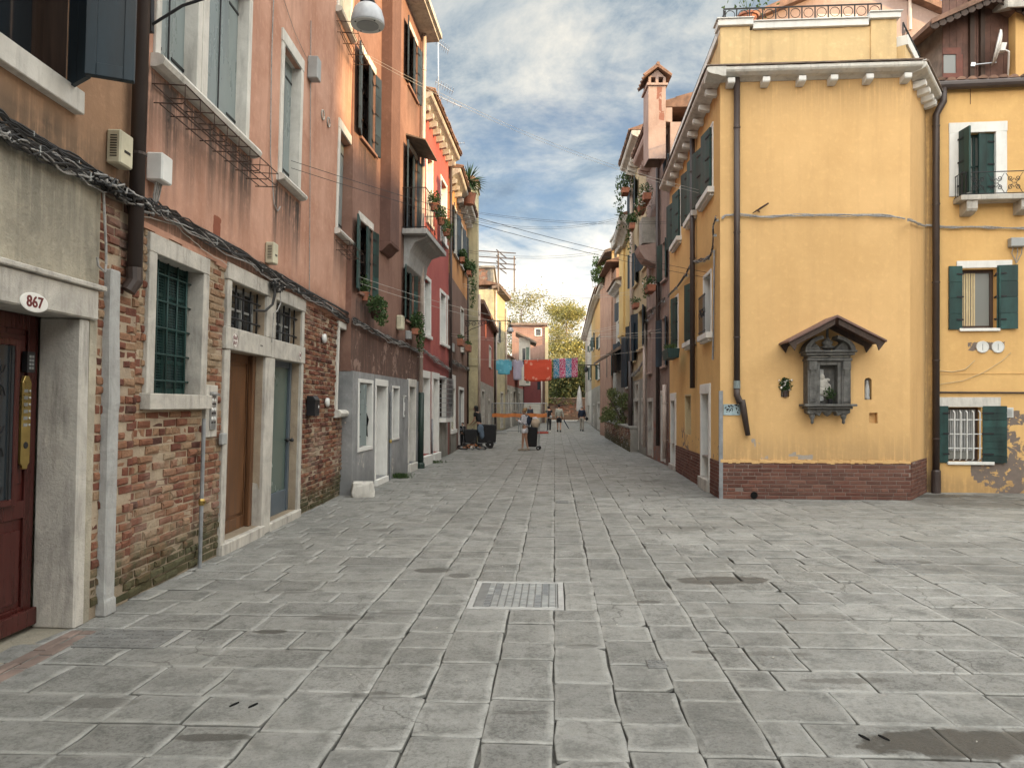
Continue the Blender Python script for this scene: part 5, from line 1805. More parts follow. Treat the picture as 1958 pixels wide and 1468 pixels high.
e0, e1 = Vector((-.1, -.3, ZS1 + .12)), Vector((SL + .2, -.3, ZS2))
MB().add([(-.2, -.3, ZS1 + .2), (SL + .2, -.3, ZS2 - .05), (SL + .2, 5, ZS2 + .6), (-.2, 5, ZS1 + .9), (-.2, -.3, ZS1 - .0), (SL + .2, -.3, ZS2 - .25), (SL + .2, 5, ZS2 + .4), (-.2, 5, ZS1 + .7)], [(0, 1, 2, 3), (7, 6, 5, 4), (0, 4, 5, 1), (1, 5, 6, 2), (2, 6, 7, 3), (3, 7, 4, 0)]).build('roof', TILE, rust)
downpipe(rust, SL - .1, .5, ZS2 - .2, .07, PIPED, brackets=3)

# tall weathered wall and chimney above it
def facing(px0, px1, Y):
    return Frame(onray(px0, 775, Y), onray(px1, 775, Y), 0)
FW2 = facing(908, 944, 49.0)
weath = thing('weathered_house', 'tall weathered grey house with bare brick patch behind the low red house', 'house', FW2.M)
ZW = z_(930, 513, FW2)
wall('wall', GREYST, weath, -2, FW2.len, 0, ZW, [], .5, sides=9, grime=lambda x, z: .6 * bump1(noise.noise(Vector((x * .8, z * .5, 0))), -.1, .3), peel=lambda x, z: .55 if z > ZW - 3.4 and x < FW2.len * .65 else 0)
MB().box(-2.1, FW2.len + .1, -.1, 9, ZW, ZW + .15).build('coping', GREYST, weath)
FW3 = Frame(G(944, 826), G(966, 820.5), 0)
narrow = thing('narrow_yellow_house', 'narrow yellow stained house with deep eaves above the street', 'house', FW3.M)
ZN = z_(950, 560, FW3)
na = (FW3.x(949, 700), FW3.x(953, 700), z_(949, 652, FW3), z_(949, 610, FW3))
nb_ = (FW3.x(957, 790), FW3.x(961.5, 790), .1, z_(957, 752, FW3))
wall('wall', CREAMG, narrow, -.1, FW3.len, 0, ZN, [na, nb_], .6, sides=6)
win_shutters(narrow, na, SHUT_B, 172, 172, ISTRIA, hinges=False)
door(narrow, nb_, WOODD, ISTRIAD, deep=.15, fw=.12, handle=False)
MB().prism([(.1, ZN), (-.4, ZN + .15), (-.4, ZN + .3), (.1, ZN + .2)], -.2, FW3.len + .2, 'x').build('eaves', WOODG, narrow)
roof(narrow, -.1, FW3.len + .1, ZN + .3, 5, 1.5, out=.42, tiles=False)
downpipe(narrow, .25, 0, ZN, .08, PIPEC, brackets=3)
downpipe(narrow, FW3.len - .2, 2.5, ZN - .5, .07, PIPEC, brackets=3)
# roof-top drying frame
P = onray(934, 515, 47)
ra = thing('roof_frame', 'dark timber drying frame standing on the flat roof against the sky', 'drying frame', Matrix.Translation(P))
rf = MB()
for (a, b) in ((.6, 0), (1.6, 0), (.6, 1.2), (1.6, 1.2)):
    rf.box(a - .04, a + .04, b - .04, b + .04, -1.2, 1.3 - a * .3)
rfo = rf.build('post', WOODG, ra)
rf = MB()
for z in (1.05, .7, .35, .05):
    rf.tube([(-1.2, -.2, z + .1), (1.7, -.2, z - .1)], .04, 4)
    rf.tube([(.5, -.3, z + .1), (1.1, 1.8, z)], .035, 4)
rf.build('crossbar', PIPED, ra)

# ---------------- further row: low house with tiled sloping roofs, rosy base
FX = Frame(G(966, 820.5), G(1002, 809), 0)
XL = FX.len
rowh = thing('row_house', 'long low house with tiled sloping roof and row of grey stone doorways', 'house', FX.M)
ZX = z_(975, 690, FX)
ops = []
for (p0, p1, yt, yb) in ((969, 973, 745, 790), (976, 978.5, 752, 815), (981.5, 986.5, 748, 786), (991, 993.5, 752, 806)):
    ops.append((FX.x(p0), FX.x(p1), max(.1, z_(p0, yb, FX)), z_(p0, yt, FX)))
wall('lower_wall', GREYST, rowh, 0, XL, 0, z_(975, 737, FX), ops, .8, sides=6)
wall('upper_wall', RUST, rowh, 0, XL, z_(975, 737, FX), ZX, [], .8, sides=6)
for r_ in ops:
    win_plain(rowh, r_, ISTRIAD, GLASS, fw=.14)
roof(rowh, -.1, XL, ZX, 5, 2.6, out=.5, tiles=True, span=4)
cornice(rowh, 0, XL, ZX - .2, ISTRIAD, .4, .2)
# dormer with white boards and blue-grey shutter
FD = facing(993, 1014, 62)
dorm = thing('roof_dormer', 'pale boarded roof dormer with blue green shutters above the low tiled roof', 'dormer', FD.M)
D0, D1 = z_(1000, 690, FD), z_(1000, 645, FD)
DL = FD.len
wall('wall', PALEW, dorm, 0, DL, D0 - 2, D1, [(.25, .5, D0 - .3, D1 - .9)], .5, sides=3)
MB().box(.2, .55, .06, .1, D0 - .35, D1 - .85).build('window', GLASS, dorm)
MB().box(.55, .80, -.02, .01, D0 - 1.8, D1 - .8).build('shutter', SHUT_F, dorm)
MB().prism([(-.3, D1 + .35), (DL + .5, D1 - .55), (DL + .5, D1 - .4), (-.3, D1 + .5)], -.4, 3, 'y').build('roof', WOODG, dorm)
# end houses closing the left row
FE = facing(979, 1044, 74)
endh = thing('orange_end_house', 'orange brown house end with one square white framed window under dark eaves', 'house', FE.M)
ZE = z_(1000, 622, FE)
ew = (FE.x(1024.5), FE.x(1034), z_(1024.5, 641.5, FE), z_(1024.5, 629.5, FE))
wall('wall', ROSEBR, endh, 0, FE.len, 0, ZE, [ew], .8, sides=9, grime=lambda x, z: .5 * bump1(z, 7.4, 6.0))
win_plain(endh, ew, PAINTEDW, GLASS, fw=.12)
MB().box(-.3, FE.len + .15, -.3, 9, ZE, ZE + .22).build('eaves', WOODG, endh)
MB().box(FE.len - .1, FE.len + .22, -.12, .3, 0, ZE - .2).build('corner_post', OLDCREAM, endh)
FE2 = Frame(G(1002, 809.5), G(1002, 809.5) + Vector((2.0, .6, 0)), 0)
maroon = thing('maroon_end_house', 'maroon painted house end with pale grey boarded base behind site fence', 'house', FE2.M)
Q = FE2.x(1036)
MZ = z_(1020, 690, FE2)
wall('upper_wall', MAROON, maroon, 0, Q, z_(1020, 770, FE2), MZ, [(Q - .45, Q - .12, z_(1020, 745, FE2), z_(1020, 722, FE2))], .8, sides=6)
wall('lower_wall', PALEW, maroon, 0, Q, 0, z_(1020, 770, FE2), [], .8, sides=6)
MB().box(Q - .5, Q - .1, .05, .1, z_(1020, 746, FE2), z_(1020, 721, FE2)).build('window', GLASS, maroon)
MB().box(-.1, Q + .1, -.1, 6, MZ, MZ + .12).build('coping', GREYST, maroon)
downpipe(maroon, Q - .05, 0, MZ, .07, PIPEC, brackets=2)
# ================================================================== RIGHT SIDE
C1_ = Vector((3.80, 13.85, 0)); C1_ = G(1377, 953)
E1 = G(1294, 901)
dW1 = (E1 - C1_).normalized()
far1 = C1_ + dW1 * ((G(1279, 892.5) - C1_).length)
FY = Frame(C1_, Vector((7.15, 13.62, 0)))                    # face with the shrine
FYS = Frame(far1, C1_)                                          # street face
FYC = Frame(Vector((7.15, 13.62, 0)), Vector((8.10, 14.86, 0)))  # chamfer
YL, SLN, CLN = FY.len, FYS.len, FYC.len
yel = thing('yellow_corner_house', 'yellow corner house with red brick plinth, white bracketed cornice and roof terrace', 'house', FY.M)
MS, MC = rel(FY, FYS), rel(FY, FYC)
ZY = FY.at(1500, 155)[1]
zp = FY.at(1500, 883)[1]
# niches in the shrine face
nl = rect(FY, 1493, 1509, 722, 759)
nr = rect(FY, 1653, 1667, 722, 764)
nq = rect(FY, 1662, 1678, 789, 809)
def ypeel(x, z):
    g = 0
    for (px, py, rx, rz, k) in ((1515, 866, .10, .05, .63), (1540, 874, .16, .07, .64), (1450, 856, .12, .1, .50), (1440, 842, .06, .06, .52), (1640, 818, .06, .05, .47), (1460, 872, .1, .06, .47)):
        X, Z = FY.at(px, py)
        if ((x - X) / rx) ** 2 + ((z - Z) / rz) ** 2 < 1.2:
            g = max(g, k)
    return g
wall('wall', YELLOW, yel, 0, YL, zp, ZY, [nl, nr, nq], .06, deep=.11, peel=ypeel, grime=lambda x, z: max(.26 * bump1(z, ZY - 1.0, ZY), .30 * bump1(z, zp + .7, zp)))
re_ = MB()
for i in range(48):
    re_.box(YL * i / 48, YL * (i + 1) / 48, -.034, .0, zp - .012 - R.uniform(0, .03) * R.random(), zp + R.uniform(.02, .05))
re_.build('render_edge', YELLOW, yel, bevel=.004)
for r_ in (nl, nr, nq):
    MB().box(r_[0], r_[1], .11, .14, r_[2], r_[3]).build('niche_back', YELLOW if r_ is nq else GSTONE, yel)
for r_ in (nl, nr):       # rounded niche heads
    w_ = (r_[1] - r_[0]) / 2
    for s_ in (-1, 1):
        cx = (r_[0] + r_[1]) / 2
        pts = [(cx + s_ * w_, r_[3] - w_)] + [(cx + s_ * w_ * math.cos(t * math.pi / 12), r_[3] - w_ + w_ * math.sin(t * math.pi / 12)) for t in range(1, 7)] + [(cx + s_ * w_, r_[3])]
        MB().prism(pts if s_ > 0 else pts[::-1], .0, .10, 'y').build('niche_head', YELLOW, yel)
wall('chamfer_wall', YELLOW, yel, 0, CLN, zp, ZY, [], .3, M=MC, grime=lambda x, z: .4 * bump1(x, CLN - .35, CLN))
def sz(px, py): return FYS.at(px, py)[1]
def sx(px, py=600): return FYS.at(px, py)[0]
so = {}
so['A'] = (sx(1344, 300), sx(1363, 300), sz(1355, 372), sz(1355, 258))
so['B'] = (sx(1318, 350), sx(1331, 350), sz(1325, 414), sz(1325, 310))
so['C'] = (sx(1290, 400), sx(1302, 400), sz(1296, 462), sz(1296, 373))
so['M'] = (sx(1347, 600), sx(1360, 600), sz(1354, 639), sz(1354, 527))
so['N'] = (sx(1316, 600), sx(1328, 600), sz(1322, 653), sz(1322, 545))
so['O'] = (sx(1288, 620), sx(1297, 620), sz(1292, 668), sz(1292, 572))
so['D'] = (sx(1343, 850), sx(1357, 850), .24, sz(1350, 753))
so['S'] = (sx(1310, 800), sx(1321, 800), sz(1316, 832), sz(1316, 757))
so['E'] = (sx(1284.5, 850), sx(1292, 850), .14, sz(1288, 766))
SH = list(so.values())
zp2 = zp
wall('street_wall', YELLOW2, yel, 0, SLN, zp2, ZY, SH, .3, M=MS, deep=.2, sides=0, peel=lambda x, z: .48 if z < 1.5 and (abs(x - so['S'][0]) < .5) else (.40 if z < 1.1 else 0), grime=lambda x, z: .45 * bump1(z, ZY - .6, ZY))
def plinth(M, L_, holes):
    wall('plinth', MORTARG, yel, 0, L_, 0, zp + .002, holes, .5, y=-.018, M=M, deep=.2)
    bricks('plinth_brick', BRICK2, yel, 0, L_, .0, zp - .005, holes, L=.255, H=.062, gap=.010, jit=.003, M=M, y=-.018, proud=.008, skip=.004, wear=.0015, tone=lambda x, z: min(1.2, max(-.3, R.gauss(.5, .35))))
plinth(None, YL, [])
plinth(MC, CLN, [])
plinth(MS, SLN, [(so['D'][0] - .14, so['D'][1] + .14, 0, 3), (so['E'][0] - .14, so['E'][1] + .14, 0, 3)])
bk = MB().prism([(0, 0), (YL, 0), (YL + .6, 1.24 + .0), (YL + .6, 6), (1.0, 7), (.5, 5)], ZY, ZY + .02, 'z')
bk.build('roof_deck', GREYST, yel)
# back and far end of the volume
vb = MB()
g_ = [FY.I @ p for p in (far1, far1 + Vector((6, -.5, 0)), Vector((13, 19.0, 0)), Vector((8.10, 14.86, 0)))]
for a, b in zip(g_, g_[1:]):
    vb.add([(a.x, a.y, 0), (b.x, b.y, 0), (b.x, b.y, ZY), (a.x, a.y, ZY)], [(0, 1, 2, 3)])
vb.build('rear_wall', YELLOW2, yel)
def par(key, **k):
    f = MB()
    return f
def under(o):
    o.matrix_local = MS
    return o
def sshut(key, l=172, r=172, m=SHUT_G, f=True, deep=.15):
    r_ = so[key]
    g = sash(yel, r_, deep, GLASS, WOODD, (1, 2), M=MS)
    if f: surround(g, r_, PAINTEDW, .07, .02, deep)
    sill(g, r_[0] - .14, r_[1] + .14, r_[2], PAINTEDW, .13, .11, deep)
    sill(g, r_[0] - .08, r_[1] + .08, r_[2] - .11, PAINTEDW, .08, .05, 0)
    w2 = (r_[1] - r_[0]) / 2
    if l is not None: shutter(g, r_[0], r_[2] + .01, r_[3] - .01, w2, 'l', l, m, grooves=False)
    if r is not None: shutter(g, r_[1], r_[2] + .01, r_[3] - .01, w2, 'r', r, m, grooves=False)
    return g
for k in 'ABC':
    sshut(k, 168, 8)
sshut('N', 12, 12); sshut('O', 10, 10)
gM = sshut('M', None, None)
rl = MB()
r_ = so['M']
for z in (r_[2] + .05, r_[2] + .75):
    rl.tube([(r_[0], -.12, z), (r_[1], -.12, z)], .012, 5)
for i in range(7):
    x = r_[0] + (r_[1] - r_[0]) * (i + .5) / 7
    rl.tube([(x, -.12, r_[2]), (x, -.12, r_[2] + .78)], .008, 4)
for i in range(3):
    x = r_[0] + (r_[1] - r_[0]) * (i + .5) / 3
    scroll(rl, x, r_[2] + .4, .13, 1.2, 0, -.12, .008)
rl.build('railing', IRON, gM)
def sdoor(key):
    r_ = so[key]
    o = MB().box(r_[0], r_[1], .2, .24, r_[2], r_[3])
    for i in range(3):
        o.box(r_[0] + .1, r_[1] - .1, .19, .2, r_[2] + .15 + i * .7, r_[2] + .72 + i * .7)
    o = o.build('door', SHUT_G, yel, MS, bevel=.004)
    surround(o, r_, PAINTEDW, .13, .03, .2, .2)
    MB().box(r_[0] - .12, r_[1] + .12, -.08, .2, 0, r_[2]).build('step', ISTRIAD, o, bevel=.01)
sdoor('D'); sdoor('E')
r_ = so['S']
g = sash(yel, r_, .18, GLASS, WOODD, (0, 1), M=MS)
surround(g, r_, OLDCREAM, .04, .005, .18)
# downpipes on the two faces
def yp(M, F, px, y0, y1, rr, m, name='downpipe'):
    x = F.x(px, (y0 + y1) / 2)
    o = downpipe(yel, x, F.at(px, y1)[1], F.at(px, y0)[1], rr, m, M=M, brackets=3)
    return o, x
yp(MS, FYS, 1331.5, 246, 742, .055, PIPED)
o, x = yp(None, FY, 1407, 148, 745, .055, PIPED)
z1 = FY.at(1407, 745)[1]
x2, z2 = FY.at(1419, 790)
x3, z3 = FY.at(1428, 832)
MB().tube([(x, -.085, z1 + .02), (x, -.085, z1 - .10), (x + .05, -.085, z1 - .22), (x2 - .02, -.085, z2 + .22), (x2, -.085, z2 + .1), (x3, -.085, z3)], [.058, .058, .062, .062, .060, .045], 12).build('pipe_elbow', PIPED, o, smooth=True)
MB().lathe((x, -.085, z1 + .02), [(.063, 0), (.063, .14)], 12).build('sticker', SHUT_BG, o)
# corner guard
MB().prism([(-.022, .03), (-.022, -.03), (.045, -.03), (.045, -.022), (-.012, -.022), (-.012, .03)], 0, FY.at(1379, 747)[1], 'z').build('corner_guard', PIPEG, yel)
# cornice all round with brackets
def cornprof(z, out=.29, h=.18):
    return [(0.05, z), (-.02, z), (-out * .3, z + .03), (-out * .62, z + h * .25), (-out * .92, z + h * .45), (-out, z + h * .62), (-out, z + h * .88), (-out * .9, z + h), (0.05, z + h)]
MB().prism(cornprof(ZY), -.28, YL + .10, 'x').build('cornice', ISTRIA, yel, bevel=.004)
MB().prism(cornprof(ZY - .002, .288, .178), -.12, CLN + .05, 'x').build('cornice', ISTRIA, yel, MC, bevel=.004)
MB().prism(cornprof(ZY - .004, .285, .176), -.0, SLN + .30, 'x').build('cornice', ISTRIA, yel, MS, bevel=.004)
te = MB()
for (M_, a, b) in ((None, -.3, YL + .1), (MC, -.1, CLN), (MS, 0, SLN + .2)):
    n_ = int((b - a) / .28)
    t_ = MB()
    for i in range(n_):
        x = a + (b - a) * i / n_
        t_.box(x + .003, x + (b - a) / n_ - .003, -.31, .25, ZY + .183, ZY + .205, R.random(), .003)
    t_.build('tile_course', WOODG, yel, M_)
corbels(yel, [FY.x(px, 160) for px in (1394, 1460, 1528, 1588, 1655)] + [YL - .12], ZY, PAINTEDW, .21, .13, .12)
corbels(yel, [.32, .72, 1.12, 1.45], ZY, PAINTEDW, .21, .13, .12, M=MC)
corbels(yel, [SLN - .35 - i * .72 for i in range(9)], ZY, PAINTEDW, .21, .13, .12, M=MS)
# roof terrace parapet, set back on the cornice
zt = ZY + .205
zt2 = FY.at(1500, 58, .1)[1]
p_ = MB()
def pwall(M_, x0, x1, a, b, y0, y1):
    return MB().box(x0, x1, y0, y1, a, b, .5).build('parapet', PARAP, yel, M_, bevel=.004)
pa0, pa1 = FY.x(1380, 100, .05), FY.x(1710, 100, .05)
pwall(None, pa0, pa1, zt, zt2, .06, .26)
pwall(None, pa0 - .03, pa0 + .50, zt + .001, zt2 + .06, .02, .24)
pwall(None, pa1 - .42, pa1 + .03, zt + .001, zt2 + .10, .02, .24)
pc0 = .15
pwall(MC, pc0, CLN + .1, zt, zt2 - .3, .10, .28)
pwall(MC, CLN - .25, CLN + .55, zt, zt2 - .42, -.02, .30)
pwall(MS, 0, SLN - .1, zt, zt2 - .02, .05, .25)
cpm = MB()
cpm.box(pa0 - .08, pa0 + .55, -.04, .30, zt2 + .06, zt2 + .17).box(pa0 + .552, pa1 - .46, -.0, .30, zt2, zt2 + .12).box(pa1 - .458, pa1 + .08, -.04, .30, zt2 + .10, zt2 + .20)
cpm.box(pa0 - .11, pa0 + .56, -.07, .32, zt2 + .172, zt2 + .19).box(pa0 + .562, pa1 - .47, -.03, .32, zt2 + .122, zt2 + .14).box(pa1 - .468, pa1 + .11, -.07, .32, zt2 + .202, zt2 + .22)
cpm.build('coping', PAINTEDW, yel, bevel=.005)
MB().box(pc0 - .0, CLN - .3, .06, .32, zt2 - .3, zt2 - .12).box(CLN - .298, CLN + .60, -.07, .34, zt2 - .42, zt2 - .2).build('coping', PAINTEDW, yel, MC, bevel=.005)
MB().box(0, SLN - .1, .0, .30, zt2 - .02, zt2 + .12).build('coping', PAINTEDW, yel, MS, bevel=.005)
def ringrail(M_, x0, x1, zb_, y, n_, h=.34, rr=.011):
    mb = MB()
    mb.box(x0, x1, y - .012, y + .012, zb_ + h - .02, zb_ + h)
    mb.box(x0, x1, y - .012, y + .012, zb_ + .03, zb_ + .045)
    for i in range(n_ + 1):
        x = x0 + (x1 - x0) * i / n_
        mb.box(x - .010, x + .010, y - .010, y + .010, zb_, zb_ + h - .021)
    for i in range(n_):
        cx = x0 + (x1 - x0) * (i + .5) / n_
        pts = [(cx + .085 * math.cos(t * .5236), y, zb_ + h * .55 + .085 * math.sin(t * .5236)) for t in range(13)]
        mb.tube(pts, .007, 4)
    return mb.build('terrace_railing', IRON, yel, M_)
ringrail(None, pa0 + .05, pa1 - .2, zt2 + .16, .12, 12, .28)
ringrail(MC, pc0 + .1, CLN + .4, zt2 - .15, .16, 4, .32)
ringrail(MS, .1, SLN - .15, zt2 + .12, .12, 22, .30)
# broken cable stay
x, z = FY.at(1452, 405)
MB().tube([(x, -.01, z), (x - .1, -.18, z - .02)], .012, 6).build('wall_bracket', RUSTI, yel)
xa, za = FY.at(1437, 410); xb, zb2 = FY.at(1467, 391)
MB().tube([(xa, -.08, za), ((xa + xb) / 2, -.09, (za + zb2) / 2), (xb, -.08, zb2)], [.008, .018, .016], 6).build('wall_bracket', RUSTI, yel)
xa, za = FY.at(1441, 946)
MB().lathe((xa, -.03, za), [(.062, -.02), (.062, .02), (.05, .02)], 14, 'y').build('drain_mouth', DARKHOLE, yel)

# ---------------- the shrine
def pp(px, py): return FY.at(px, py, -.28)
x0, z0 = pp(1538, 768)
xr, z1 = pp(1634, 768)
SX, _ = pp(1586.5, 700)
HX = (xr - x0) / 2
zbot, zled = pp(1586, 790)[1], pp(1586, 772)[1]
ztop = pp(1586, 690)[1]
zent = pp(1586, 676)[1]
zpk = pp(1586, 645)[1]
shr = thing('street_shrine', 'dark carved street shrine with broken pediment and framed relief on yellow wall', 'shrine', FY.M @ Matrix.Translation((SX, 0, 0)))
b = MB()
W_ = HX * .86
b.box(-W_, -W_ + .16, -.26, -.0, zled, ztop).box(W_ - .16, W_, -.26, -.0, zled, ztop)
b.box(-W_ + .16, W_ - .16, -.06, 0, zled, ztop)
b.box(-W_ + .163, -W_ + .22, -.24, -.06, zled, ztop - .002).box(W_ - .22, W_ - .163, -.24, -.06, zled, ztop - .002).box(-W_ + .22, W_ - .22, -.24, -.06, ztop - .07, ztop - .002)
b.build('niche_case', DSTONE, shr, bevel=.006)
b = MB()
for s_ in (-1, 1):
    b.box(s_ * (W_ - .08) - .055, s_ * (W_ - .08) + .055, -.275, -.261, zled + .03, ztop - .22)
    b.box(s_ * (W_ - .08) - .07, s_ * (W_ - .08) + .07, -.30, -.261, ztop - .16, ztop - .003)
    b.prism([(-.262, ztop - .35), (-.30, ztop - .16), (-.262, ztop - .16)], s_ * (W_ - .08) - .04, s_ * (W_ - .08) + .04, 'x')
b.build('pilaster', DSTONE, shr, bevel=.008)
b = MB()
b.box(-W_ - .02, W_ + .02, -.29, 0, ztop, ztop + .05)
b.box(-W_ + .0, W_ - .0, -.27, 0, ztop + .05, zent - .03)
b.box(-W_ - .05, W_ + .05, -.33, 0, zent - .03, zent + .02).box(-W_ - .08, W_ + .08, -.37, 0, zent + .02, zent + .055)
b.build('entablature', DSTONE, shr, bevel=.012)
MB().box(-W_ + .04, -.02, -.285, -.271, ztop + .07, zent - .05).box(.02, W_ - .04, -.285, -.271, ztop + .07, zent - .05).build('frieze_panel', ISTRIAD, shr, bevel=.004)
# broken segmental pediment with curled ends
b = MB()
zpb = zent + .055
R0 = W_ + .06
Hh = (zpk - zent) - .02
for s_ in (-1, 1):
    out, inn = [], []
    for i in range(11):
        t = i / 10
        a = t * math.pi * .5 * .80
        out.append((s_ * R0 * math.cos(a), zpb + Hh * math.sin(a) / math.sin(math.pi * .4)))
        inn.append((s_ * (R0 - .07) * math.cos(a) * .98, zpb - .0 + (Hh - .06) * math.sin(a) / math.sin(math.pi * .4)))
    b.prism(out + inn[::-1], -.33, -.02, 'y')
    tym = [(s_ * .10, zpb)] + [(s_ * (R0 - .09), zpb)] + inn[1:8]
    tym += [(s_ * .20, zpb + Hh * .80), (s_ * .24, zpb + Hh * .55), (s_ * .18, zpb + Hh * .35)]
    b.prism(tym, -.22, -.02, 'y')
    b.build('pediment', DSTONE, shr, bevel=.006)
    b = MB()
b = MB().lathe((0, -.16, zpb + .01), [(.05, 0), (.09, .03), (.13, .06), (.07, .09), (.10, .14), (.06, .18), (.025, .22), (.02, .45), (.03, .47), (.004, .5)], 12)
b.build('finial', DSTONE, shr, smooth=True)
b = MB()
b.box(-W_ - .08, W_ + .08, -.36, 0, zled - .045, zled - .002).box(-W_ - .02, W_ + .02, -.31, 0, zled - .09, zled - .047)
ap = [(-W_, zled - .09), (-W_, zled - .16), (-W_ + .08, zled - .20), (-W_ + .2, zled - .14), (-.28, zled - .15), (-.16, zled - .22), (-.12, zbot + .03), (.12, zbot + .03), (.16, zled - .22), (.28, zled - .15), (W_ - .2, zled - .14), (W_ - .08, zled - .20), (W_, zled - .16), (W_, zled - .09)]
b.prism(ap, -.24, -.04, 'y')
b.build('ledge', DSTONE, shr, bevel=.008)
b = MB().lathe((0, -.14, zbot - .03), [(.005, -.03), (.05, 0), (.09, .05), (.10, .07)], 12)
for s_ in (-1, 1):
    b.lathe((s_ * (W_ - .1), -.18, zled - .34), [(.005, -.02), (.03, 0), (.025, .05), (.05, .1), (.055, .16)], 10)
b.build('pendant', DSTONE, shr, smooth=True)
# plain weathered relief of a seated figure, a generic stand-in
rx0, rx1 = -W_ + .25, W_ - .42
MB().box(rx0, rx1, -.11, -.06, zled + .05, ztop - .14).build('relief_panel', GSTONE, shr, bevel=.004)
rp = MB()
cx, cz = (rx0 + rx1) / 2, (zled + ztop) / 2 - .05
for (dx, dz, a_, c_, d_) in ((.0, .15, .055, .065, .04), (.02, .03, .10, .11, .035), (-.02, -.10, .17, .08, .04), (-.10, .02, .04, .045, .035), (-.08, -.05, .06, .06, .03), (.12, -.06, .05, .10, .02), (-.12, -.17, .09, .04, .03), (.10, -.17, .10, .035, .03), (.10, .10, .05, .03, .02), (-.14, .15, .03, .05, .015)):
    rp.ball((cx + dx, -.112, cz + dz), a_, d_, c_, 12, 8)
rp.build('relief_figure', ISTRIAD, shr, smooth=True)
MB().box(-W_ + .22, W_ - .22, -.225, -.222, zled + .0, ztop - .07).build('glass', simple('thin_glass', (.5, .5, .5), .1), shr) if False else None
rm = MB()
ra_, rb_ = FY.at(1492, 655, -.6), FY.at(1680, 655, -.6)
rk = FY.at(1586.5, 607, -.6)
hw_ = (rb_[0] - ra_[0]) / 2
zr0, zr1 = ra_[1], rk[1]
oc = .02
for s_ in (-1, 1):
    q = [(oc, zr1), (oc + s_ * hw_, zr0), (oc + s_ * hw_, zr0 + .035), (oc, zr1 + .045)]
    rm.prism(q if s_ > 0 else q[::-1], -.62, 0.0, 'y')
rmo = rm.build('canopy', simple('rust_brown_sheet', (.15, .085, .07), .7, scale=4), shr, bevel=.003)
rb = MB()
for s_ in (-1, 1):
    q = [(oc + s_ * .03, zr1 - .02), (oc + s_ * (hw_ - .02), zr0 - .005), (oc + s_ * (hw_ - .12), zr0 - .14), (oc + s_ * (hw_ - .16), zr0 - .03), (oc + s_ * .03, zr1 - .12)]
    for y in (-.58, -.04):
        MB().prism(q if s_ > 0 else q[::-1], y, y + .03, 'y').build('canopy_bracket', WOODD, rmo)
# plants at the shrine
pot('potted_plant', 'dark leafy plant with small candle holder inside the shrine niche', FY.M @ Matrix.Translation((SX + W_ - .33, -.17, zled)), .05, .09, foliage=(.12, .07, .13), n=160, size=.05, pm=BLACKP)
pot('potted_plant', 'bunch of dark leaves and pale flowers in arched niche beside the shrine', FY.M @ Matrix.Translation(((nl[0] + nl[1]) / 2, -.02, nl[2] + .0)), .055, .12, foliage=(.125, .07, .14), n=220, size=.05, flowers=12, pm=PIPED)
st_ = thing('statuette', 'small worn stone figure standing in the narrow arched niche', 'statuette', FY.M @ Matrix.Translation(((nr[0] + nr[1]) / 2, .05, nr[2])))
MB().lathe((0, 0, 0), [(.05, 0), (.05, .05), (.04, .06), (.045, .18), (.03, .26), (.02, .28), (.025, .31), (.018, .34), (.003, .35)], 10).build('figure', GSTONE, st_, smooth=True)
# tile plaque on the corner
x, z = FY.at(1399, 783)
pq = thing('tile_plaque', 'small blue grey glazed picture tile plaque near the house corner', 'plaque', FY.M @ Matrix.Translation((x, -.012, z)))
MB().box(-.15, .15, -.008, .01, -.10, .10).build('plaque', simple('glazed_tile', (.30, .38, .40), .25, scale=5), pq)
pt = MB()
for _ in range(30):
    cx, cz = R.uniform(-.13, .13), R.uniform(-.06, .09)
    pt.ball((cx, -.009, cz), R.uniform(.008, .022), .002, R.uniform(.006, .018), 7, 3)
pt.build('painted_figure', BLACKP, pq)

# ---------------- warm yellow house set back on the right
FQ = Frame(Vector((8.10, 14.86, 0)), Vector((14.5, 14.15, 0)))
QL = FQ.len
back = thing('yellow_set_back_house', 'warm yellow house with small iron balcony, dark green shutters and flaking base', 'house', FQ.M)
ZQ = FQ.at(1860, 168)[1]
def q(px, py): return FQ.at(px, py)
wb = rect(FQ, 1835, 1904, 255, 376)
wm = rect(FQ, 1839, 1905, 515, 628)
wg = rect(FQ, 1812, 1876, 779, 882)
def qp(x, z):
    g = 0
    for (px, py, rx, rz, k) in ((1905, 900, .45, .30, .60), (1925, 840, .18, .25, .52), (1940, 800, .22, .16, .55), (1890, 905, .30, .10, .56), (1945, 890, .30, .5, .50), (1930, 870, .2, .3, .55), (1925, 930, .3, .15, .58)):
        X, Z = q(px, py)
        if ((x - X) / rx) ** 2 + ((z - Z) / rz) ** 2 < 1.2:
            g = max(g, k)
    X, Z = q(1888, 663)
    if abs(x - X + .05) < .36 and abs(z - Z) < .09: g = .56
    return g
wall('wall', YELLOW2, back, 0, QL, 0, ZQ, [wb, wm, wg], .07, sides=6, deep=.18, peel=qp, grime=lambda x, z: .5 * bump1(x, .4, .0) + .3 * bump1(z, .5, .1))
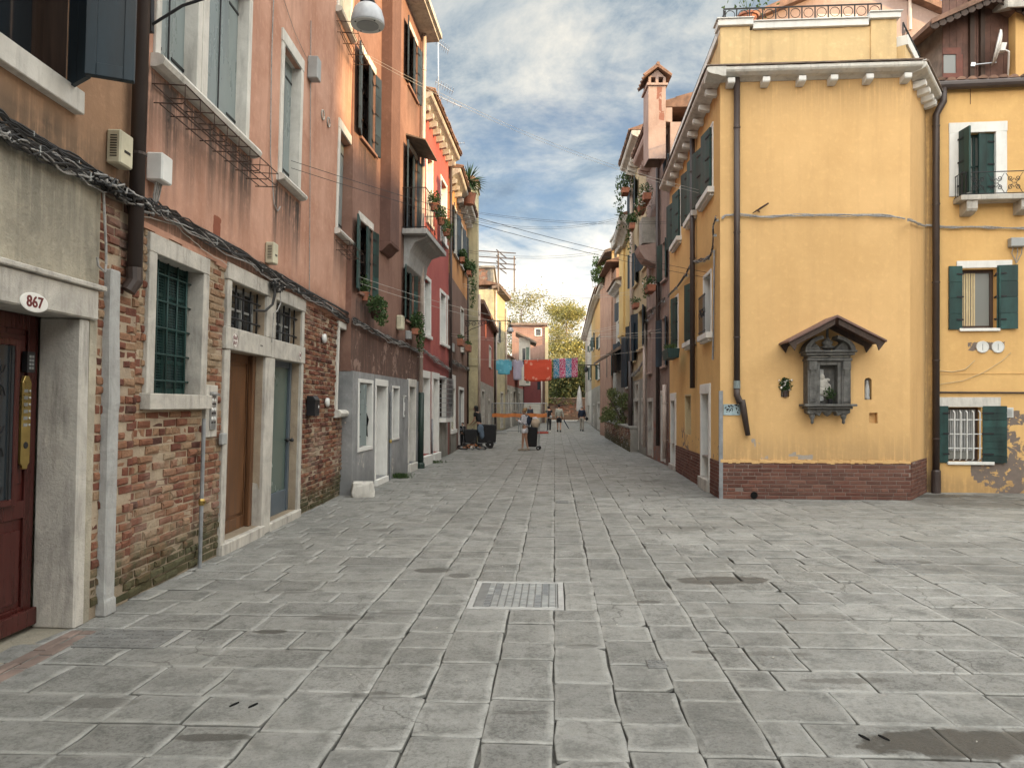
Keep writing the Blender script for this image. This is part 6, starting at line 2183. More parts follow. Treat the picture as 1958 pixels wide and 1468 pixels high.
# balcony window with shutters half open
g = sash(back, wb, .17, GLASSL, SHUT_G, (1, 1))
surround(g, wb, PAINTEDW, .20, .02, .17, .20)
w2 = (wb[1] - wb[0]) / 2
shutter(g, wb[0], wb[2], wb[3] + .02, w2, 'l', 83, SHUT_G, grooves=False)
shutter(g, wb[1], wb[2], wb[3] - .02, w2 * .98, 'r', 12, SHUT_G, y=.09, grooves=False)
bx0, bz = q(1822, 382)
bx1 = q(1958, 382)[0] + .25
MB().box(bx0, bx1, -.34, 0, bz - .10, bz, .5, .003).build('balcony', ISTRIAD, back, bevel=.012)
bo = [o for o in bpy.data.objects if o.name.startswith('balcony') and o.parent == back][0]
corbels(bo, [bx0 + .22, bx1 - .35], bz - .10, ISTRIAD, .30, .20, .24)
bx1 -= .05
rl = MB()
yo = -.31
for z in (bz + .02, bz + .43):
    rl.tube([(bx0 + .03, 0, z), (bx0 + .03, yo, z), (bx1 - .03, yo, z), (bx1 - .03, 0, z)], .010, 5)
for x in (bx0 + .03, bx0 + .10, bx1 - .03):
    rl.tube([(x, yo, bz), (x, yo, bz + .45)], .012, 5)
rl.tube([(bx0 + .03, yo, bz + .40), (bx0 - .04, yo - .08, bz + .40), (bx0 - .10, yo - .16, bz + .36)], .009, 5)
nx = 4
for i in range(nx):
    cx = bx0 + .15 + (bx1 - bx0 - .2) * (i + .5) / nx
    for s_ in (-1, 1):
        scroll(rl, cx + s_ * .065, bz + .30, .055, 1.4, math.pi if s_ > 0 else 0, yo, .007, sgn=s_)
        scroll(rl, cx + s_ * .065, bz + .13, .055, 1.4, math.pi if s_ > 0 else 0, yo, .007, sgn=-s_)
    rl.tube([(cx - .15, yo, bz + .40), (cx - .03, yo, bz + .22), (cx + .03, yo, bz + .22), (cx + .15, yo, bz + .03)], .006, 4)
    rl.tube([(cx - .15, yo, bz + .03), (cx - .03, yo, bz + .20), (cx + .03, yo, bz + .20), (cx + .15, yo, bz + .40)], .006, 4)
for i in range(4):
    y = yo * (i + .5) / 4
    rl.tube([(bx0 + .03, y, bz), (bx0 + .03, y, bz + .43)], .006, 4)
rl.build('railing', IRON, bo)
# middle window
g = sash(back, wm, .15, GLASSL, WOODD, (0, 0), fr=.06)
MB().box(wm[0] - .10, wm[1] + .28, -.025, .0, wm[3] + .02, wm[3] + .16).build('lintel', PAINTEDW, g, bevel=.004)
sill(g, wm[0] - .06, wm[1] + .05, wm[2], PAINTEDW, .06, .06, .15)
cu = MB()
for i in range(6):
    x = wm[0] + .05 + i * .045
    cu.box(x, x + .03, .125 + (i % 2) * .006, .14, wm[2] + .06, wm[3] - .06)
cu.build('curtain', OLDCREAM, g)
shutter(g, wm[0], wm[2] - .02, wm[3] + .06, .25, 'l', 176, SHUT_G, rail=.28)
shutter(g, wm[1], wm[2] - .02, wm[3] + .06, .36, 'r', 172, SHUT_G, rail=.28)
shutter(g, wm[1], wm[2] - .0, wm[3] + .02, .12, 'r', 100, SHUT_G, rail=.28, y=.05)
# grated ground-floor window
g = sash(back, wg, .16, GLASSL, WOODD, (0, 0), fr=.04)
cu = MB()
for i in range(14):
    x = wg[0] + .01 + i * (wg[1] - wg[0]) / 14
    cu.box(x, x + .03, .135 + (i % 2) * .006, .15, wg[2] + .2, wg[3] - .02)
cu.build('curtain', PLG, g)
lx0, lz0 = q(1793, 778); lx1, lz1 = q(1912, 759)
MB().box(lx0 + .02, lx1, -.03, .0, lz0, lz1, .5, .002).build('lintel', ISTRIA, g, bevel=.004)
sill(g, wg[0] - .02, wg[1] + .22, wg[2], PAINTEDW, .06, .06, .16)
wr = MB()
for i in range(5):
    x = wg[0] + (wg[1] - wg[0]) * (i + .9) / 5.3
    wr.tube([(x, -.0, wg[2] + .03), (x, -.05, wg[2] + .06), (x, -.055, wg[3] - .10), (x, .0, wg[3] - .06)], .012, 6)
for j in range(3):
    z = wg[2] + (wg[3] - wg[2]) * (j + .95) / 3.8
    wr.box(wg[0], wg[1], -.035, -.028, z - .010, z + .010)
wr.build('grille', PLW, g)
shutter(g, wg[0], wg[2] - .02, wg[3] + .03, .235, 'l', 176, SHUT_G, rail=3)
shutter(g, wg[1] + .02, wg[2] - .02, wg[3] + .03, .42, 'r', 174, SHUT_G, rail=.14)
# gutter, tiles, downpipe
MB().tube([(.02, -.12, ZQ + .02), (QL, -.12, ZQ + .02)], .085, 10).build('gutter', PIPED, back)
roof(back, -.05, QL, ZQ + .06, 2.0, .25, out=.12, span=1.6)
xq = q(1783, 600)[0] + .02
pts = [(xq + .13, -.12, ZQ), (xq + .13, -.12, ZQ - .30), (xq + .06, -.12, ZQ - .42), (xq, -.11, ZQ - .55), (xq, -.11, 0.35)]
o = downpipe(back, xq, 0.3, ZQ, .065, PIPED, y=-.11, pts=pts, brackets=5)
MB().lathe((xq, -.11, 0), [(.085, 0), (.085, .42), (.07, .45)], 12).build('pipe_boot', PIPED, o)
zq = q(1800, 756)[1]
downp = MB().tube([(.12, -.03, q(1800, 750)[1]), (QL, -.03, q(1950, 752)[1] - .02)], .018, 6).build('conduit', PIPED, back)
MB().box(.1, QL, -.012, .0, q(1850, 715)[1], q(1850, 713)[1]).build('string_course', YELLOW2, back)
cb = MB()
cb.tube(wallpts(FQ, [(1793, 708), (1820, 711), (1845, 706), (1863, 689)], -.02), .009, 5)
cb.tube(wallpts(FQ, [(1793, 735), (1840, 728), (1880, 712), (1915, 690), (1932, 674)], -.02), .007, 5)
cb.build('loose_wire', OLDCREAM, back)
for i, px in enumerate((1877.5, 1907)):
    x, z = q(px, 663.5)
    t = thing('wall_vent', ['round white vent cap on yellow wall, the one nearer the downpipe', 'round white vent cap on yellow wall, the one farther from the downpipe'][i], 'vent', FQ.M @ Matrix.Translation((x, -.002, z)), 'round vents under the open window')
    MB().lathe((0, 0, 0), [(.115, 0), (.115, -.03), (.10, -.035), (.098, -.028), (.003, -.028)], 24, 'y').build('cap', PLW, t)
    MB().box(-.003, .003, -.032, -.028, -.06, .06).build('slot', BLACKP, t)
x, z = q(1921, 780)
x2_, z2_ = q(1935, 798)
t = thing('vent_grille', 'white square slatted vent grille beside the grated window shutter', 'vent', FQ.M @ Matrix.Translation((x, 0, z2_)))
vb_ = MB().box(0, .15, -.02, 0, 0, z - z2_ + .01)
vb_.build('frame', PLW, t)
sl2 = MB()
for i in range(8):
    sl2.box(.02, .13, -.026, -.02, .015 + i * .02, .025 + i * .02)
sl2.build('slat', PLG, t)
meter_box('junction_box', 'grey white junction box with coiled wires at the right edge below balcony', FQ, 1926, 457, 474, PLG, .3, .14, vents=False, cables=3)
MB().tube([(q(1855, 170)[0], -.01, q(1855, 170)[1]), (q(1855, 200)[0], -.01, q(1855, 200)[1])], .006, 4).build('rust_stain_rod', RUSTI, back)

# wooden roof dormer behind the gutter, and the pink gable beyond
FD2 = facing(1790, 1960, 16.2)
dm = thing('wooden_dormer', 'brown boarded dormer with scalloped bargeboard and small white window on the tiled roof', 'dormer', FD2.M)
DLn = FD2.len
zd0 = FD2.at(1850, 158)[1]
zd1 = FD2.at(1850, 60)[1]
zpk = FD2.at(1880, 2)[1]
xpk = FD2.x(1880)
xl, xr_ = FD2.x(1758), FD2.x(1990)
bm_ = MB()
for i in range(14):
    x = FD2.x(1802) + i * .145
    bm_.box(x, x + .137, -.015 + R.uniform(-.004, .004), .02, zd0 - .6, zd1 + .55 + .5 * (1 - min(1, abs(x - xpk) / 1.3)))
bm_.build('boarding', WOODG if False else simple('red_brown_boards', (.12, .065, .05), .8, scale=4, var=.4), dm)
MB().box(FD2.x(1802), FD2.x(1990), .02, 1.5, zd0 - .6, zd1 + .2).build('wall', WOODG, dm)
w_ = (FD2.x(1803), FD2.x(1826), FD2.at(1810, 142)[1], FD2.at(1810, 106)[1])
wp = MB().box(w_[0], w_[1], -.03, -.018, w_[2], w_[3]).build('window', GLASSL, dm)
MB().box(w_[0] - .03, w_[1] + .10, -.05, -.031, w_[3], w_[3] + .14).box(w_[1], w_[1] + .14, -.05, -.031, w_[2] - .1, w_[3] - .001).box(w_[0] - .03, w_[1], -.05, -.031, w_[2] - .1, w_[2]).build('frame', simple('red_wood', (.14, .05, .035), .6), wp)
rf = MB()
for s_, xe in ((-1, xl), (1, xr_)):
    za = zd1 + .02
    qd = [(xpk, zpk), (xe, za), (xe, za - .10), (xpk, zpk - .12)]
    rf.prism(qd if s_ > 0 else qd[::-1], -.5, 2.2, 'y')
rf.build('roof', TILE, dm)
bb_ = MB()
for s_, xe in ((-1, xl), (1, xr_)):
    n_ = 9
    for i in range(n_):
        t = (i + .5) / n_
        x = xpk + (xe - xpk) * t
        z = (zpk - .12) + ((zd1 - .08) - (zpk - .12)) * t
        bb_.lathe((x, -.46, z - .03), [(.10, 0), (.10, .03)], 12, 'y')
bb_.build('bargeboard', WOODD, dm)
for pxx in (1850, 1870):
    MB().box(FD2.x(pxx), FD2.x(pxx) + .09, -.10, -.02, zd0 - .4, zd1 + .9).build('post', WOODD, dm)
# dish
P = onray(1912, 92, 15.9)
ds = thing('satellite_dish', 'white satellite dish seen side-on on its arm before the wooden dormer', 'satellite dish', Matrix.Translation(P) @ Matrix.Rotation(rad(-115), 4, 'Z') @ Matrix.Rotation(rad(-12), 4, 'X'))
MB().lathe((0, 0, 0), [(.36, -.08), (.34, -.05), (.24, -.02), (.12, -.004), (.003, 0), (.003, .008), (.12, .004), (.24, -.012), (.345, -.045)], 24, 'y').build('dish', ENAMEL, ds, smooth=True)
MB().tube([(0, .0, -.30), (0, -.42, -.36)], .014, 6).box(-.04, .04, -.46, -.38, -.40, -.32).build('feed_arm', STEEL, ds)
MB().tube([(0, .01, 0), (-.05, .18, -.05), (-.55, .35, -.62)], .02, 6).box(-.08, .08, .01, .1, -.08, .08).build('mount', ENAMEL, ds)
FG = facing(1420, 1840, 24)
gab = thing('pink_gable_house', 'pink rendered gable wall of a higher house rising behind the terrace', 'house', FG.M)
GZ0 = FG.at(1500, 60)[1]
GZ = FG.at(1640, -38)[1]
ga0, ga1, gk = FG.x(1440), FG.x(1830), FG.x(1640)
gz_e = FG.at(1450, 30)[1]
MB().prism([(ga0, 0), (ga1, 0), (ga1, gz_e - .2), (gk, GZ), (ga0, gz_e - .2)], 0, 8, 'y').build('wall', ROSE, gab)
for s_, xe in ((-1, ga0 - .3), (1, ga1 + .3)):
    qd = [(gk, GZ + .02), (xe, gz_e - .33), (xe, gz_e - .12), (gk, GZ + .28)]
    MB().prism(qd if s_ > 0 else qd[::-1], -.3, 8.2, 'y').build('roof', TILE, gab)
MB().tube([(FG.x(1738), -.08, FG.at(1738, 60)[1]), (FG.x(1737), -.08, FG.at(1737, -20)[1])], .05, 8).build('downpipe', PIPEC, gab)
MB().box(FG.x(1563), FG.x(1640), -.02, .0, FG.at(1600, 50)[1], FG.at(1600, 28)[1]).build('white_patch', PALEW, gab)
pot('rooftop_shrub', 'sparse leafy shrub standing on the terrace behind the ring railing', Matrix.Translation(onray(1430, 60, 16.5)), .2, .35, foliage=(.75, .4, .75), n=150, size=.09)
FYE = Frame(Vector((11.0, 15.9, 0)), Vector((15, 15.6, 0)))
edge = thing('yellow_upper_wall', 'yellow upper storey wall with pale eaves at the far right above the balcony house', 'house', FYE.M)
xe_ = FYE.x(1942, 60)
MB().box(xe_, xe_ + 3, 0, 3, 7.5, FYE.at(1942, 20)[1]).build('wall', YELLOW2, edge)
MB().prism([(-.35, FYE.at(1942, 20)[1] - .1), (3, FYE.at(1942, 20)[1] + .9), (3, FYE.at(1942, 20)[1] + 1.05), (-.35, FYE.at(1942, 20)[1] + .06)], xe_ - .35, xe_ + 3, 'x').build('eaves', ISTRIAD, edge)

# ================================================================== further houses on the right side
def rframe(pf, pn):
    return Frame(pf, pn)
PF2 = G(1236, 872)
PN2 = far1 + Vector((0.02, 0, 0))
FP2 = Frame(PF2, PN2)
rose = thing('rose_house', 'rose pink house with dark shutters, big square chimney and white flowers', 'house', FP2.M)
RLn = FP2.len
def zz_(F, px, py): return F.at(px, py)[1]
ZP = zz_(FP2, 1268, 262)
ops = {}
def op(F, p0, p1, yt, yb):
    m_ = (p0 + p1) / 2
    return (F.at(p0, (yt + yb) / 2)[0], F.at(p1, (yt + yb) / 2)[0], max(.06, F.at(m_, yb)[1]), F.at(m_, yt)[1])
ra1 = op(FP2, 1275, 1279, 300, 345)
ra2 = op(FP2, 1268, 1275, 462, 535)
ra3 = op(FP2, 1267, 1275, 608, 700)
ra4 = op(FP2, 1241, 1247, 510, 590)
ra5 = op(FP2, 1240.5, 1246, 635, 712)
rd1_ = op(FP2, 1265.5, 1272, 755, 885)
rd2_ = op(FP2, 1240, 1248, 768, 872)
wall('wall', ROSE, rose, 0, RLn, 0, ZP, [ra1, ra2, ra3, ra4, ra5, rd1_, rd2_], .3, sides=6, peel=lambda x, z: .50 if (z < 1.4 and x > RLn * .15) else 0, grime=lambda x, z: .35)
for r_ in (ra1, ra2, ra3):
    win_shutters(rose, r_, SHUT_B if r_ is not ra2 else SHUT_G, 158, 165, ROSE, fw=.03, grooves=False, hinges=False)
for r_ in (ra4, ra5):
    win_plain(rose, r_, ROSE, fw=.08)
door(rose, rd1_, WOODD, ISTRIA, deep=.2, fw=.13, handle=False)
door(rose, rd2_, WOODG, ISTRIAD, deep=.2, fw=.12, handle=False)
cornice(rose, 0, RLn, ZP, ROSE, .45, .4)
corbels(rose, [.2 + i * .42 for i in range(int(RLn / .42))], ZP, ROSE, .3, .14, .2)
roof(rose, 0, RLn, ZP + .42, 5, 1.8, out=.5, span=.8)
downpipe(rose, FP2.x(1263.5, 600), .5, ZP, .06, PIPED, brackets=4)
downpipe(rose, FP2.x(1277, 800), .2, zz_(FP2, 1277, 735), .06, PIPEC, brackets=2)
downpipe(rose, .06, .3, zz_(FP2, 1238, 610), .05, PIPEC, brackets=3)
# big chimney riding on the eaves corbel
FC = Frame(onray(1240, 775, 20.9), onray(1274, 775, 20.9))
chz0, chz1 = FC.at(1255, 300)[1], FC.at(1255, 164)[1]
cx0, cx1 = FC.x(1240, 230), FC.x(1273, 230)
chm = thing('brick_red_chimney', 'tall square rose chimney with peeling patch and tiled gable cap', 'chimney', FC.M)
CW = cx1 - cx0
sh_ = MB()
sh_.box(cx0, cx1, 0, .8, chz0, chz1)
sh_.prism([(cx0, chz0), (cx1, chz0), (cx1 + .0, chz0 - .15), (cx1 - .05, chz0 - .5), (cx0 + .1, chz0 - .5), (cx0, chz0 - .15)], .05, .8, 'y')
wall('shaft', ROSE, chm, cx0, cx1, chz0 - .05, chz1, [], .06, sides=.8, peel=lambda x, z: .62 if abs(x - (cx0 + CW * .58) + (z - chz1) * .10) < .075 and chz1 - 1.0 < z < chz1 - .05 else 0)
MB().box(cx0 - .05, cx1 + .05, -.05, .85, chz1, chz1 + .06).box(cx0, cx0 + .07, 0, .8, chz1 + .06, chz1 + .24).box(cx1 - .07, cx1, 0, .8, chz1 + .06, chz1 + .24).box((cx0 + cx1) / 2 - .04, (cx0 + cx1) / 2 + .04, 0, .8, chz1 + .06, chz1 + .24).build('cap_base', ROSE, chm)
xm = (cx0 + cx1) / 2
cap = MB()
cap.prism([(cx0 - .14, chz1 + .20), (xm, chz1 + .46), (cx1 + .14, chz1 + .20), (cx1 + .12, chz1 + .25), (xm, chz1 + .54), (cx0 - .12, chz1 + .25)], -.14, .94, 'y')
for i in range(5):
    for s_ in (-1, 1):
        y = -.08 + i * .24
        cap.tube([(xm, y, chz1 + .54), (xm + s_ * (CW / 2 + .14), y, chz1 + .25)], .045, 6, tone=R.random())
cap.tube([(xm, -.16, chz1 + .55), (xm, .96, chz1 + .55)], .05, 6)
cap.build('cap_roof', TILE, chm)
MB().prism([(xm - CW / 2 + .02, chz1 + .24), (xm, chz1 + .44), (xm + CW / 2 - .02, chz1 + .24)], 0, .8, 'y').build('gable', ROSE, chm)
pot('flower_box', 'hanging box of white flowers high on the rose house', at_wall(FP2, 1256, 388, .35), box=(.9, .25, .2), foliage=(.42, .24, .24), n=260, size=.08, flowers=80, droop=.35)
pot('flower_box', 'lower box of white flowers hanging below the first on the rose house', at_wall(FP2, 1247, 408, .35), box=(.6, .25, .2), foliage=(.3, .24, .2), n=190, size=.08, flowers=30, droop=.3)
pot('flower_box', 'planter of greenery with a few flowers under dark shutters of the rose house', at_wall(FP2, 1262, 560, .3), box=(.8, .25, .2), foliage=(.38, .22, .2), n=220, size=.08, flowers=12, droop=.25)
pot('window_planter', 'green planter box on bracket under yellow house shutters', FYS.M @ Matrix.Translation((sx(1306, 675), -.3, sz(1306, 686))), pm=SHUT_G, box=(1.1, .3, .22), foliage=(.5, .16, .10), n=200, size=.06)

FC3 = Frame(G(1210, 859), PF2)
cream = thing('old_cream_house', 'old cream house with tall dark shutters over grey stone ground floor', 'house', FC3.M)
CL3 = FC3.len
ZC3 = zz_(FC3, 1224, 300)
c1 = op(FC3, 1213, 1218, 350, 412)
c2 = op(FC3, 1214, 1219.5, 478, 545)
c3 = op(FC3, 1231, 1236, 480, 512)
c4 = op(FC3, 1221, 1234, 592, 665)
c5 = op(FC3, 1216, 1221, 735, 765)
c6 = op(FC3, 1214, 1221, 768, 858)
c7 = op(FC3, 1228, 1232, 768, 850)
c8 = op(FC3, 1214, 1216, 620, 690)
zb = zz_(FC3, 1224, 725)
wall('upper_wall', OLDCREAM, cream, 0, CL3, zb, ZC3, [c1, c2, c3, c4, c8], .4, sides=6, grime=lambda x, z: .3)
wall('lower_wall', GREYST, cream, 0, CL3, 0, zb, [c5, c6, c7], .4, sides=6)
for r_ in (c1, c2, c3, c4, c8):
    win_shutters(cream, r_, SHUT_B, 162, 165, OLDCREAM, lw=.6, rw=.6, fw=.03, grooves=False, hinges=False)
win_plain(cream, c5, ISTRIAD)
for r_ in (c6, c7):
    door(cream, r_, WOODG, ISTRIAD, deep=.2, fw=.14, handle=False)
cornice(cream, 0, CL3, ZC3, ISTRIAD, .5, .35)
corbels(cream, [.2 + i * .5 for i in range(int(CL3 / .5))], ZC3, ISTRIAD, .34, .16, .22)
roof(cream, 0, CL3, ZC3 + .37, 5, 1.8, out=.55, span=.6)
downpipe(cream, FC3.x(1212.5, 600), zz_(FC3, 1212.5, 690), ZC3, .07, PIPEC, brackets=4)
downpipe(cream, FC3.x(1211.5, 780), 0, zz_(FC3, 1212.5, 690), .09, PIPED, brackets=1)
# balcony half-drum with plants
x, z = FP2.at(1251, 478)
db = MB()
db.prism([(0.0, z + .15), (-.55, z + .05), (-.50, z - .12), (-.35, z - .35), (-.1, z - .5), (0, z - .52)], x - .5, x + .4, 'x')
db.build('oriel_base', ROSE, rose)
MB().box(x - .4, x + .35, -.42, 0, z + .15, z + .95).build('oriel', GREYST, rose)
pot('window_planter', 'long trailing creeper from a box on the cream house second floor', at_wall(FC3, 1221, 440, .25), box=(.6, .2, .2), foliage=(.25, .2, .25), n=300, size=.1, droop=.9)
pot('window_planter', 'trailing ivy pot high on the far corner of the cream house', at_wall(FC3, 1213, 372, .35), box=(.6, .3, .2), foliage=(.3, .4, .4), n=360, size=.12, flowers=10, droop=1.1)
pot('flower_box', 'box of blue flowers above tall dark shutters on the cream house', at_wall(FC3, 1232, 590, .3), box=(.7, .2, .16), foliage=(.3, .2, .15), n=120, size=.08)

# ochre house with its corbelled flue bay
PF4 = G(1193.7, 848)
FO4 = Frame(PF4, G(1210, 859))
och = thing('ochre_house', 'narrow ochre house with corbelled flue bay and white bracketed cornice', 'house', FO4.M)
L4 = FO4.len
ZO4 = zz_(FO4, 1200, 462)
b1 = op(FO4, 1205, 1209, 620, 700)
b2 = op(FO4, 1199, 1204, 640, 740)
wall('upper_wall', OCHRE, och, 0, L4, 3.0, ZO4, [b1, b2], .5, sides=7)
wall('lower_wall', GREYST, och, 0, L4, 0, 3.0, [], .5, sides=7, peel=lambda x, z: .55)
for r_ in (b1, b2):
    win_shutters(och, r_, SHUT_B, 165, 165, None, grooves=False, hinges=False)
FB4 = Frame(onray(1191.5, 775, 33.2), onray(1207, 775, 33.2))
zb0 = zz_(FB4, 1198, 640)
L5 = FB4.len
Mb = rel(FO4, FB4)
by = MB().box(0, L5, 0, 1.3, zb0, ZO4)
by.prism([(0, zb0), (L5, zb0), (L5, zb0 - .25), (L5 * .9, zb0 - .6), (L5 * .55, zb0 - .8)], .02, 1.28, 'y')
by.build('flue_bay', OCHRE, och, Mb, bevel=.01)
MB().box(-.06, L5 + .04, -.05, 1.35, zb0 - .04, zb0 + .10).build('bay_corbel', OCHRE, och, Mb, bevel=.01)
cp_ = MB()
cp_.box(-.35, L5 + .25, -.30, 1.5, ZO4 + .22, ZO4 + .55).box(-.18, L5 + .12, -.15, 1.4, ZO4, ZO4 + .22).box(-.4, L5 + .3, -.36, 1.55, ZO4 + .55, ZO4 + .68)
cp_.build('cornice', ISTRIAD, och, Mb, bevel=.03)
cornice(och, 0, L4, ZO4, ISTRIAD, .5, .5)
roof(och, 0, L4, ZO4 + .52, 5, 1.5, out=.5, tiles=False)

# planter wall and the big shrub in front
pa, pb = G(1160, 836), G(1212, 862)
FPL = Frame(pa + Vector((-.1, 0, 0)), pb + Vector((-.25, -.7, 0)))
pl_ = thing('planter_wall', 'low old brick planter wall at the foot of the right side houses', 'planter', FPL.M)
LP_ = FPL.len
MB().box(0, LP_, 0, .55, 0, .85, .5).build('core', GREYST, pl_)
bricks('brickwork', BRICK, pl_, 0, LP_, 0, .83, L=.25, H=.065, jit=.01, skip=.12)
MB().box(-.03, LP_ + .03, -.03, .58, .86, .92).build('coping', GREYST, pl_)
def bush(name, label, c, rx, ry, rz, n, size, cat='shrub', m=None, lean=(0, 0, 0), stems=8):
    t = thing(name, label, cat, Matrix.Translation(c))
    mb = MB()
    for k in range(26):
        a, q_ = R.uniform(0, 6.28), R.random() ** .5
        cc = Vector((rx * q_ * math.cos(a), ry * q_ * math.sin(a), rz * R.uniform(-.8, .95)))
        rr = R.uniform(.22, .42)
        plant_mb(mb, cc, rx * rr, max(ry * rr, .2), rz * rr, n // 26, size)
    mb.build('foliage', m or GREEN, t)
    st = MB()
    for k in range(stems):
        a = R.uniform(0, 6.28)
        st.tube([(R.uniform(-.2, .2), R.uniform(-.1, .1), -rz), (rx * .4 * math.cos(a), ry * .4 * math.sin(a), 0), (rx * .8 * math.cos(a), ry * .8 * math.sin(a), rz * .7)], [.02, .014, .006], 5)
    st.build('stem', WOODD, t)
    return t
SHRUBL = leafm('oleander_leaves', [(0.0, (0.045, 0.062, 0.024)), (0.5, (0.10, 0.125, 0.045)), (1.0, (0.20, 0.22, 0.09))])
c_ = (pa * .45 + pb * .55) + Vector((.12, -.9, 1.5))
bush('shrub', 'large leafy green shrub spilling from the brick planter on the right', c_, .85, 3.3, .85, 6500, .10, m=SHRUBL)
bush('climbing_plant', 'thin climbing plant with pale flowers on wall above the shrub', c_ + Vector((.55, 1.0, 1.3)), .35, 1.6, .8, 900, .11, m=SHRUBL, stems=5)

# terracotta house with roof lantern, stepping out
def rhouse(name, label, pf, pn, ztop, um, lm, zsplit, wins, doors, shut=SHUT_G, corn=True, eave_out=.4):
    F = Frame(pf, pn)
    t = thing(name, label, 'house', F.M)
    Z = F.at(*ztop)[1]
    W_ = [op(F, *w_) for w_ in wins]
    D_ = [op(F, *w_) for w_ in doors]
    wall('upper_wall', um, t, 0, F.len, zsplit, Z, W_, .8, sides=7, grime=lambda x, z: .3)
    wall('lower_wall', lm, t, 0, F.len, 0, zsplit, D_, .8, sides=7)
    for r_ in W_:
        win_shutters(t, r_, shut, 165, 170, ISTRIA, lw=.5, rw=.5, grooves=False, hinges=False)
    for r_ in D_:
        door(t, r_, WOODD, ISTRIAD, deep=.2, fw=.14, handle=False)
    if corn:
        cornice(t, -.05, F.len + .05, Z, ISTRIAD, eave_out, .3)
    roof(t, -.1, F.len + .1, Z + .3, 5, 1.8, out=eave_out + .08, tiles=False)
    return t, F, Z
t1_, F1_, Z1_ = rhouse('white_lean_house', 'pale house with tall blue black shutters beyond the ochre flue', G(1178, 841), PF4, (1185, 560), PALEW, GREYST, 3.0,
    [(1183.5, 1187.5, 575, 612), (1180, 1183.5, 655, 712), (1188, 1191, 652, 708)], [(1183, 1187.5, 758, 835)], SHUT_B)
MB().prism([(.1, Z1_ - 2.6), (-1.1, Z1_ - 3.3), (-1.1, Z1_ - 3.2), (.1, Z1_ - 2.45)], 0, F1_.len, 'x').build('canopy', WOODG, t1_)
t2_, F2_, Z2_ = rhouse('terracotta_house', 'terracotta house stepping forward with glazed roof lantern on top', G(1160, 833), G(1178, 841), (1168, 530), TERRA, GREYST, 3.6,
    [(1167, 1171, 672, 720)], [(1166, 1170, 765, 838)], SHUT_G, corn=False)
# end wall of the terracotta house with lantern on top, facing down the street
FT2 = facing(1169, 1193, 39)
zt0, zt1_ = FT2.at(1180, 508)[1], FT2.at(1180, 480)[1]
Mt = rel(F2_, FT2)
MB().box(0, FT2.len, 0, 5, 0, zt0).build('end_wall', TERRA, t2_, Mt)
ln = MB().box(.1, FT2.len + .3, .05, .1, zt0 + .1, zt1_)
ln = ln.build('lantern_window', GLASSL, t2_, Mt)
fl_ = MB()
for k in range(3):
    x = .02 + (FT2.len - .1) * k / 2
    fl_.box(x, x + .12, -.02, .049, zt0 + .05, zt1_)
fl_.box(0, FT2.len, -.03, .048, zt1_, zt1_ + .1).box(0, FT2.len, -.03, .048, zt0, zt0 + .08)
fl_.build('frame', OLDCREAM, ln)
MB().add([(-.38, -.3, zt1_ - .0), (FT2.len + .3, -.4, zt1_ + .45), (FT2.len + .3, 4, zt1_ + .45), (-.38, 4, zt1_ - .0), (-.38, -.3, zt1_ - .15), (FT2.len + .3, -.4, zt1_ + .3), (FT2.len + .3, 4, zt1_ + .3), (-.38, 4, zt1_ - .15)],
         [(0, 1, 2, 3), (7, 6, 5, 4), (0, 4, 5, 1), (1, 5, 6, 2), (2, 6, 7, 3), (3, 7, 4, 0)]).build('lantern_roof', WOODG, t2_, Mt)
P = onray(1158, 524, 42)
bush('rooftop_shrub', 'leafy shrub on the roof terrace of the terracotta house', P, .75, .9, .8, 900, .18)
tr = thing('terrace_railing', 'thin iron railing at the edge of the far roof terrace', 'railing', Matrix.Translation(onray(1150, 552, 44)))
mb = MB()
for i in range(12):
    mb.tube([(-.5 + i * .12, -i * .25, 0), (-.5 + i * .12, -i * .25, .9)], .012, 4)
for z in (.1, .9):
    mb.tube([(-.5, 0, z), (.82, -2.75, z)], .018, 4)
mb.build('bars', IRON, tr)
rhouse('pink_strip_house', 'pink rendered house with green shutters and curved gutter bracket', G(1151, 828), G(1160, 833), (1154, 565), TERRA, GREYST, 3.0,
    [(1153, 1156.5, 628, 665)], [(1154, 1157, 775, 828)])
rhouse('bright_yellow_house', 'bright yellow house with green shutters and wall lamp', G(1138, 820), G(1151, 828), (1144, 578), YELLOW2, GREYST, 3.0,
    [(1145, 1150, 640, 664), (1143.5, 1149, 695, 724)], [(1143, 1147, 772, 822)])
rhouse('brown_tall_house', 'ochre brown house with ornate eaves farther along the right row', G(1131, 814), G(1138, 820), (1136, 600), OCHRE, GREYST, 3.0,
    [(1134.5, 1137, 640, 668)], [(1134, 1136.5, 775, 814)])
rhouse('white_end_house', 'white grey house with dark side wall at the far right end', G(1119, 805), G(1131, 814), (1126, 632), PALEW, PALEW, 3.0,
    [(1127, 1131, 656, 668), (1128, 1131, 700, 725)], [(1124, 1127, 775, 806)])
P = onray(1123.5, 630, 86)
t = thing('chimney', 'small square pink chimney on the white end house', 'chimney', Matrix.Translation(P))
MB().box(-.25, .25, -.3, .3, -1.5, 1.1).box(-.35, .35, -.4, .4, 1.1, 1.25).build('shaft', ROSE, t)
# wall lantern on bracket far away on the right
P = onray(1160, 698, 48)
t = thing('wall_lantern', 'small wall lantern on iron arm at the bright yellow house', 'lamp', Matrix.Translation(P))
MB().tube([(0, 0, 0), (-2.2, 0, 0)], .03, 5).tube([(-.1, 0, -.5), (-.8, 0, 0)], .02, 5).build('arm', IRON, t)
MB().lathe((-1.3, 0, -.45), [(.05, 0), (.14, .1), (.12, .25), (.03, .4)], 10).build('lamp_shade', IRON, t)
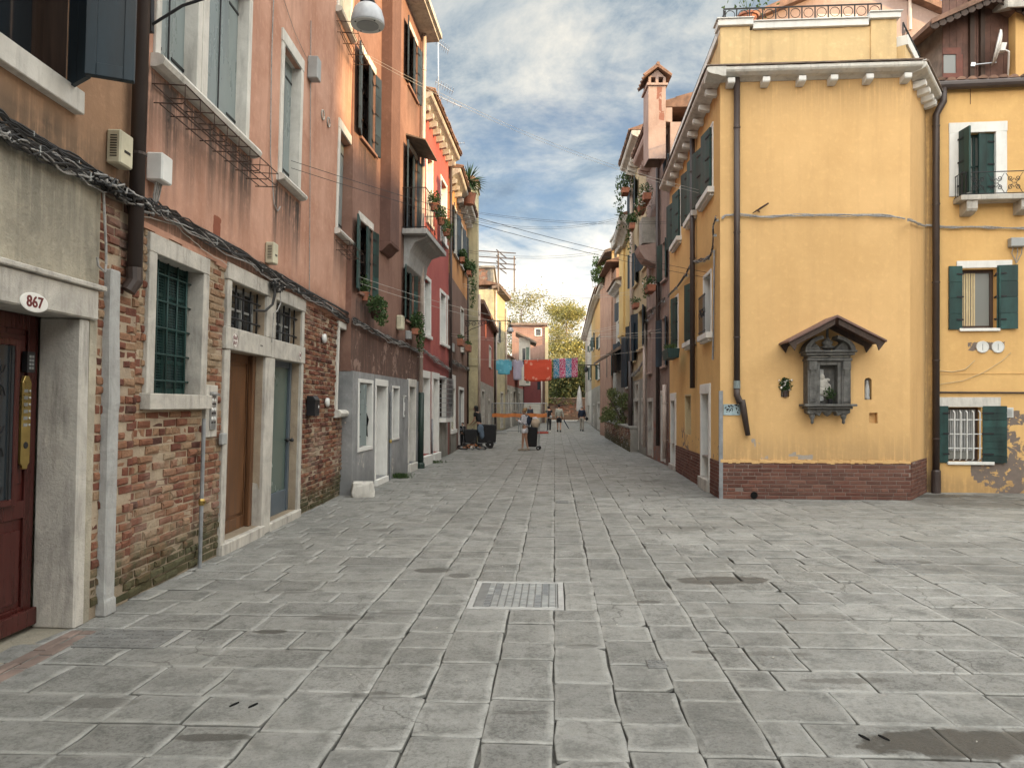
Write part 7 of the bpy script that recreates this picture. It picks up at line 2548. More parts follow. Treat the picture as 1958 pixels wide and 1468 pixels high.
# ================================================================== end of the street: garden wall, hedge, trees
FEW = Frame(Vector((3.6, 91, 0)), Vector((9.8, 90, 0)))
ew_ = thing('garden_wall', 'old brick garden wall closing the far end of the street', 'wall', FEW.M)
zw = FEW.at(1080, 762)[1]
MB().box(-1, FEW.len + 1, 0, .4, 0, zw).build('wall', plaster('old_brick_far', (.065, .045, .036), (.045, .03, .025), streak=.6, mott=1.2), ew_)
MB().box(-1, FEW.len + 1, -.06, .46, zw, zw + .12).build('coping', WOODG, ew_)
bricks('brickwork', BRICK, ew_, 0, FEW.len, .4, zw - .5, L=.55, H=.16, gap=.04, jit=.02, skip=.35, tone=lambda x, z: R.uniform(-.2, .12))
HEDGE = leafm('hedge_leaves', [(0.0, (0.020, 0.030, 0.014)), (0.5, (0.050, 0.068, 0.026)), (1.0, (0.13, 0.13, 0.05))])
AUT = leafm('autumn_leaves', [(0.0, (0.075, 0.08, 0.03)), (0.4, (0.19, 0.18, 0.06)), (0.75, (0.37, 0.31, 0.09)), (1.0, (0.54, 0.45, 0.15))])
AUTO = leafm('olive_leaves', [(0.0, (0.08, 0.08, 0.035)), (0.5, (0.20, 0.185, 0.075)), (1.0, (0.40, 0.34, 0.14))])
def mass(name, label, x0, x1, y0, y1, z0, z1, n, size, m, cat):
    t = thing(name, label, cat, Matrix.Translation(((x0 + x1) / 2, (y0 + y1) / 2, 0)))
    mb = MB()
    for _ in range(n):
        u = R.random()
        x = x0 + (x1 - x0) * u
        top = z1 + (z1 - z0) * .22 * noise.noise(Vector((x * .9, 2, 0)))
        z = z0 + (top - z0) * R.random()
        mb.leaf((x - (x0 + x1) / 2, R.uniform(y0, y1) - (y0 + y1) / 2, z), size * R.uniform(.6, 1.3), min(1, max(0, .5 + .45 * noise.noise(Vector((x * .8, 0, z * .8))) + R.uniform(-.2, .2))), .55)
    mb.build('foliage', m, t)
    st = MB()
    for i in range(7):
        x = (i - 3) * (x1 - x0) / 8
        st.tube([(x, 0, .2), (x + .1, 0, z0 + .5), (x + R.uniform(-.5, .5), 0, z1 * .85)], [.10, .07, .03], 6)
    st.build('stem', WOODD, t)
    return t
mass('hedge', 'overgrown dark green hedge hanging over the brick garden wall', 3.8, 10.2, 90.2, 93.0, zw - .7, zw + 4.2, 6000, .34, HEDGE, 'hedge')
def tree(label, px, Y, zt, zb, rx, n, size, m, seed, density=1.0, group=None, name='autumn_tree'):
    rr = random.Random(seed)
    base = onray(px, 775, Y)
    base.z = 0
    t = thing(name, label, 'tree', Matrix.Translation(base), group)
    tk = MB()
    H = zt
    trunk = [(0, 0, 0), (rr.uniform(-.3, .3), 0, H * .3), (rr.uniform(-.5, .5), 0, H * .6), (rr.uniform(-.6, .6), 0, H * .9)]
    tk.tube(trunk, [.38, .28, .16, .05], 8)
    ends = []
    for k in range(26):
        f = rr.uniform(.25, .92)
        o = Vector((rr.uniform(-.3, .3), 0, H * f))
        a = rr.uniform(0, 6.28)
        L_ = rx * (1.05 - .55 * abs(f - .55) * 1.6) * rr.uniform(.55, 1)
        e = o + Vector((math.cos(a) * L_, math.sin(a) * L_, L_ * rr.uniform(.15, .8)))
        if e.z > zt: e.z = zt
        mid = o.lerp(e, .5) + Vector((0, 0, L_ * .08))
        tk.tube([o, mid, e], [.12 * (1.1 - f), .07 * (1.1 - f), .02], 5)
        ends += [(mid, .55), (e, 1.0), (mid.lerp(e, .5), .8)]
        for q_ in range(3):
            e2 = mid + Vector((rr.uniform(-1, 1), rr.uniform(-1, 1), rr.uniform(-.2, 1))) * L_ * .45
            tk.tube([mid, e2], [.03, .012], 4)
            ends.append((e2, .8))
    tk.build('trunk', WOODG, t)
    ends = [e for e in ends if e[0].z > zb]
    mb = MB()
    per = int(n / max(1, len(ends)))
    for (e, k) in ends:
        cl = rr.random()
        sp = rx * .17 * rr.uniform(.6, 1.25)
        for _ in range(int(per * rr.uniform(.4, 1.6) * density)):
            p = e + Vector((rr.gauss(0, sp), rr.gauss(0, sp), rr.gauss(0, sp * .8)))
            mb.leaf(p, size * rr.uniform(.6, 1.3), min(1, max(0, .25 + .5 * cl + rr.uniform(-.25, .25))), .6)
    mb.build('crown', m, t)
    return t
def zat(py, Y): return HC + (HY - py) * Y / FP
tree('sparse pale autumn tree rising above the orange end house', 998, 104, zat(566, 104), 4, 5.0, 5600, .26, AUTO, 3, group='trees beyond the street')
tree('tall airy autumn tree in the gap at the end of the street', 1079, 100, zat(584, 100), 3.5, 3.9, 10500, .25, AUT, 5, group='trees beyond the street')
tree('dense low yellow tree beside the white end house', 1103, 98, zat(648, 98), 3, 2.9, 7000, .30, AUT, 8, group='trees beyond the street')
tree('small yellow tree just right of the orange end house', 1056, 97, zat(664, 97), 3, 2.5, 4600, .28, AUT, 9, group='trees beyond the street')
tree('olive green tree behind the hedge over the garden wall', 1085, 95, zat(690, 95), 2.5, 4.4, 7500, .30, AUTO, 12, group='trees beyond the street')

# ================================================================== cables on the walls
def bundle(name, label, F, path, n, spread, m, rr=.008, out=.06, wob=.02, cat='cable', M=None, clips=True, n2=0, seg=8):
    t = thing(name, label, cat, F.M)
    base = []
    for px, py in path:
        x, z = F.at(px, py)
        base.append(Vector((x, -out, z)))
    L_ = []
    for a, b in zip(base, base[1:]):
        L_ += [a.lerp(b, k / seg) for k in range(seg)]
    L_.append(base[-1])
    def strand(mb, k, sp, r_):
        ph = R.uniform(0, 6.28)
        tw = R.uniform(.5, 1.4)
        off = R.uniform(-1, 1)
        sd = R.uniform(0, 50)
        pts = []
        for i, p in enumerate(L_):
            a = ph + i * tw * .35
            s_ = sp * (.7 + .8 * noise.noise(Vector((i * .25, sd, 0))))
            pts.append(p + Vector((0, -abs(math.cos(a)) * s_ * .6, math.sin(a) * s_ + off * sp * .5 + noise.noise(Vector((i * .5, sd, 4))) * wob)))
        mb.tube(pts, r_, 5)
    mb = MB()
    for k in range(n):
        strand(mb, k, spread, rr * R.uniform(.7, 1.3))
    mb.build('black_strand', m, t)
    if n2:
        mb = MB()
        for k in range(n2):
            strand(mb, k, spread * 1.15, rr * R.uniform(.6, 1.0))
        mb.build('grey_strand', CABLEG, t)
    if clips:
        cl = MB()
        for i in range(3, len(L_), 9):
            p = L_[i]
            cl.box(p.x - .006, p.x + .006, -out - spread * .7, 0, p.z - spread * .8, p.z + spread * .8)
        cl.build('clip', PLG, t)
    return t
bundle('cable_bundle', 'thick sagging bundle of black and grey cables along tan and pink house', FL, [(-60, 222), (0, 262), (100, 310), (180, 352), (250, 386), (310, 410), (400, 462), (480, 508), (545, 546), (600, 576), (664, 613)], 15, .042, CABLE, .008, .06, .05, n2=4)
bundle('cable_bundle', 'second dark cable run just above the thick bundle on tan house', FL, [(-60, 180), (0, 228), (90, 280), (160, 322), (240, 372), (320, 412), (420, 462), (520, 522), (600, 566), (664, 600)], 5, .022, CABLE, .010, .05, .02)
bundle('cable_bundle', 'black and white cable bundle along the brown red house', FB, [(668, 612), (700, 628), (740, 648), (770, 660), (800, 672)], 7, .04, CABLE, .009, .06, .05, n2=6)
bundle('cable_bundle', 'frayed pale cable run between crimson storeys', FR, [(804, 668), (822, 682), (840, 695), (857, 706)], 5, .05, CABLEG, .010, .06, .05, n2=3)
bundle('cable_bundle', 'dark cable run along the orange house to the cream stack', FO, [(858, 690), (870, 696), (884, 702), (893, 706)], 5, .06, CABLE, .012, .08, .05, n2=3)
bundle('wall_wire', 'thin pale wire hanging in loops over the stone door heads', FK, [(262, 415), (330, 430), (380, 478), (440, 512), (480, 528), (500, 560)], 1, .01, CORD, .004, .03, .02, clips=False)
x, z = FK.at(512, 545)
tng = thing('cable_tangle', 'messy knot of black cables hanging over the twin door heads', 'cable', FK.M @ Matrix.Translation((x, -.09, z)))
mb, mg = MB(), MB()
for k in range(16):
    pts = []
    a0 = R.uniform(0, 6.28)
    for i in range(9):
        a = a0 + i * R.uniform(.5, 1.1)
        pts.append((math.cos(a) * R.uniform(.05, .24) + .1, R.uniform(-.05, .05), math.sin(a) * R.uniform(.02, .09)))
    (mb if k % 3 else mg).tube(pts, .007, 5)
mb.tube([(-.02, 0, 0), (-.03, -.02, -.12), (-.06, 0, -.26), (-.16, .06, -.36), (-.36, .13, -.38)], .017, 6)
mg.tube([(.22, 0, -.02), (.24, -.01, -.2), (.14, 0, -.32), (.06, .02, -.36), (.05, .03, -.75)], .008, 5)
mb.build('black_strand', CABLE, tng); mg.build('grey_strand', CABLEG, tng)
x, z = FL.at(186, 370)
tng = thing('loose_cable', 'loose grey cable end curling down the rough grey wall', 'cable', FL.M @ Matrix.Translation((x, -.05, z)))
MB().tube([(0, 0, 0), (-.01, -.02, -.2), (.02, -.02, -.4), (.03, -.02, -.55), (-.02, -.04, -.62), (-.08, -.02, -.58), (-.10, -.02, -.52)], .010, 6).build('strand', CABLEG, tng)
x, z = FL.at(215, 372)
tng = thing('cable_tangle', 'knot of black cables where the bundle passes the dark downpipe', 'cable', FL.M @ Matrix.Translation((x, -.12, z)))
mb, mg = MB(), MB()
for k in range(14):
    pts = []
    for i in range(9):
        pts.append(((i - 4) * .10 + R.uniform(-.05, .05), R.uniform(-.05, .05), R.uniform(-.05, .06) - (i - 4) * .004))
    (mb if k % 3 else mg).tube(pts, .008, 5)
mb.build('black_strand', CABLE, tng); mg.build('grey_strand', CABLEG, tng)
# yellow house cable run
bundle('wall_cable', 'twisted grey cable strung across the yellow shrine face', FY, [(1379, 420), (1386, 413), (1407, 411), (1450, 417), (1500, 414), (1560, 413), (1640, 413), (1700, 414), (1728, 420)], 3, .018, CABLEG, .010, .05, .012, n2=2)
bundle('wall_cable', 'twisted grey cable on the chamfered end of the yellow corner house', FYC, [(1729, 420), (1745, 426), (1764, 434)], 3, .018, CABLEG, .010, .05, .012, n2=2)
bundle('wall_cable', 'twisted grey cable crossing the yellow wall under the balcony', FQ, [(1768, 432), (1800, 435), (1850, 436), (1900, 436), (1960, 438), (2010, 440)], 3, .018, CABLEG, .010, .05, .012, n2=2)
bundle('wall_cable', 'dark cable snaking from the corner down the yellow street face', FYS, [(1376, 416), (1371, 430), (1370, 470), (1366, 487), (1355, 497), (1333, 500), (1325, 508), (1318, 524), (1300, 547), (1282, 566)], 4, .03, CABLE, .011, .06, .03, n2=2)
bundle('wall_cable', 'vertical grey conduit tied to the yellow street face near the corner', FYS, [(1370, 478), (1369, 560), (1368, 640), (1367, 688)], 1, .004, PIPEG, .016, .04, .0)
bundle('wall_cable', 'dark cable run continuing along the rose house', FP2, [(1277, 570), (1262, 585), (1255, 590), (1246, 604), (1237, 616)], 4, .04, CABLE, .013, .07, .04, n2=2)
bundle('wall_cable', 'cable run above grey stone ground floor of the cream house', FC3, [(1236, 690), (1228, 704), (1220, 712), (1211, 720)], 5, .06, CABLEG, .014, .08, .05, n2=2)

# ================================================================== street lamps
def street_lamp(name, label, P, arm, m=IRON):
    """P: lamp head centre; arm: vector from the head to the wall plate, horizontal"""
    t = thing(name, label, 'street lamp', Matrix.Translation(P))
    prof = [(.147, -.10), (.150, -.09), (.145, -.04), (.125, .03), (.09, .07), (.06, .085)]
    MB().lathe((0, 0, 0), prof, 28).build('lamp_shade', simple('pale_grey_enamel', (.42, .43, .45), .35, var=.15, scale=14), t, smooth=True)
    MB().lathe((0, 0, -.104), [(.146, 0), (.146, .003)], 28).build('rim', PLW, t)
    MB().lathe((0, 0, -.108), [(.098, 0), (.098, .003)], 24).build('diffuser', PLG, t)
    sc_ = MB()
    for k in range(4):
        a = k * math.pi / 2 + .7
        sc_.lathe((.122 * math.cos(a), .122 * math.sin(a), -.109), [(.008, 0), (.008, .003)], 8)
    sc_.build('screw', BLACKP, t)
    MB().lathe((0, 0, .08), [(.06, 0), (.07, .02), (.05, .06), (.05, .12), (.02, .16), (.015, .30)], 14).build('neck', m, t, smooth=True)
    mb = MB()
    A = Vector(arm)
    d = A.normalized()
    top = .38
    mb.tube([(0, 0, top), A + Vector((0, 0, top))], .018, 6)
    mb.lathe((0, 0, .28), [(.03, 0), (.03, .1)], 8)
    n_ = 4
    for i in range(n_):
        c = A * (1 - (i + .5) * .55 / n_) + Vector((0, 0, top - .16 + .02 * i))
        r0 = .13 - .02 * i
        for s_ in (1, -1):
            pts = []
            for k in range(15):
                f = k / 14
                a = f * 1.4 * 2 * math.pi * s_ + (0 if s_ > 0 else math.pi)
                r_ = r0 * (1 - .8 * f)
                pts.append(c + d * math.cos(a) * r_ + Vector((0, 0, math.sin(a) * r_)))
            mb.tube(pts, .009, 5)
    mb.tube([A + Vector((0, 0, top - .55)), A * .85 + Vector((0, 0, top - .36)), A * .65 + Vector((0, 0, top - .22)), A * .45 + Vector((0, 0, top - .02))], .013, 6)
    mb.build('bracket', m, t)
    MB().box(-.03, .03, -.03, .03, top - .6, top + .1).build('wall_plate', m, t, M=Matrix.Translation(A))
    return t
P = onray(703, 40, 6.75)
street_lamp('street_lamp', 'grey bell shaped street lamp hanging overhead beside the pink house', P + Vector((0, 0, .06)), Vector((FL.w(xs_, 0, 5.3).x - P.x + .02, -.12, .0)))
P = onray(975.5, 630, 32.2)
street_lamp('street_lamp', 'distant street lamp on ornate iron arm from the orange house', P, Vector((-1.95, .1, 0)))

# ================================================================== lines and laundry
def wp(F, px, py, out=.05):
    x, z = F.at(px, py)
    return F.w(x, -out, z)
lines = [
    (wp(FK, 540, 314, .12), wp(FYS, 1362, 526, .1), .12, CABLE, .006, .10, 'doubled black clothes line from the pink house to the yellow house'),
    (wp(FK, 672, 533, .1), wp(FYS, 1300, 640, .2), .35, CORD, .005, .12, 'pale doubled washing line low across the street from the pink house corner'),
    (wp(FK, 690, 110, .1) if False else wp(FB, 690, 112, .2), wp(FYS, 1345, 366, .1), .25, CORD, .005, .06, 'high pale line from the brown house to the yellow house sill'),
    (wp(FB, 795, 400, .5), wp(FP2, 1262, 392, .1), .6, CABLE, .006, .05, 'line from the iron balcony to the rose house'),
    (wp(FR, 858, 398, .1), wp(FYS, 1290, 425, .1), .2, CABLE, .006, .05, 'line from the crimson house towards the shuttered yellow house'),
    (wp(FO, 885, 480, .1), wp(FC3, 1215, 470, .1), .35, CABLE, .008, .08, 'sagging line near the cream chimney stack'),
    (wp(FO, 880, 545, .1), wp(FC3, 1214, 560, .1), .3, CORD, .008, .10, 'pale line low beyond the street lamp'),
    (onray(945, 545, 48), onray(1146, 572, 45), .3, CABLE, .012, .12, 'far line strung under the treetops'),
    (onray(940, 620, 46), onray(1180, 640, 36), .3, CORD, .010, .12, 'far pale line above the laundry'),
    (onray(925, 650, 40), onray(1190, 622, 34), .25, CORD, .008, .1, 'far slanting pale line behind the street lamp'),
    (wp(FR, 857, 640, .1), wp(FP2, 1270, 632, .1), .25, CORD, .006, .08, 'pale line just above the hanging clothes'),
]
for (a, b, sg, m_, rr_, pr, lb) in lines:
    wire('washing_line', lb, a, b, rr_ * .72, sg, m_, 'line', 'lines strung across the street', pairs=pr)
YLd = 27.0
la, lb_ = onray(899, 686, YLd), onray(1242, 668, YLd - 1.2)
wire('washing_line', 'sagging washing line carrying the hanging laundry', la, lb_, .006, .16, CORD, 'line', 'lines strung across the street')
def linept(px):
    # point of the laundry line above a pixel column
    best = None
    for i in range(201):
        f = i / 200
        p = la.lerp(lb_, f) + Vector((0, 0, -4 * .16 * f * (1 - f)))
        q_ = CX + FP * p.x / p.y
        if best is None or abs(q_ - px) < best[0]:
            best = (abs(q_ - px), p)
    return best[1]
def cloth(name, label, px0, px1, outline, m, cat, wave=.03, group='laundry on the line', extra=None):
    """outline: (u, v) polygon columns: list of (u, top, bottom) across the width, v in metres down from the line"""
    p0, p1 = linept(px0), linept(px1)
    W_ = (p1 - p0).length
    u_ = (p1 - p0).normalized()
    t = thing(name, label, cat, Matrix.Translation(p0), group)
    mb = MB()
    vs, fs = [], []
    nz_ = 10
    ph = R.uniform(0, 6)
    for (u, a, b) in outline:
        for k in range(nz_ + 1):
            v = a + (b - a) * k / nz_
            yy = wave * math.sin(u * 9 + ph) * (.3 + k / nz_) + .02 * noise.noise(Vector((u * 4, v * 4, ph)))
            p = u_ * (u * W_) + Vector((0, yy, -v))
            vs.append(p)
    n_ = len(outline)
    for i in range(n_ - 1):
        for k in range(nz_):
            q_ = i * (nz_ + 1) + k
            fs.append((q_, q_ + 1, q_ + nz_ + 2, q_ + nz_ + 1))
    mb.add(vs, fs)
    o = mb.build('cloth', m, t, smooth=True)
    s_ = o.modifiers.new('solid', 'SOLIDIFY'); s_.thickness = .004
    pg = MB()
    for f in (.12, .5, .88):
        p = u_ * (f * W_)
        pg.box(p.x - .008, p.x + .008, p.y - .012, p.y + .012, p.z - .05, p.z + .025)
    pg.build('peg', CORD, t)
    return t, W_
def clothm(name, c1, c2=None, scale=9, thr=(.5, .55), c3=None, stripes=None, rough=.85):
    m, b, p = mat(name)
    c = obj_co(b)
    col = c1
    if c2:
        v = b.vor(b.scale(c, (1, .2, 1)), scale)
        n = b.noise(c, scale * 1.3, 3)
        col = b.mix(b.mapr(b.math('ADD', v, b.math('MULTIPLY', n, .3)), thr[0], thr[1], 1, 0), c1, c2)
    if stripes:
        x, y, z = b.sep(c)
        w_ = b.math('SINE', b.math('MULTIPLY', x, stripes[0]))
        base = b.mix(b.mapr(w_, -.1, .1, 0, 1), stripes[1], stripes[2])
        v = b.vor(b.scale(c, (1, .2, 1)), scale)
        col = b.mix(b.mapr(v, .35, .42, 1, 0), base, stripes[3])
    b.put(p, 'Base Color', col)
    b.put(p, 'Roughness', rough)
    bump(b, p, b.noise(c, 5, 4), .5, .03)
    return m
tee = [(0, .14, .30), (.13, .02, .36), (.135, .01, .97), (.34, -.02, .98), (.42, .05, .98), (.5, .07, .98), (.58, .05, .98), (.66, -.02, .98), (.865, .01, .97), (.87, .02, .36), (1, .14, .30)]
def scl(o, h): return [(u, a * h, b * h) for u, a, b in o]
cloth('shirt', 'turquoise blue long sleeved shirt pegged on the washing line', 949, 978, [(0, .05, .36), (.11, -.01, .37), (.115, -.02, .50), (.3, -.02, .52), (.5, 0, .52), (.7, -.02, .52), (.885, -.02, .50), (.89, -.01, .37), (1, .05, .36)], clothm('turquoise_cloth', (.10, .36, .47), (.16, .45, .55), 7), 'shirt')
cloth('t_shirt', 'lilac grey T-shirt with white neck pegged on the washing line', 978, 1001, scl(tee, .72), clothm('lilac_cloth', (.36, .34, .43)), 't-shirt')
cloth('beach_wrap', 'large orange red patterned wrap pegged on the washing line', 1002, 1054, [(0, 0, .70), (.03, 0, .73), (.15, 0, .76), (.5, 0, .77), (.85, 0, .76), (.97, 0, .74), (1, 0, .71)], clothm('orange_red_cloth', (.56, .075, .035), (.66, .27, .19), 6, (.40, .46)), 'wrap', .02)
cloth('patterned_cloth', 'pink and blue striped floral cloth pegged on the washing line', 1058, 1104, [(i / 12, 0, .68 + .01 * math.sin(i * 2)) for i in range(13)], clothm('floral_cloth', (.5, .1, .2), None, 30, stripes=(15, (.42, .05, .13), (.05, .22, .34), (.62, .55, .60))), 'cloth', .03)

# ================================================================== small things on the ground
P = G(691, 951)
blk = thing('stone_block', 'white rough stone block planter on the paving by grey house', 'stone block', Matrix.Translation(P + Vector((0, .15, 0))) @ Matrix.Rotation(rad(10), 4, 'Z'))
mb = MB()
vs = []
for z, k in ((0, .97), (.08, 1.0), (.2, .98), (.27, .93)):
    for i in range(16):
        a = i / 16 * 2 * math.pi
        c, s_ = math.cos(a), math.sin(a)
        e = .28
        rx_, ry_ = .21, .17
        x = rx_ * k * (abs(c) ** .35) * (1 if c > 0 else -1) + R.uniform(-.020, .020)
        y = ry_ * k * (abs(s_) ** .35) * (1 if s_ > 0 else -1) + R.uniform(-.010, .010)
        vs.append((x, y, z + (R.uniform(-.01, .01) if z > .1 else 0)))
fs = []
for r_ in range(3):
    for i in range(16):
        fs.append((r_ * 16 + i, r_ * 16 + (i + 1) % 16, (r_ + 1) * 16 + (i + 1) % 16, (r_ + 1) * 16 + i))
fs += [tuple(range(15, -1, -1)), tuple(48 + i for i in range(16))]
mb.add(vs, fs)
mb.build('block', ISTRIA, blk, bevel=.006)
MB().lathe((.02, 0, .268), [(.035, 0), (.03, .012), (.01, .014)], 10).build('iron_stud', IRON, blk)
def tuft(name, label, P, rx, n, h):
    t = MB()
    for _ in range(n):
        x, y = R.gauss(0, rx * .5), R.gauss(0, rx * .3)
        a = R.uniform(0, 6.28)
        hh = h * R.uniform(.4, 1)
        dx, dy = math.cos(a) * hh * .5, math.sin(a) * hh * .5
        t.add([(x - .003, y, 0), (x + .003, y, 0), (x + dx * .5 + .002, y + dy * .5, hh * .7), (x + dx, y + dy, hh)], [(0, 1, 2, 3)], R.random())
    o = t.build(name, GREEN)
    o.location = P
    return tag(o, label, 'grass', kind='stuff')
tuft('grass', 'tuft of grass growing at the foot of the grey cement wall', G(765, 914), .22, 420, .14)
tuft('grass', 'small weeds at the foot of the crimson house wall', G(833, 885), .25, 160, .10)

# construction fence with orange band
fp0, fp1 = G(941, 829), G(1046, 829)
FF_ = Frame(fp0, fp1)
fn = thing('site_fence', 'galvanised mesh site fence with orange plastic band and red feet', 'fence', FF_.M)
FLn = FF_.len
zf = FF_.at(990, 771)[1]
mb = MB()
posts = [0, FLn * .48, FLn * .52, FLn]
for x in posts:
    mb.tube([(x, 0, .05), (x, 0, zf)], .028, 6)
for z in (.18, zf):
    mb.tube([(0, 0, z), (FLn, 0, z)], .026, 6)
mb.build('frame', PIPEG, fn)
mb = MB()
for i in range(1, 44):
    x = FLn * i / 44
    mb.tube([(x, 0, .18), (x, 0, zf)], .005, 4)
for j in range(1, 8):
    z = .18 + (zf - .18) * j / 8
    mb.tube([(0, 0, z), (FLn, 0, z)], .005, 4)
mb.build('wire_mesh', PIPEG, fn)
ORN = simple('orange_netting', (.50, .17, .05), .6, var=.2, scale=8)
za, zb_ = FF_.at(990, 797.5)[1], FF_.at(990, 790.5)[1]
mb = MB()
vs, fs = [], []
for i in range(41):
    x = FLn * i / 40
    for k in range(4):
        vs.append((x, -.04 + .02 * math.sin(i * 1.3), za + (zb_ - za) * k / 3 + .02 * math.sin(i * .5)))
for i in range(40):
    for k in range(3):
        q_ = i * 4 + k
        fs.append((q_, q_ + 4, q_ + 5, q_ + 1))
mb.add(vs, fs)
o = mb.build('orange_band', ORN, fn); s_ = o.modifiers.new('solid', 'SOLIDIFY'); s_.thickness = .006
REDP = simple('red_plastic_foot', (.30, .045, .03), .6)
for x in (.3, FLn - .5):
    MB().prism([(x - .6, 0), (x + .6, 0), (x + .55, .13), (x - .55, .13)], -.15, .15, 'y').build('foot', REDP if x > 1 else GSTONE, fn, bevel=.02)
# closed white parasol beside the wall
P = G(1108, 806)
pr_ = thing('parasol', 'closed white parasol standing near the garden wall', 'parasol', Matrix.Translation(P))
MB().tube([(0, 0, 0), (0, 0, 3.7)], .03, 6).lathe((0, 0, 0), [(.3, 0), (.3, .1), (.06, .14)], 12).build('pole', PIPEG, pr_)
MB().lathe((0, 0, 1.1), [(.30, 0), (.34, .2), (.30, 1.0), (.20, 2.0), (.06, 2.5), (.02, 2.65)], 10).build('canopy', ENAMEL, pr_)

# ================================================================== people
SKIN = simple('skin', (.46, .27, .19), .55, var=.08, bs=.03)
SKIND = simple('tanned_skin', (.36, .20, .135), .55, var=.08, bs=.03)
def fab(n, c): return simple(n, c, .85, var=.18, scale=9, bs=.25)
def person(label, P, head, h, pose=None, skin=SKIN, top=None, bottom=None, shoes=None, hair=None, hairstyle='short', sleeves='short', legs='long', bulk=1.0, dress=False):
    """standing figure facing +Y of its own frame; pose overrides joints (metres at 1.7 m height)"""
    t = thing('person', label, 'person', Matrix.Translation(P) @ Matrix.Rotation(rad(head), 4, 'Z') @ Matrix.Scale(h / 1.70, 4))
    J = {
        'pelvis': (0, 0, .93, .125, .095), 'waist': (0, 0, 1.07, .115, .085), 'chest': (0, .0, 1.27, .145, .10), 'collar': (0, -.005, 1.40, .10, .07),
        'neck': (0, .0, 1.47, .048), 'jaw': (0, .02, 1.53, .068), 'skull': (0, .005, 1.61, .082, .092), 'crown': (0, 0, 1.665, .055), 'nose': (0, .108, 1.57, .012),
    }
    for s_, n_ in ((-1, 'l'), (1, 'r')):
        J.update({'sh' + n_: (s_ * .165, 0, 1.39, .052), 'el' + n_: (s_ * .205, -.02, 1.12, .038), 'wr' + n_: (s_ * .20, .06, .88, .025), 'pa' + n_: (s_ * .20, .085, .81, .022, .034),
                  'hip' + n_: (s_ * .085, 0, .88, .085), 'kn' + n_: (s_ * .09, .01, .49, .055), 'an' + n_: (s_ * .095, -.02, .085, .036), 'to' + n_: (s_ * .10, .12, .03, .032)})
    for k, v in (pose or {}).items():
        J[k] = tuple(v) + J[k][3:]
    for n_, s_ in (('l', -1), ('r', 1)):
        wr, pa = Vector(J['wr' + n_][:3]), Vector(J['pa' + n_][:3])
        d = (pa - wr).normalized()
        side = Vector((0, 1, 0)) if abs(d.y) < .8 else Vector((1, 0, 0)) * -s_
        side = (side - d * side.dot(d)).normalized()
        for i in range(4):
            b_ = pa + d * .025 + side * (.024 - .016 * i)
            L_ = (.062, .070, .066, .052)[i]
            J['f%s%da' % (n_, i)] = (*b_, .0085)
            cu_ = d.cross(side) * (-.012)
            J['f%s%db' % (n_, i)] = (*(b_ + d * L_ * .5 + cu_), .008)
            J['f%s%dc' % (n_, i)] = (*(b_ + d * L_ + cu_ * 2.4), .0065)
        th = wr.lerp(pa, .45)
        J['t%sa' % n_] = (*(th + side * .034), .010)
        J['t%sb' % n_] = (*(th + side * .05 + d * .04), .0085)
    E = [('pelvis', 'waist'), ('waist', 'chest'), ('chest', 'collar'), ('collar', 'neck'), ('neck', 'jaw'), ('jaw', 'skull'), ('skull', 'crown'), ('jaw', 'nose')]
    E = E[:-1] + [('skull', 'nose')]
    for n_ in 'lr':
        E += [('collar', 'sh' + n_), ('sh' + n_, 'el' + n_), ('el' + n_, 'wr' + n_), ('wr' + n_, 'pa' + n_), ('pelvis', 'hip' + n_), ('hip' + n_, 'kn' + n_), ('kn' + n_, 'an' + n_), ('an' + n_, 'to' + n_)]
        for i in range(4):
            E += [('pa' + n_, 'f%s%da' % (n_, i)), ('f%s%da' % (n_, i), 'f%s%db' % (n_, i)), ('f%s%db' % (n_, i), 'f%s%dc' % (n_, i))]
        E += [('wr' + n_, 't%sa' % n_), ('t%sa' % n_, 't%sb' % n_)]
    body = skin_mesh('body', J, E, skin, t, 1)
    def lay(names, edges, grow, name, m, over=None):
        q_ = {}
        for k in names:
            v = J[k]
            r1 = v[3] * bulk + grow
            r2 = (v[4] if len(v) > 4 else v[3]) * bulk + grow
            q_[k] = (*v[:3], r1, r2)
        for k, v in (over or {}).items():
            q_[k] = v
        return skin_mesh(name, q_, edges, m, t, 1)
    # face: eyes, brows, ears, mouth
    c = Vector(J['skull'][:3])
    f = MB()
    for s_ in (-1, 1):
        f.ball((c.x + s_ * .032, c.y + .083, c.z - .012), .010, .006, .007, 8, 5)
        f.box(c.x + s_ * .032 - .014, c.x + s_ * .032 + .014, c.y + .080, c.y + .092, c.z + .008, c.z + .012)
    f.box(c.x - .022, c.x + .022, c.y + .082, c.y + .090, c.z - .082, c.z - .076)
    f.build('face', simple('dark_features', (.05, .03, .025), .6, bs=0), t)
    e_ = MB()
    for s_ in (-1, 1):
        e_.ball((c.x + s_ * .083, c.y + .0, c.z - .02), .010, .018, .028, 8, 5)
    e_.build('ear', skin, t, smooth=True)
    if hair:
        hb = MB()
        if hairstyle == 'long':
            hb.ball((c.x, c.y - .018, c.z + .012), .098, .105, .10, 14, 9)
            hb.ball((c.x, c.y - .07, c.z - .14), .085, .05, .17, 12, 8, j=.05)
            hb.ball((c.x + .05, c.y - .03, c.z - .15), .045, .055, .16, 10, 7, j=.05)
            hb.ball((c.x - .05, c.y - .03, c.z - .15), .045, .055, .16, 10, 7, j=.05)
        elif hairstyle == 'bun':
            hb.ball((c.x, c.y - .018, c.z + .015), .094, .102, .092, 14, 9)
            hb.ball((c.x, c.y - .09, c.z + .08), .045, .045, .04, 10, 7, j=.06)
        else:
            hb.ball((c.x, c.y - .016, c.z + .022), .091, .100, .080, 14, 9)
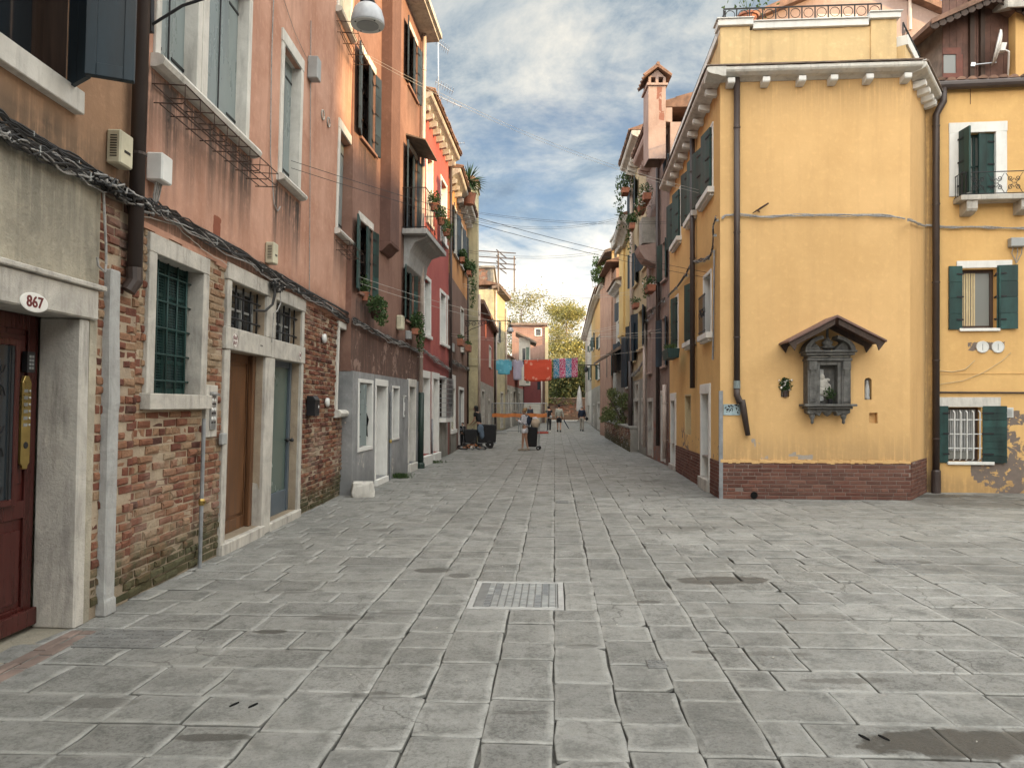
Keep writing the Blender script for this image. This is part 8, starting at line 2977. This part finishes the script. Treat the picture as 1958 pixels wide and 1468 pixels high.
        # keep the face clear
        hb.v = [(x, min(y, c.y + .070 if z > c.z + .045 else c.y + .03), z) for x, y, z in hb.v]
        hb.build('hair', hair, t, smooth=True)
    if top:
        nm = ['pelvis', 'waist', 'chest', 'collar', 'shl', 'shr']
        ed = [('pelvis', 'waist'), ('waist', 'chest'), ('chest', 'collar'), ('collar', 'shl'), ('collar', 'shr')]
        for n_ in 'lr':
            if sleeves == 'long':
                nm += ['el' + n_, 'wr' + n_]; ed += [('sh' + n_, 'el' + n_), ('el' + n_, 'wr' + n_)]
            else:
                a, b_ = Vector(J['sh' + n_][:3]), Vector(J['el' + n_][:3])
                m_ = a.lerp(b_, .55)
                J['ms' + n_] = (*m_, .048)
                nm += ['ms' + n_]; ed += [('sh' + n_, 'ms' + n_)]
        lay(nm, ed, .024, 'shirt', top)
    if bottom:
        nm = ['pelvis', 'hipl', 'hipr']
        J['wst'] = tuple(Vector(J['pelvis'][:3]).lerp(Vector(J['waist'][:3]), .5)) + (.118, .09)
        nm.append('wst')
        ed = [('pelvis', 'wst'), ('pelvis', 'hipl'), ('pelvis', 'hipr')]
        for n_ in 'lr':
            if legs == 'long':
                nm += ['kn' + n_, 'an' + n_]; ed += [('hip' + n_, 'kn' + n_), ('kn' + n_, 'an' + n_)]
            else:
                a, b_ = Vector(J['hip' + n_][:3]), Vector(J['kn' + n_][:3])
                k_ = .5 if legs == 'short' else .85
                m_ = a.lerp(b_, k_)
                J['mk' + n_] = (*m_, .082 if legs == 'short' else .068)
                nm += ['mk' + n_]; ed += [('hip' + n_, 'mk' + n_)]
        lay(nm, ed, .014, 'trousers' if legs == 'long' else 'shorts', bottom)
    if shoes:
        sb = MB()
        for n_ in 'lr':
            a, b_ = Vector(J['an' + n_][:3]), Vector(J['to' + n_][:3])
            d = (b_ - a); d.z = 0
            L_ = d.length
            ang = math.atan2(d.y, d.x)
            M_ = Matrix.Translation((a.x, a.y, 0)) @ Matrix.Rotation(ang, 4, 'Z')
            pr = [(-.07, 0), (L_ + .06, 0), (L_ + .07, .03), (L_ + .03, .06), (L_ * .45, .085), (.02, .12), (-.05, .12), (-.075, .06)]
            vs = [M_ @ Vector((x, -.042, z)) for x, z in pr] + [M_ @ Vector((x, .042, z)) for x, z in pr]
            n2_ = len(pr)
            fs = [tuple(range(n2_)), tuple(range(2 * n2_ - 1, n2_ - 1, -1))] + [(i, n2_ + i, n2_ + (i + 1) % n2_, (i + 1) % n2_) for i in range(n2_)]
            sb.add(vs, fs)
        sb.build('shoe', shoes, t, bevel=.015)
    return t
BLACKF, WHITEF, DENIM = fab('black_cotton', (.014, .014, .016)), fab('white_cotton', (.62, .61, .66)), fab('blue_grey_denim', (.10, .14, .19))
GREYF, NAVY, TANF = fab('stone_grey_jacket', (.36, .35, .30)), fab('navy_knit', (.016, .024, .045)), fab('tan_cotton', (.30, .27, .23))
HBLK, HBLN, HGRY = fab('black_hair', (.012, .010, .010)), fab('blond_hair', (.30, .19, .09)), fab('grey_hair', (.30, .29, .28))
# woman in white with her shopping trolley, looking at a phone, facing left
P = G(1004, 861.5)
pw = person('woman in white top and shorts with dark backpack, looking at a phone beside a trolley', P, 62, 1.60,
    {'ell': (-.19, .03, 1.13), 'wrl': (-.11, .25, 1.20), 'pal': (-.08, .32, 1.23), 'elr': (.19, .02, 1.13), 'wrr': (.10, .23, 1.16), 'par': (.06, .30, 1.19),
     'skull': (0, .035, 1.60), 'crown': (0, .03, 1.655), 'jaw': (0, .055, 1.525), 'nose': (0, .14, 1.545), 'knl': (-.09, .05, .49), 'anl': (-.095, .07, .085), 'tol': (-.10, .21, .03), 'anr': (.095, -.08, .085), 'tor': (.10, .06, .03)},
    SKIND, WHITEF, WHITEF, fab('beige_shoe', (.30, .25, .20)), HBLN, 'bun', 'long', 'short', 1.0)
MB().box(-.11, .02, .335, .35, 1.215, 1.235).build('phone', PLW, pw)
bp_ = MB()
bp_.ball((0, -.17, 1.20), .13, .075, .19, 14, 10)
bp_.build('backpack', NAVY, pw, smooth=True)
st_ = MB()
for s_ in (-1, 1):
    st_.tube([(s_ * .09, -.12, 1.38), (s_ * .11, .0, 1.47), (s_ * .11, .11, 1.38), (s_ * .10, .12, 1.2), (s_ * .13, 0, 1.05), (s_ * .09, -.13, 1.06)], .016, 6)
st_.build('backpack_strap', NAVY, pw)
def trolley(label, P, rot):
    t = thing('shopping_trolley', label, 'trolley', Matrix.Translation(P) @ Matrix.Rotation(rad(rot), 4, 'Z'))
    MB().prism([(-.20, .12), (.16, .12), (.20, .86), (-.22, .90)], -.15, .15, 'y').build('bag', BLACKF, t, bevel=.03)
    fr_ = MB()
    for y in (-.13, .13):
        fr_.tube([(-.22, y, .04), (.24, y, .06), (.27, y, 1.02)], .010, 6)
    fr_.tube([(.27, -.13, 1.02), (.27, .13, 1.02)], .012, 6)
    fr_.build('frame', STEEL, t)
    for y in (-.18, .18):
        w_ = MB().lathe((.24, y - .02, .08), [(.08, 0), (.08, .035)], 18, 'y').build('wheel', BLACKP, t)
        MB().lathe((.24, y - .023, .08), [(.03, 0), (.03, .042)], 10, 'y').build('hub', STEEL, w_)
    return t
trolley('black shopping trolley on two wheels beside the woman in white', G(1018, 860), -8)
P = G(1018, 860)
bg_ = thing('shopping_bag', 'cream cloth bag with white top resting on the black trolley', 'bag', Matrix.Translation(P + Vector((.12, .0, .86))))
MB().ball((0, 0, .16), .17, .15, .2, 14, 9, j=.05).build('bag', fab('cream_canvas', (.45, .36, .27)), bg_, smooth=True)
MB().ball((-.02, 0, .35), .10, .08, .05, 12, 7, j=.08).build('contents', WHITEF, bg_, smooth=True)
# woman in black leaning over the black cargo bins
P = G(917, 853)
person('long haired woman in black T-shirt leaning on a large black cargo cart', P, 70, 1.70,
    {'waist': (0, .02, 1.08), 'chest': (0, .08, 1.26), 'collar': (0, .12, 1.385), 'neck': (0, .15, 1.45), 'jaw': (0, .19, 1.50), 'skull': (0, .18, 1.585), 'crown': (0, .17, 1.64), 'nose': (0, .285, 1.54),
     'shl': (-.165, .12, 1.375), 'shr': (.165, .12, 1.375), 'ell': (-.19, .16, 1.10), 'wrl': (-.15, .32, .93), 'pal': (-.14, .38, .89), 'elr': (.19, .15, 1.10), 'wrr': (.17, .31, .92), 'par': (.16, .37, .88)},
    SKIND, BLACKF, DENIM, BLACKF, HBLK, 'long', 'short', 'long')
def cart(label, P, rot):
    t = thing('cargo_cart', label, 'cart', Matrix.Translation(P) @ Matrix.Rotation(rad(rot), 4, 'Z'))
    MB().prism([(-.34, .24), (.36, .24), (.38, .92), (-.36, .96)], -.26, .26, 'y').build('bin', BLACKF, t, bevel=.03)
    MB().prism([(-.86, .22), (-.40, .20), (-.38, .74), (-.90, .76)], -.24, .24, 'y').build('bin', BLACKF, t, bevel=.03)
    fr_ = MB()
    fr_.tube([(-.86, -.2, .2), (.4, -.2, .2)], .016, 6).tube([(-.86, .2, .2), (.4, .2, .2)], .016, 6).tube([(-.8, 0, .2), (-.95, 0, .85), (-1.02, 0, .92)], .016, 6)
    fr_.build('frame', PIPEG, t)
    for x in (.12, -.5):
        for y in (-.28, .28):
            w_ = MB().lathe((x, y - .02, .15), [(.15, 0), (.15, .04), (.10, .04), (.10, 0)], 20, 'y').build('wheel', BLACKP, t)
            hb_ = MB().lathe((x, y - .03, .15), [(.03, 0), (.03, .06)], 10, 'y')
            for k in range(5):
                a = k * 1.2566
                hb_.tube([(x, y, .15), (x + .10 * math.cos(a), y, .15 + .10 * math.sin(a))], .010, 5)
            hb_.build('hub', STEEL, w_)
    return t
cart('large black two-bin cargo cart with spoked wheels in front of the long haired woman', G(928, 856) + Vector((.05, -.1, 0)), 6)
jk = thing('jacket', 'blue grey denim jacket hanging over the black cargo cart', 'jacket', Matrix.Translation(G(928, 856) + Vector((-.18, -.40, .48))))
MB().ball((0, 0, .30), .13, .06, .18, 12, 8, j=.1).ball((.06, 0, .08), .10, .06, .2, 10, 7, j=.1).build('cloth', DENIM, jk, smooth=True)
# child in black tracksuit at the doorway
P = G(884.5, 856)
person('small child in black tracksuit with white stripes standing in the dark doorway', P, 150, 1.02,
    {'skull': (0, .005, 1.60, ), 'ell': (-.22, .04, 1.12), 'wrl': (-.14, .20, 1.02), 'pal': (-.10, .26, 1.02)}, SKIN, BLACKF, BLACKF, PLW, HBLK, 'short', 'long', 'long', 1.35)
stp = [o for o in bpy.data.objects if o.get('label', '').startswith('small child')][0]
s2 = MB()
for s_ in (-1, 1):
    s2.tube([(s_ * .155, .08, .85), (s_ * .160, .085, .5), (s_ * .14, .06, .15)], .016, 5)
s2.tube([(-.10, .145, 1.32), (0, .155, 1.28), (.10, .145, 1.32)], .014, 5).tube([(-.09, .15, 1.22), (0, .16, 1.18), (.09, .15, 1.22)], .014, 5)
s2.build('white_stripe', WHITEF, stp)
# child's bicycle lying on its side
P = G(902, 860)
bk_ = thing('child_bicycle', 'small bicycle with orange and white frame lying on the paving', 'bicycle', Matrix.Translation(P + Vector((0, 0, .09))) @ Matrix.Rotation(rad(-14), 4, 'Z') @ Matrix.Rotation(rad(66), 4, 'X'))
for x in (-.36, .36):
    w_ = MB()
    pts = [(x + .2 * math.cos(k * .3307), 0, .2 * math.sin(k * .3307)) for k in range(20)]
    w_.tube(pts, .024, 7)
    wo = w_.build('tyre', BLACKP, bk_)
    sp_ = MB()
    for k in range(10):
        a = k * .628
        sp_.tube([(x, 0, 0), (x + .185 * math.cos(a), 0, .185 * math.sin(a))], .003, 4)
    sp_.build('spokes', STEEL, wo)
MB().tube([(-.36, 0, 0), (-.10, 0, -.02), (-.16, 0, .28)], .016, 7).tube([(-.10, 0, -.02), (.26, 0, .25)], .018, 7).tube([(-.16, 0, .26), (.26, 0, .30)], .016, 7).tube([(.36, 0, 0), (.26, 0, .25), (.23, 0, .42)], .016, 7).tube([(-.36, 0, 0), (-.16, 0, .24)], .012, 7).build('frame', ORN, bk_)
MB().tube([(.23, -.22, .46), (.23, 0, .42), (.23, .22, .46)], .013, 7).build('handlebar', BLACKP, bk_)
MB().ball((-.17, 0, .33), .10, .05, .025, 12, 6).build('saddle', BLACKP, bk_)
MB().prism([(-.06, -.10), (.14, -.06), (.12, .1), (-.04, .08)], -.05, .05, 'y').build('chain_guard', ENAMEL, bk_, bevel=.02)
# seated child crouching behind it: bare knee seen
person('crouching child in dark clothes beside the fallen bicycle', G(909, 854), 120, 1.15,
    {'pelvis': (0, 0, .34), 'waist': (0, .03, .48), 'chest': (0, .10, .68), 'collar': (0, .15, .80), 'neck': (0, .18, .87), 'jaw': (0, .22, .92), 'skull': (0, .21, 1.0), 'crown': (0, .20, 1.06), 'nose': (0, .31, .96),
     'shl': (-.165, .15, .79), 'shr': (.165, .15, .79), 'ell': (-.20, .30, .58), 'wrl': (-.15, .48, .45), 'pal': (-.13, .54, .42), 'elr': (.20, .30, .58), 'wrr': (.15, .48, .45), 'par': (.13, .54, .42),
     'hipl': (-.10, .02, .33), 'hipr': (.10, .02, .33), 'knl': (-.15, .38, .50), 'knr': (.15, .38, .50), 'anl': (-.13, .22, .085), 'anr': (.13, .22, .085), 'tol': (-.14, .36, .03), 'tor': (.14, .36, .03)},
    SKIN, BLACKF, BLACKF, BLACKF, HBLK, 'short', 'short', 'short')
# walkers with their backs turned
walk = {'knl': (-.09, .09, .50), 'anl': (-.09, .14, .09), 'tol': (-.10, .28, .04), 'anr': (.09, -.16, .12), 'tor': (.10, -.03, .03), 'knr': (.09, -.01, .49)}
pu = person('man in stone grey jacket and black shorts walking away with an umbrella', G(1069, 825.5), -5, 1.74,
    {**walk, 'elr': (.24, -.03, 1.13), 'wrr': (.27, .02, .90), 'par': (.28, .04, .84)}, SKIN, GREYF, BLACKF, BLACKP, HBLK, 'short', 'long', 'knee', 1.15)
um = thing('umbrella', 'folded dark blue umbrella held by the man in grey jacket', 'umbrella', Matrix.Translation(G(1069, 825.5)) @ Matrix.Rotation(rad(-5), 4, 'Z'))
MB().tube([(.30, .05, .86), (.34, -.02, .70), (.60, -.18, .26), (.64, -.2, .20)], [.012, .035, .03, .006], 8).build('canopy', NAVY, um)
MB().tube([(.30, .05, .86), (.28, .08, .92), (.25, .06, .93)], .012, 6).build('handle', WOODD, um)
person('grey haired person in navy top and tan trousers walking away near the parasol', G(1112.5, 824), -12, 1.66,
    {**walk, 'elr': (.22, .05, 1.12), 'wrr': (.20, .10, .95), 'par': (.19, .12, .90)}, SKIN, NAVY, TANF, BLACKP, HGRY, 'short', 'long', 'long', 1.15)
hb = thing('handbag', 'dark handbag at the right hip of the person in navy top', 'bag', Matrix.Translation(G(1112.5, 824) + Vector((.33, 0, .72))))
MB().ball((0, 0, .1), .10, .06, .12, 12, 8).tube([(0, 0, .2), (-.08, 0, .45), (-.16, 0, .62)], .01, 5).build('bag', BLACKF, hb, smooth=True)
person('person in black with a pale bag walking away beside the site fence', G(1049.5, 826), -8, 1.66,
    {**walk, 'skull': (0, .03, 1.59)}, SKIN, BLACKF, BLACKF, PLW, HBLK, 'short', 'short', 'long', 1.1)
hb = thing('shoulder_bag', 'small pale shoulder bag on the person in black by the fence', 'bag', Matrix.Translation(G(1049.5, 826) + Vector((.12, -.16, .88))))
MB().ball((0, 0, .1), .09, .05, .09, 12, 8).build('bag', PLG, hb, smooth=True)
person('grey haired man in dark jumper behind the orange band of the fence', G(1014, 818), -160, 1.70, {}, SKIN, NAVY, BLACKF, BLACKP, HGRY, 'short', 'long', 'long', 1.1)

# ================================================================== added houses, unseen behind the viewer, shaped to shade the square and fill the panes
def rear(name, label, a, b, z, m, n, depth=8):
    F = Frame(a, b)
    t = thing(name, label, 'house', F.M)
    W_ = []
    L_ = F.len
    k = max(2, int(L_ / 3.0))
    for i in range(k):
        for j in range(n):
            x = L_ * (i + .5) / k
            zz = 1.2 + j * 3.1
            if zz + 1.7 < z - .5:
                W_.append((x - .5, x + .5, zz, zz + 1.6))
    wall('wall', m, t, 0, L_, 0, z, W_, 1.5, sides=depth)
    gm = MB()
    for r_ in W_:
        gm.box(r_[0], r_[1], .15, .18, r_[2], r_[3])
    gm.build('pane', GLASS, t)
    roof(t, -.2, L_ + .2, z, depth, 1.4, tiles=False, out=.4)
    MB().box(0, L_, depth - .2, depth, 0, z + 1.2).build('rear_wall', m, t)
    return t
# the sun comes low over the square from behind the viewer's right; roof heights set how far its light climbs down the left row
rear('added_shade_house', 'added ochre house, unseen behind the viewer, shading the square', Vector((34, 2, 0)), Vector((33, -6.6, 0)), 18.9, OCHRE, 4)
rear('added_shade_house', 'added rose house, unseen behind the viewer, closing and shading the square', Vector((30, -26.5, 0)), Vector((-12, -20, 0)), 12.0, ROSE, 3)
rear('added_shade_house', 'added tall brown red house, unseen between the ochre and rose houses, shading the square', Vector((33, -6.8, 0)), Vector((30.2, -26, 0)), 24.0, BROWN, 5)
rear('added_shade_house', 'added grey rendered house, unseen on the right flank, shading the square', Vector((35.5, 16, 0)), Vector((34.2, 2.3, 0)), 18.9, GREYST, 4)
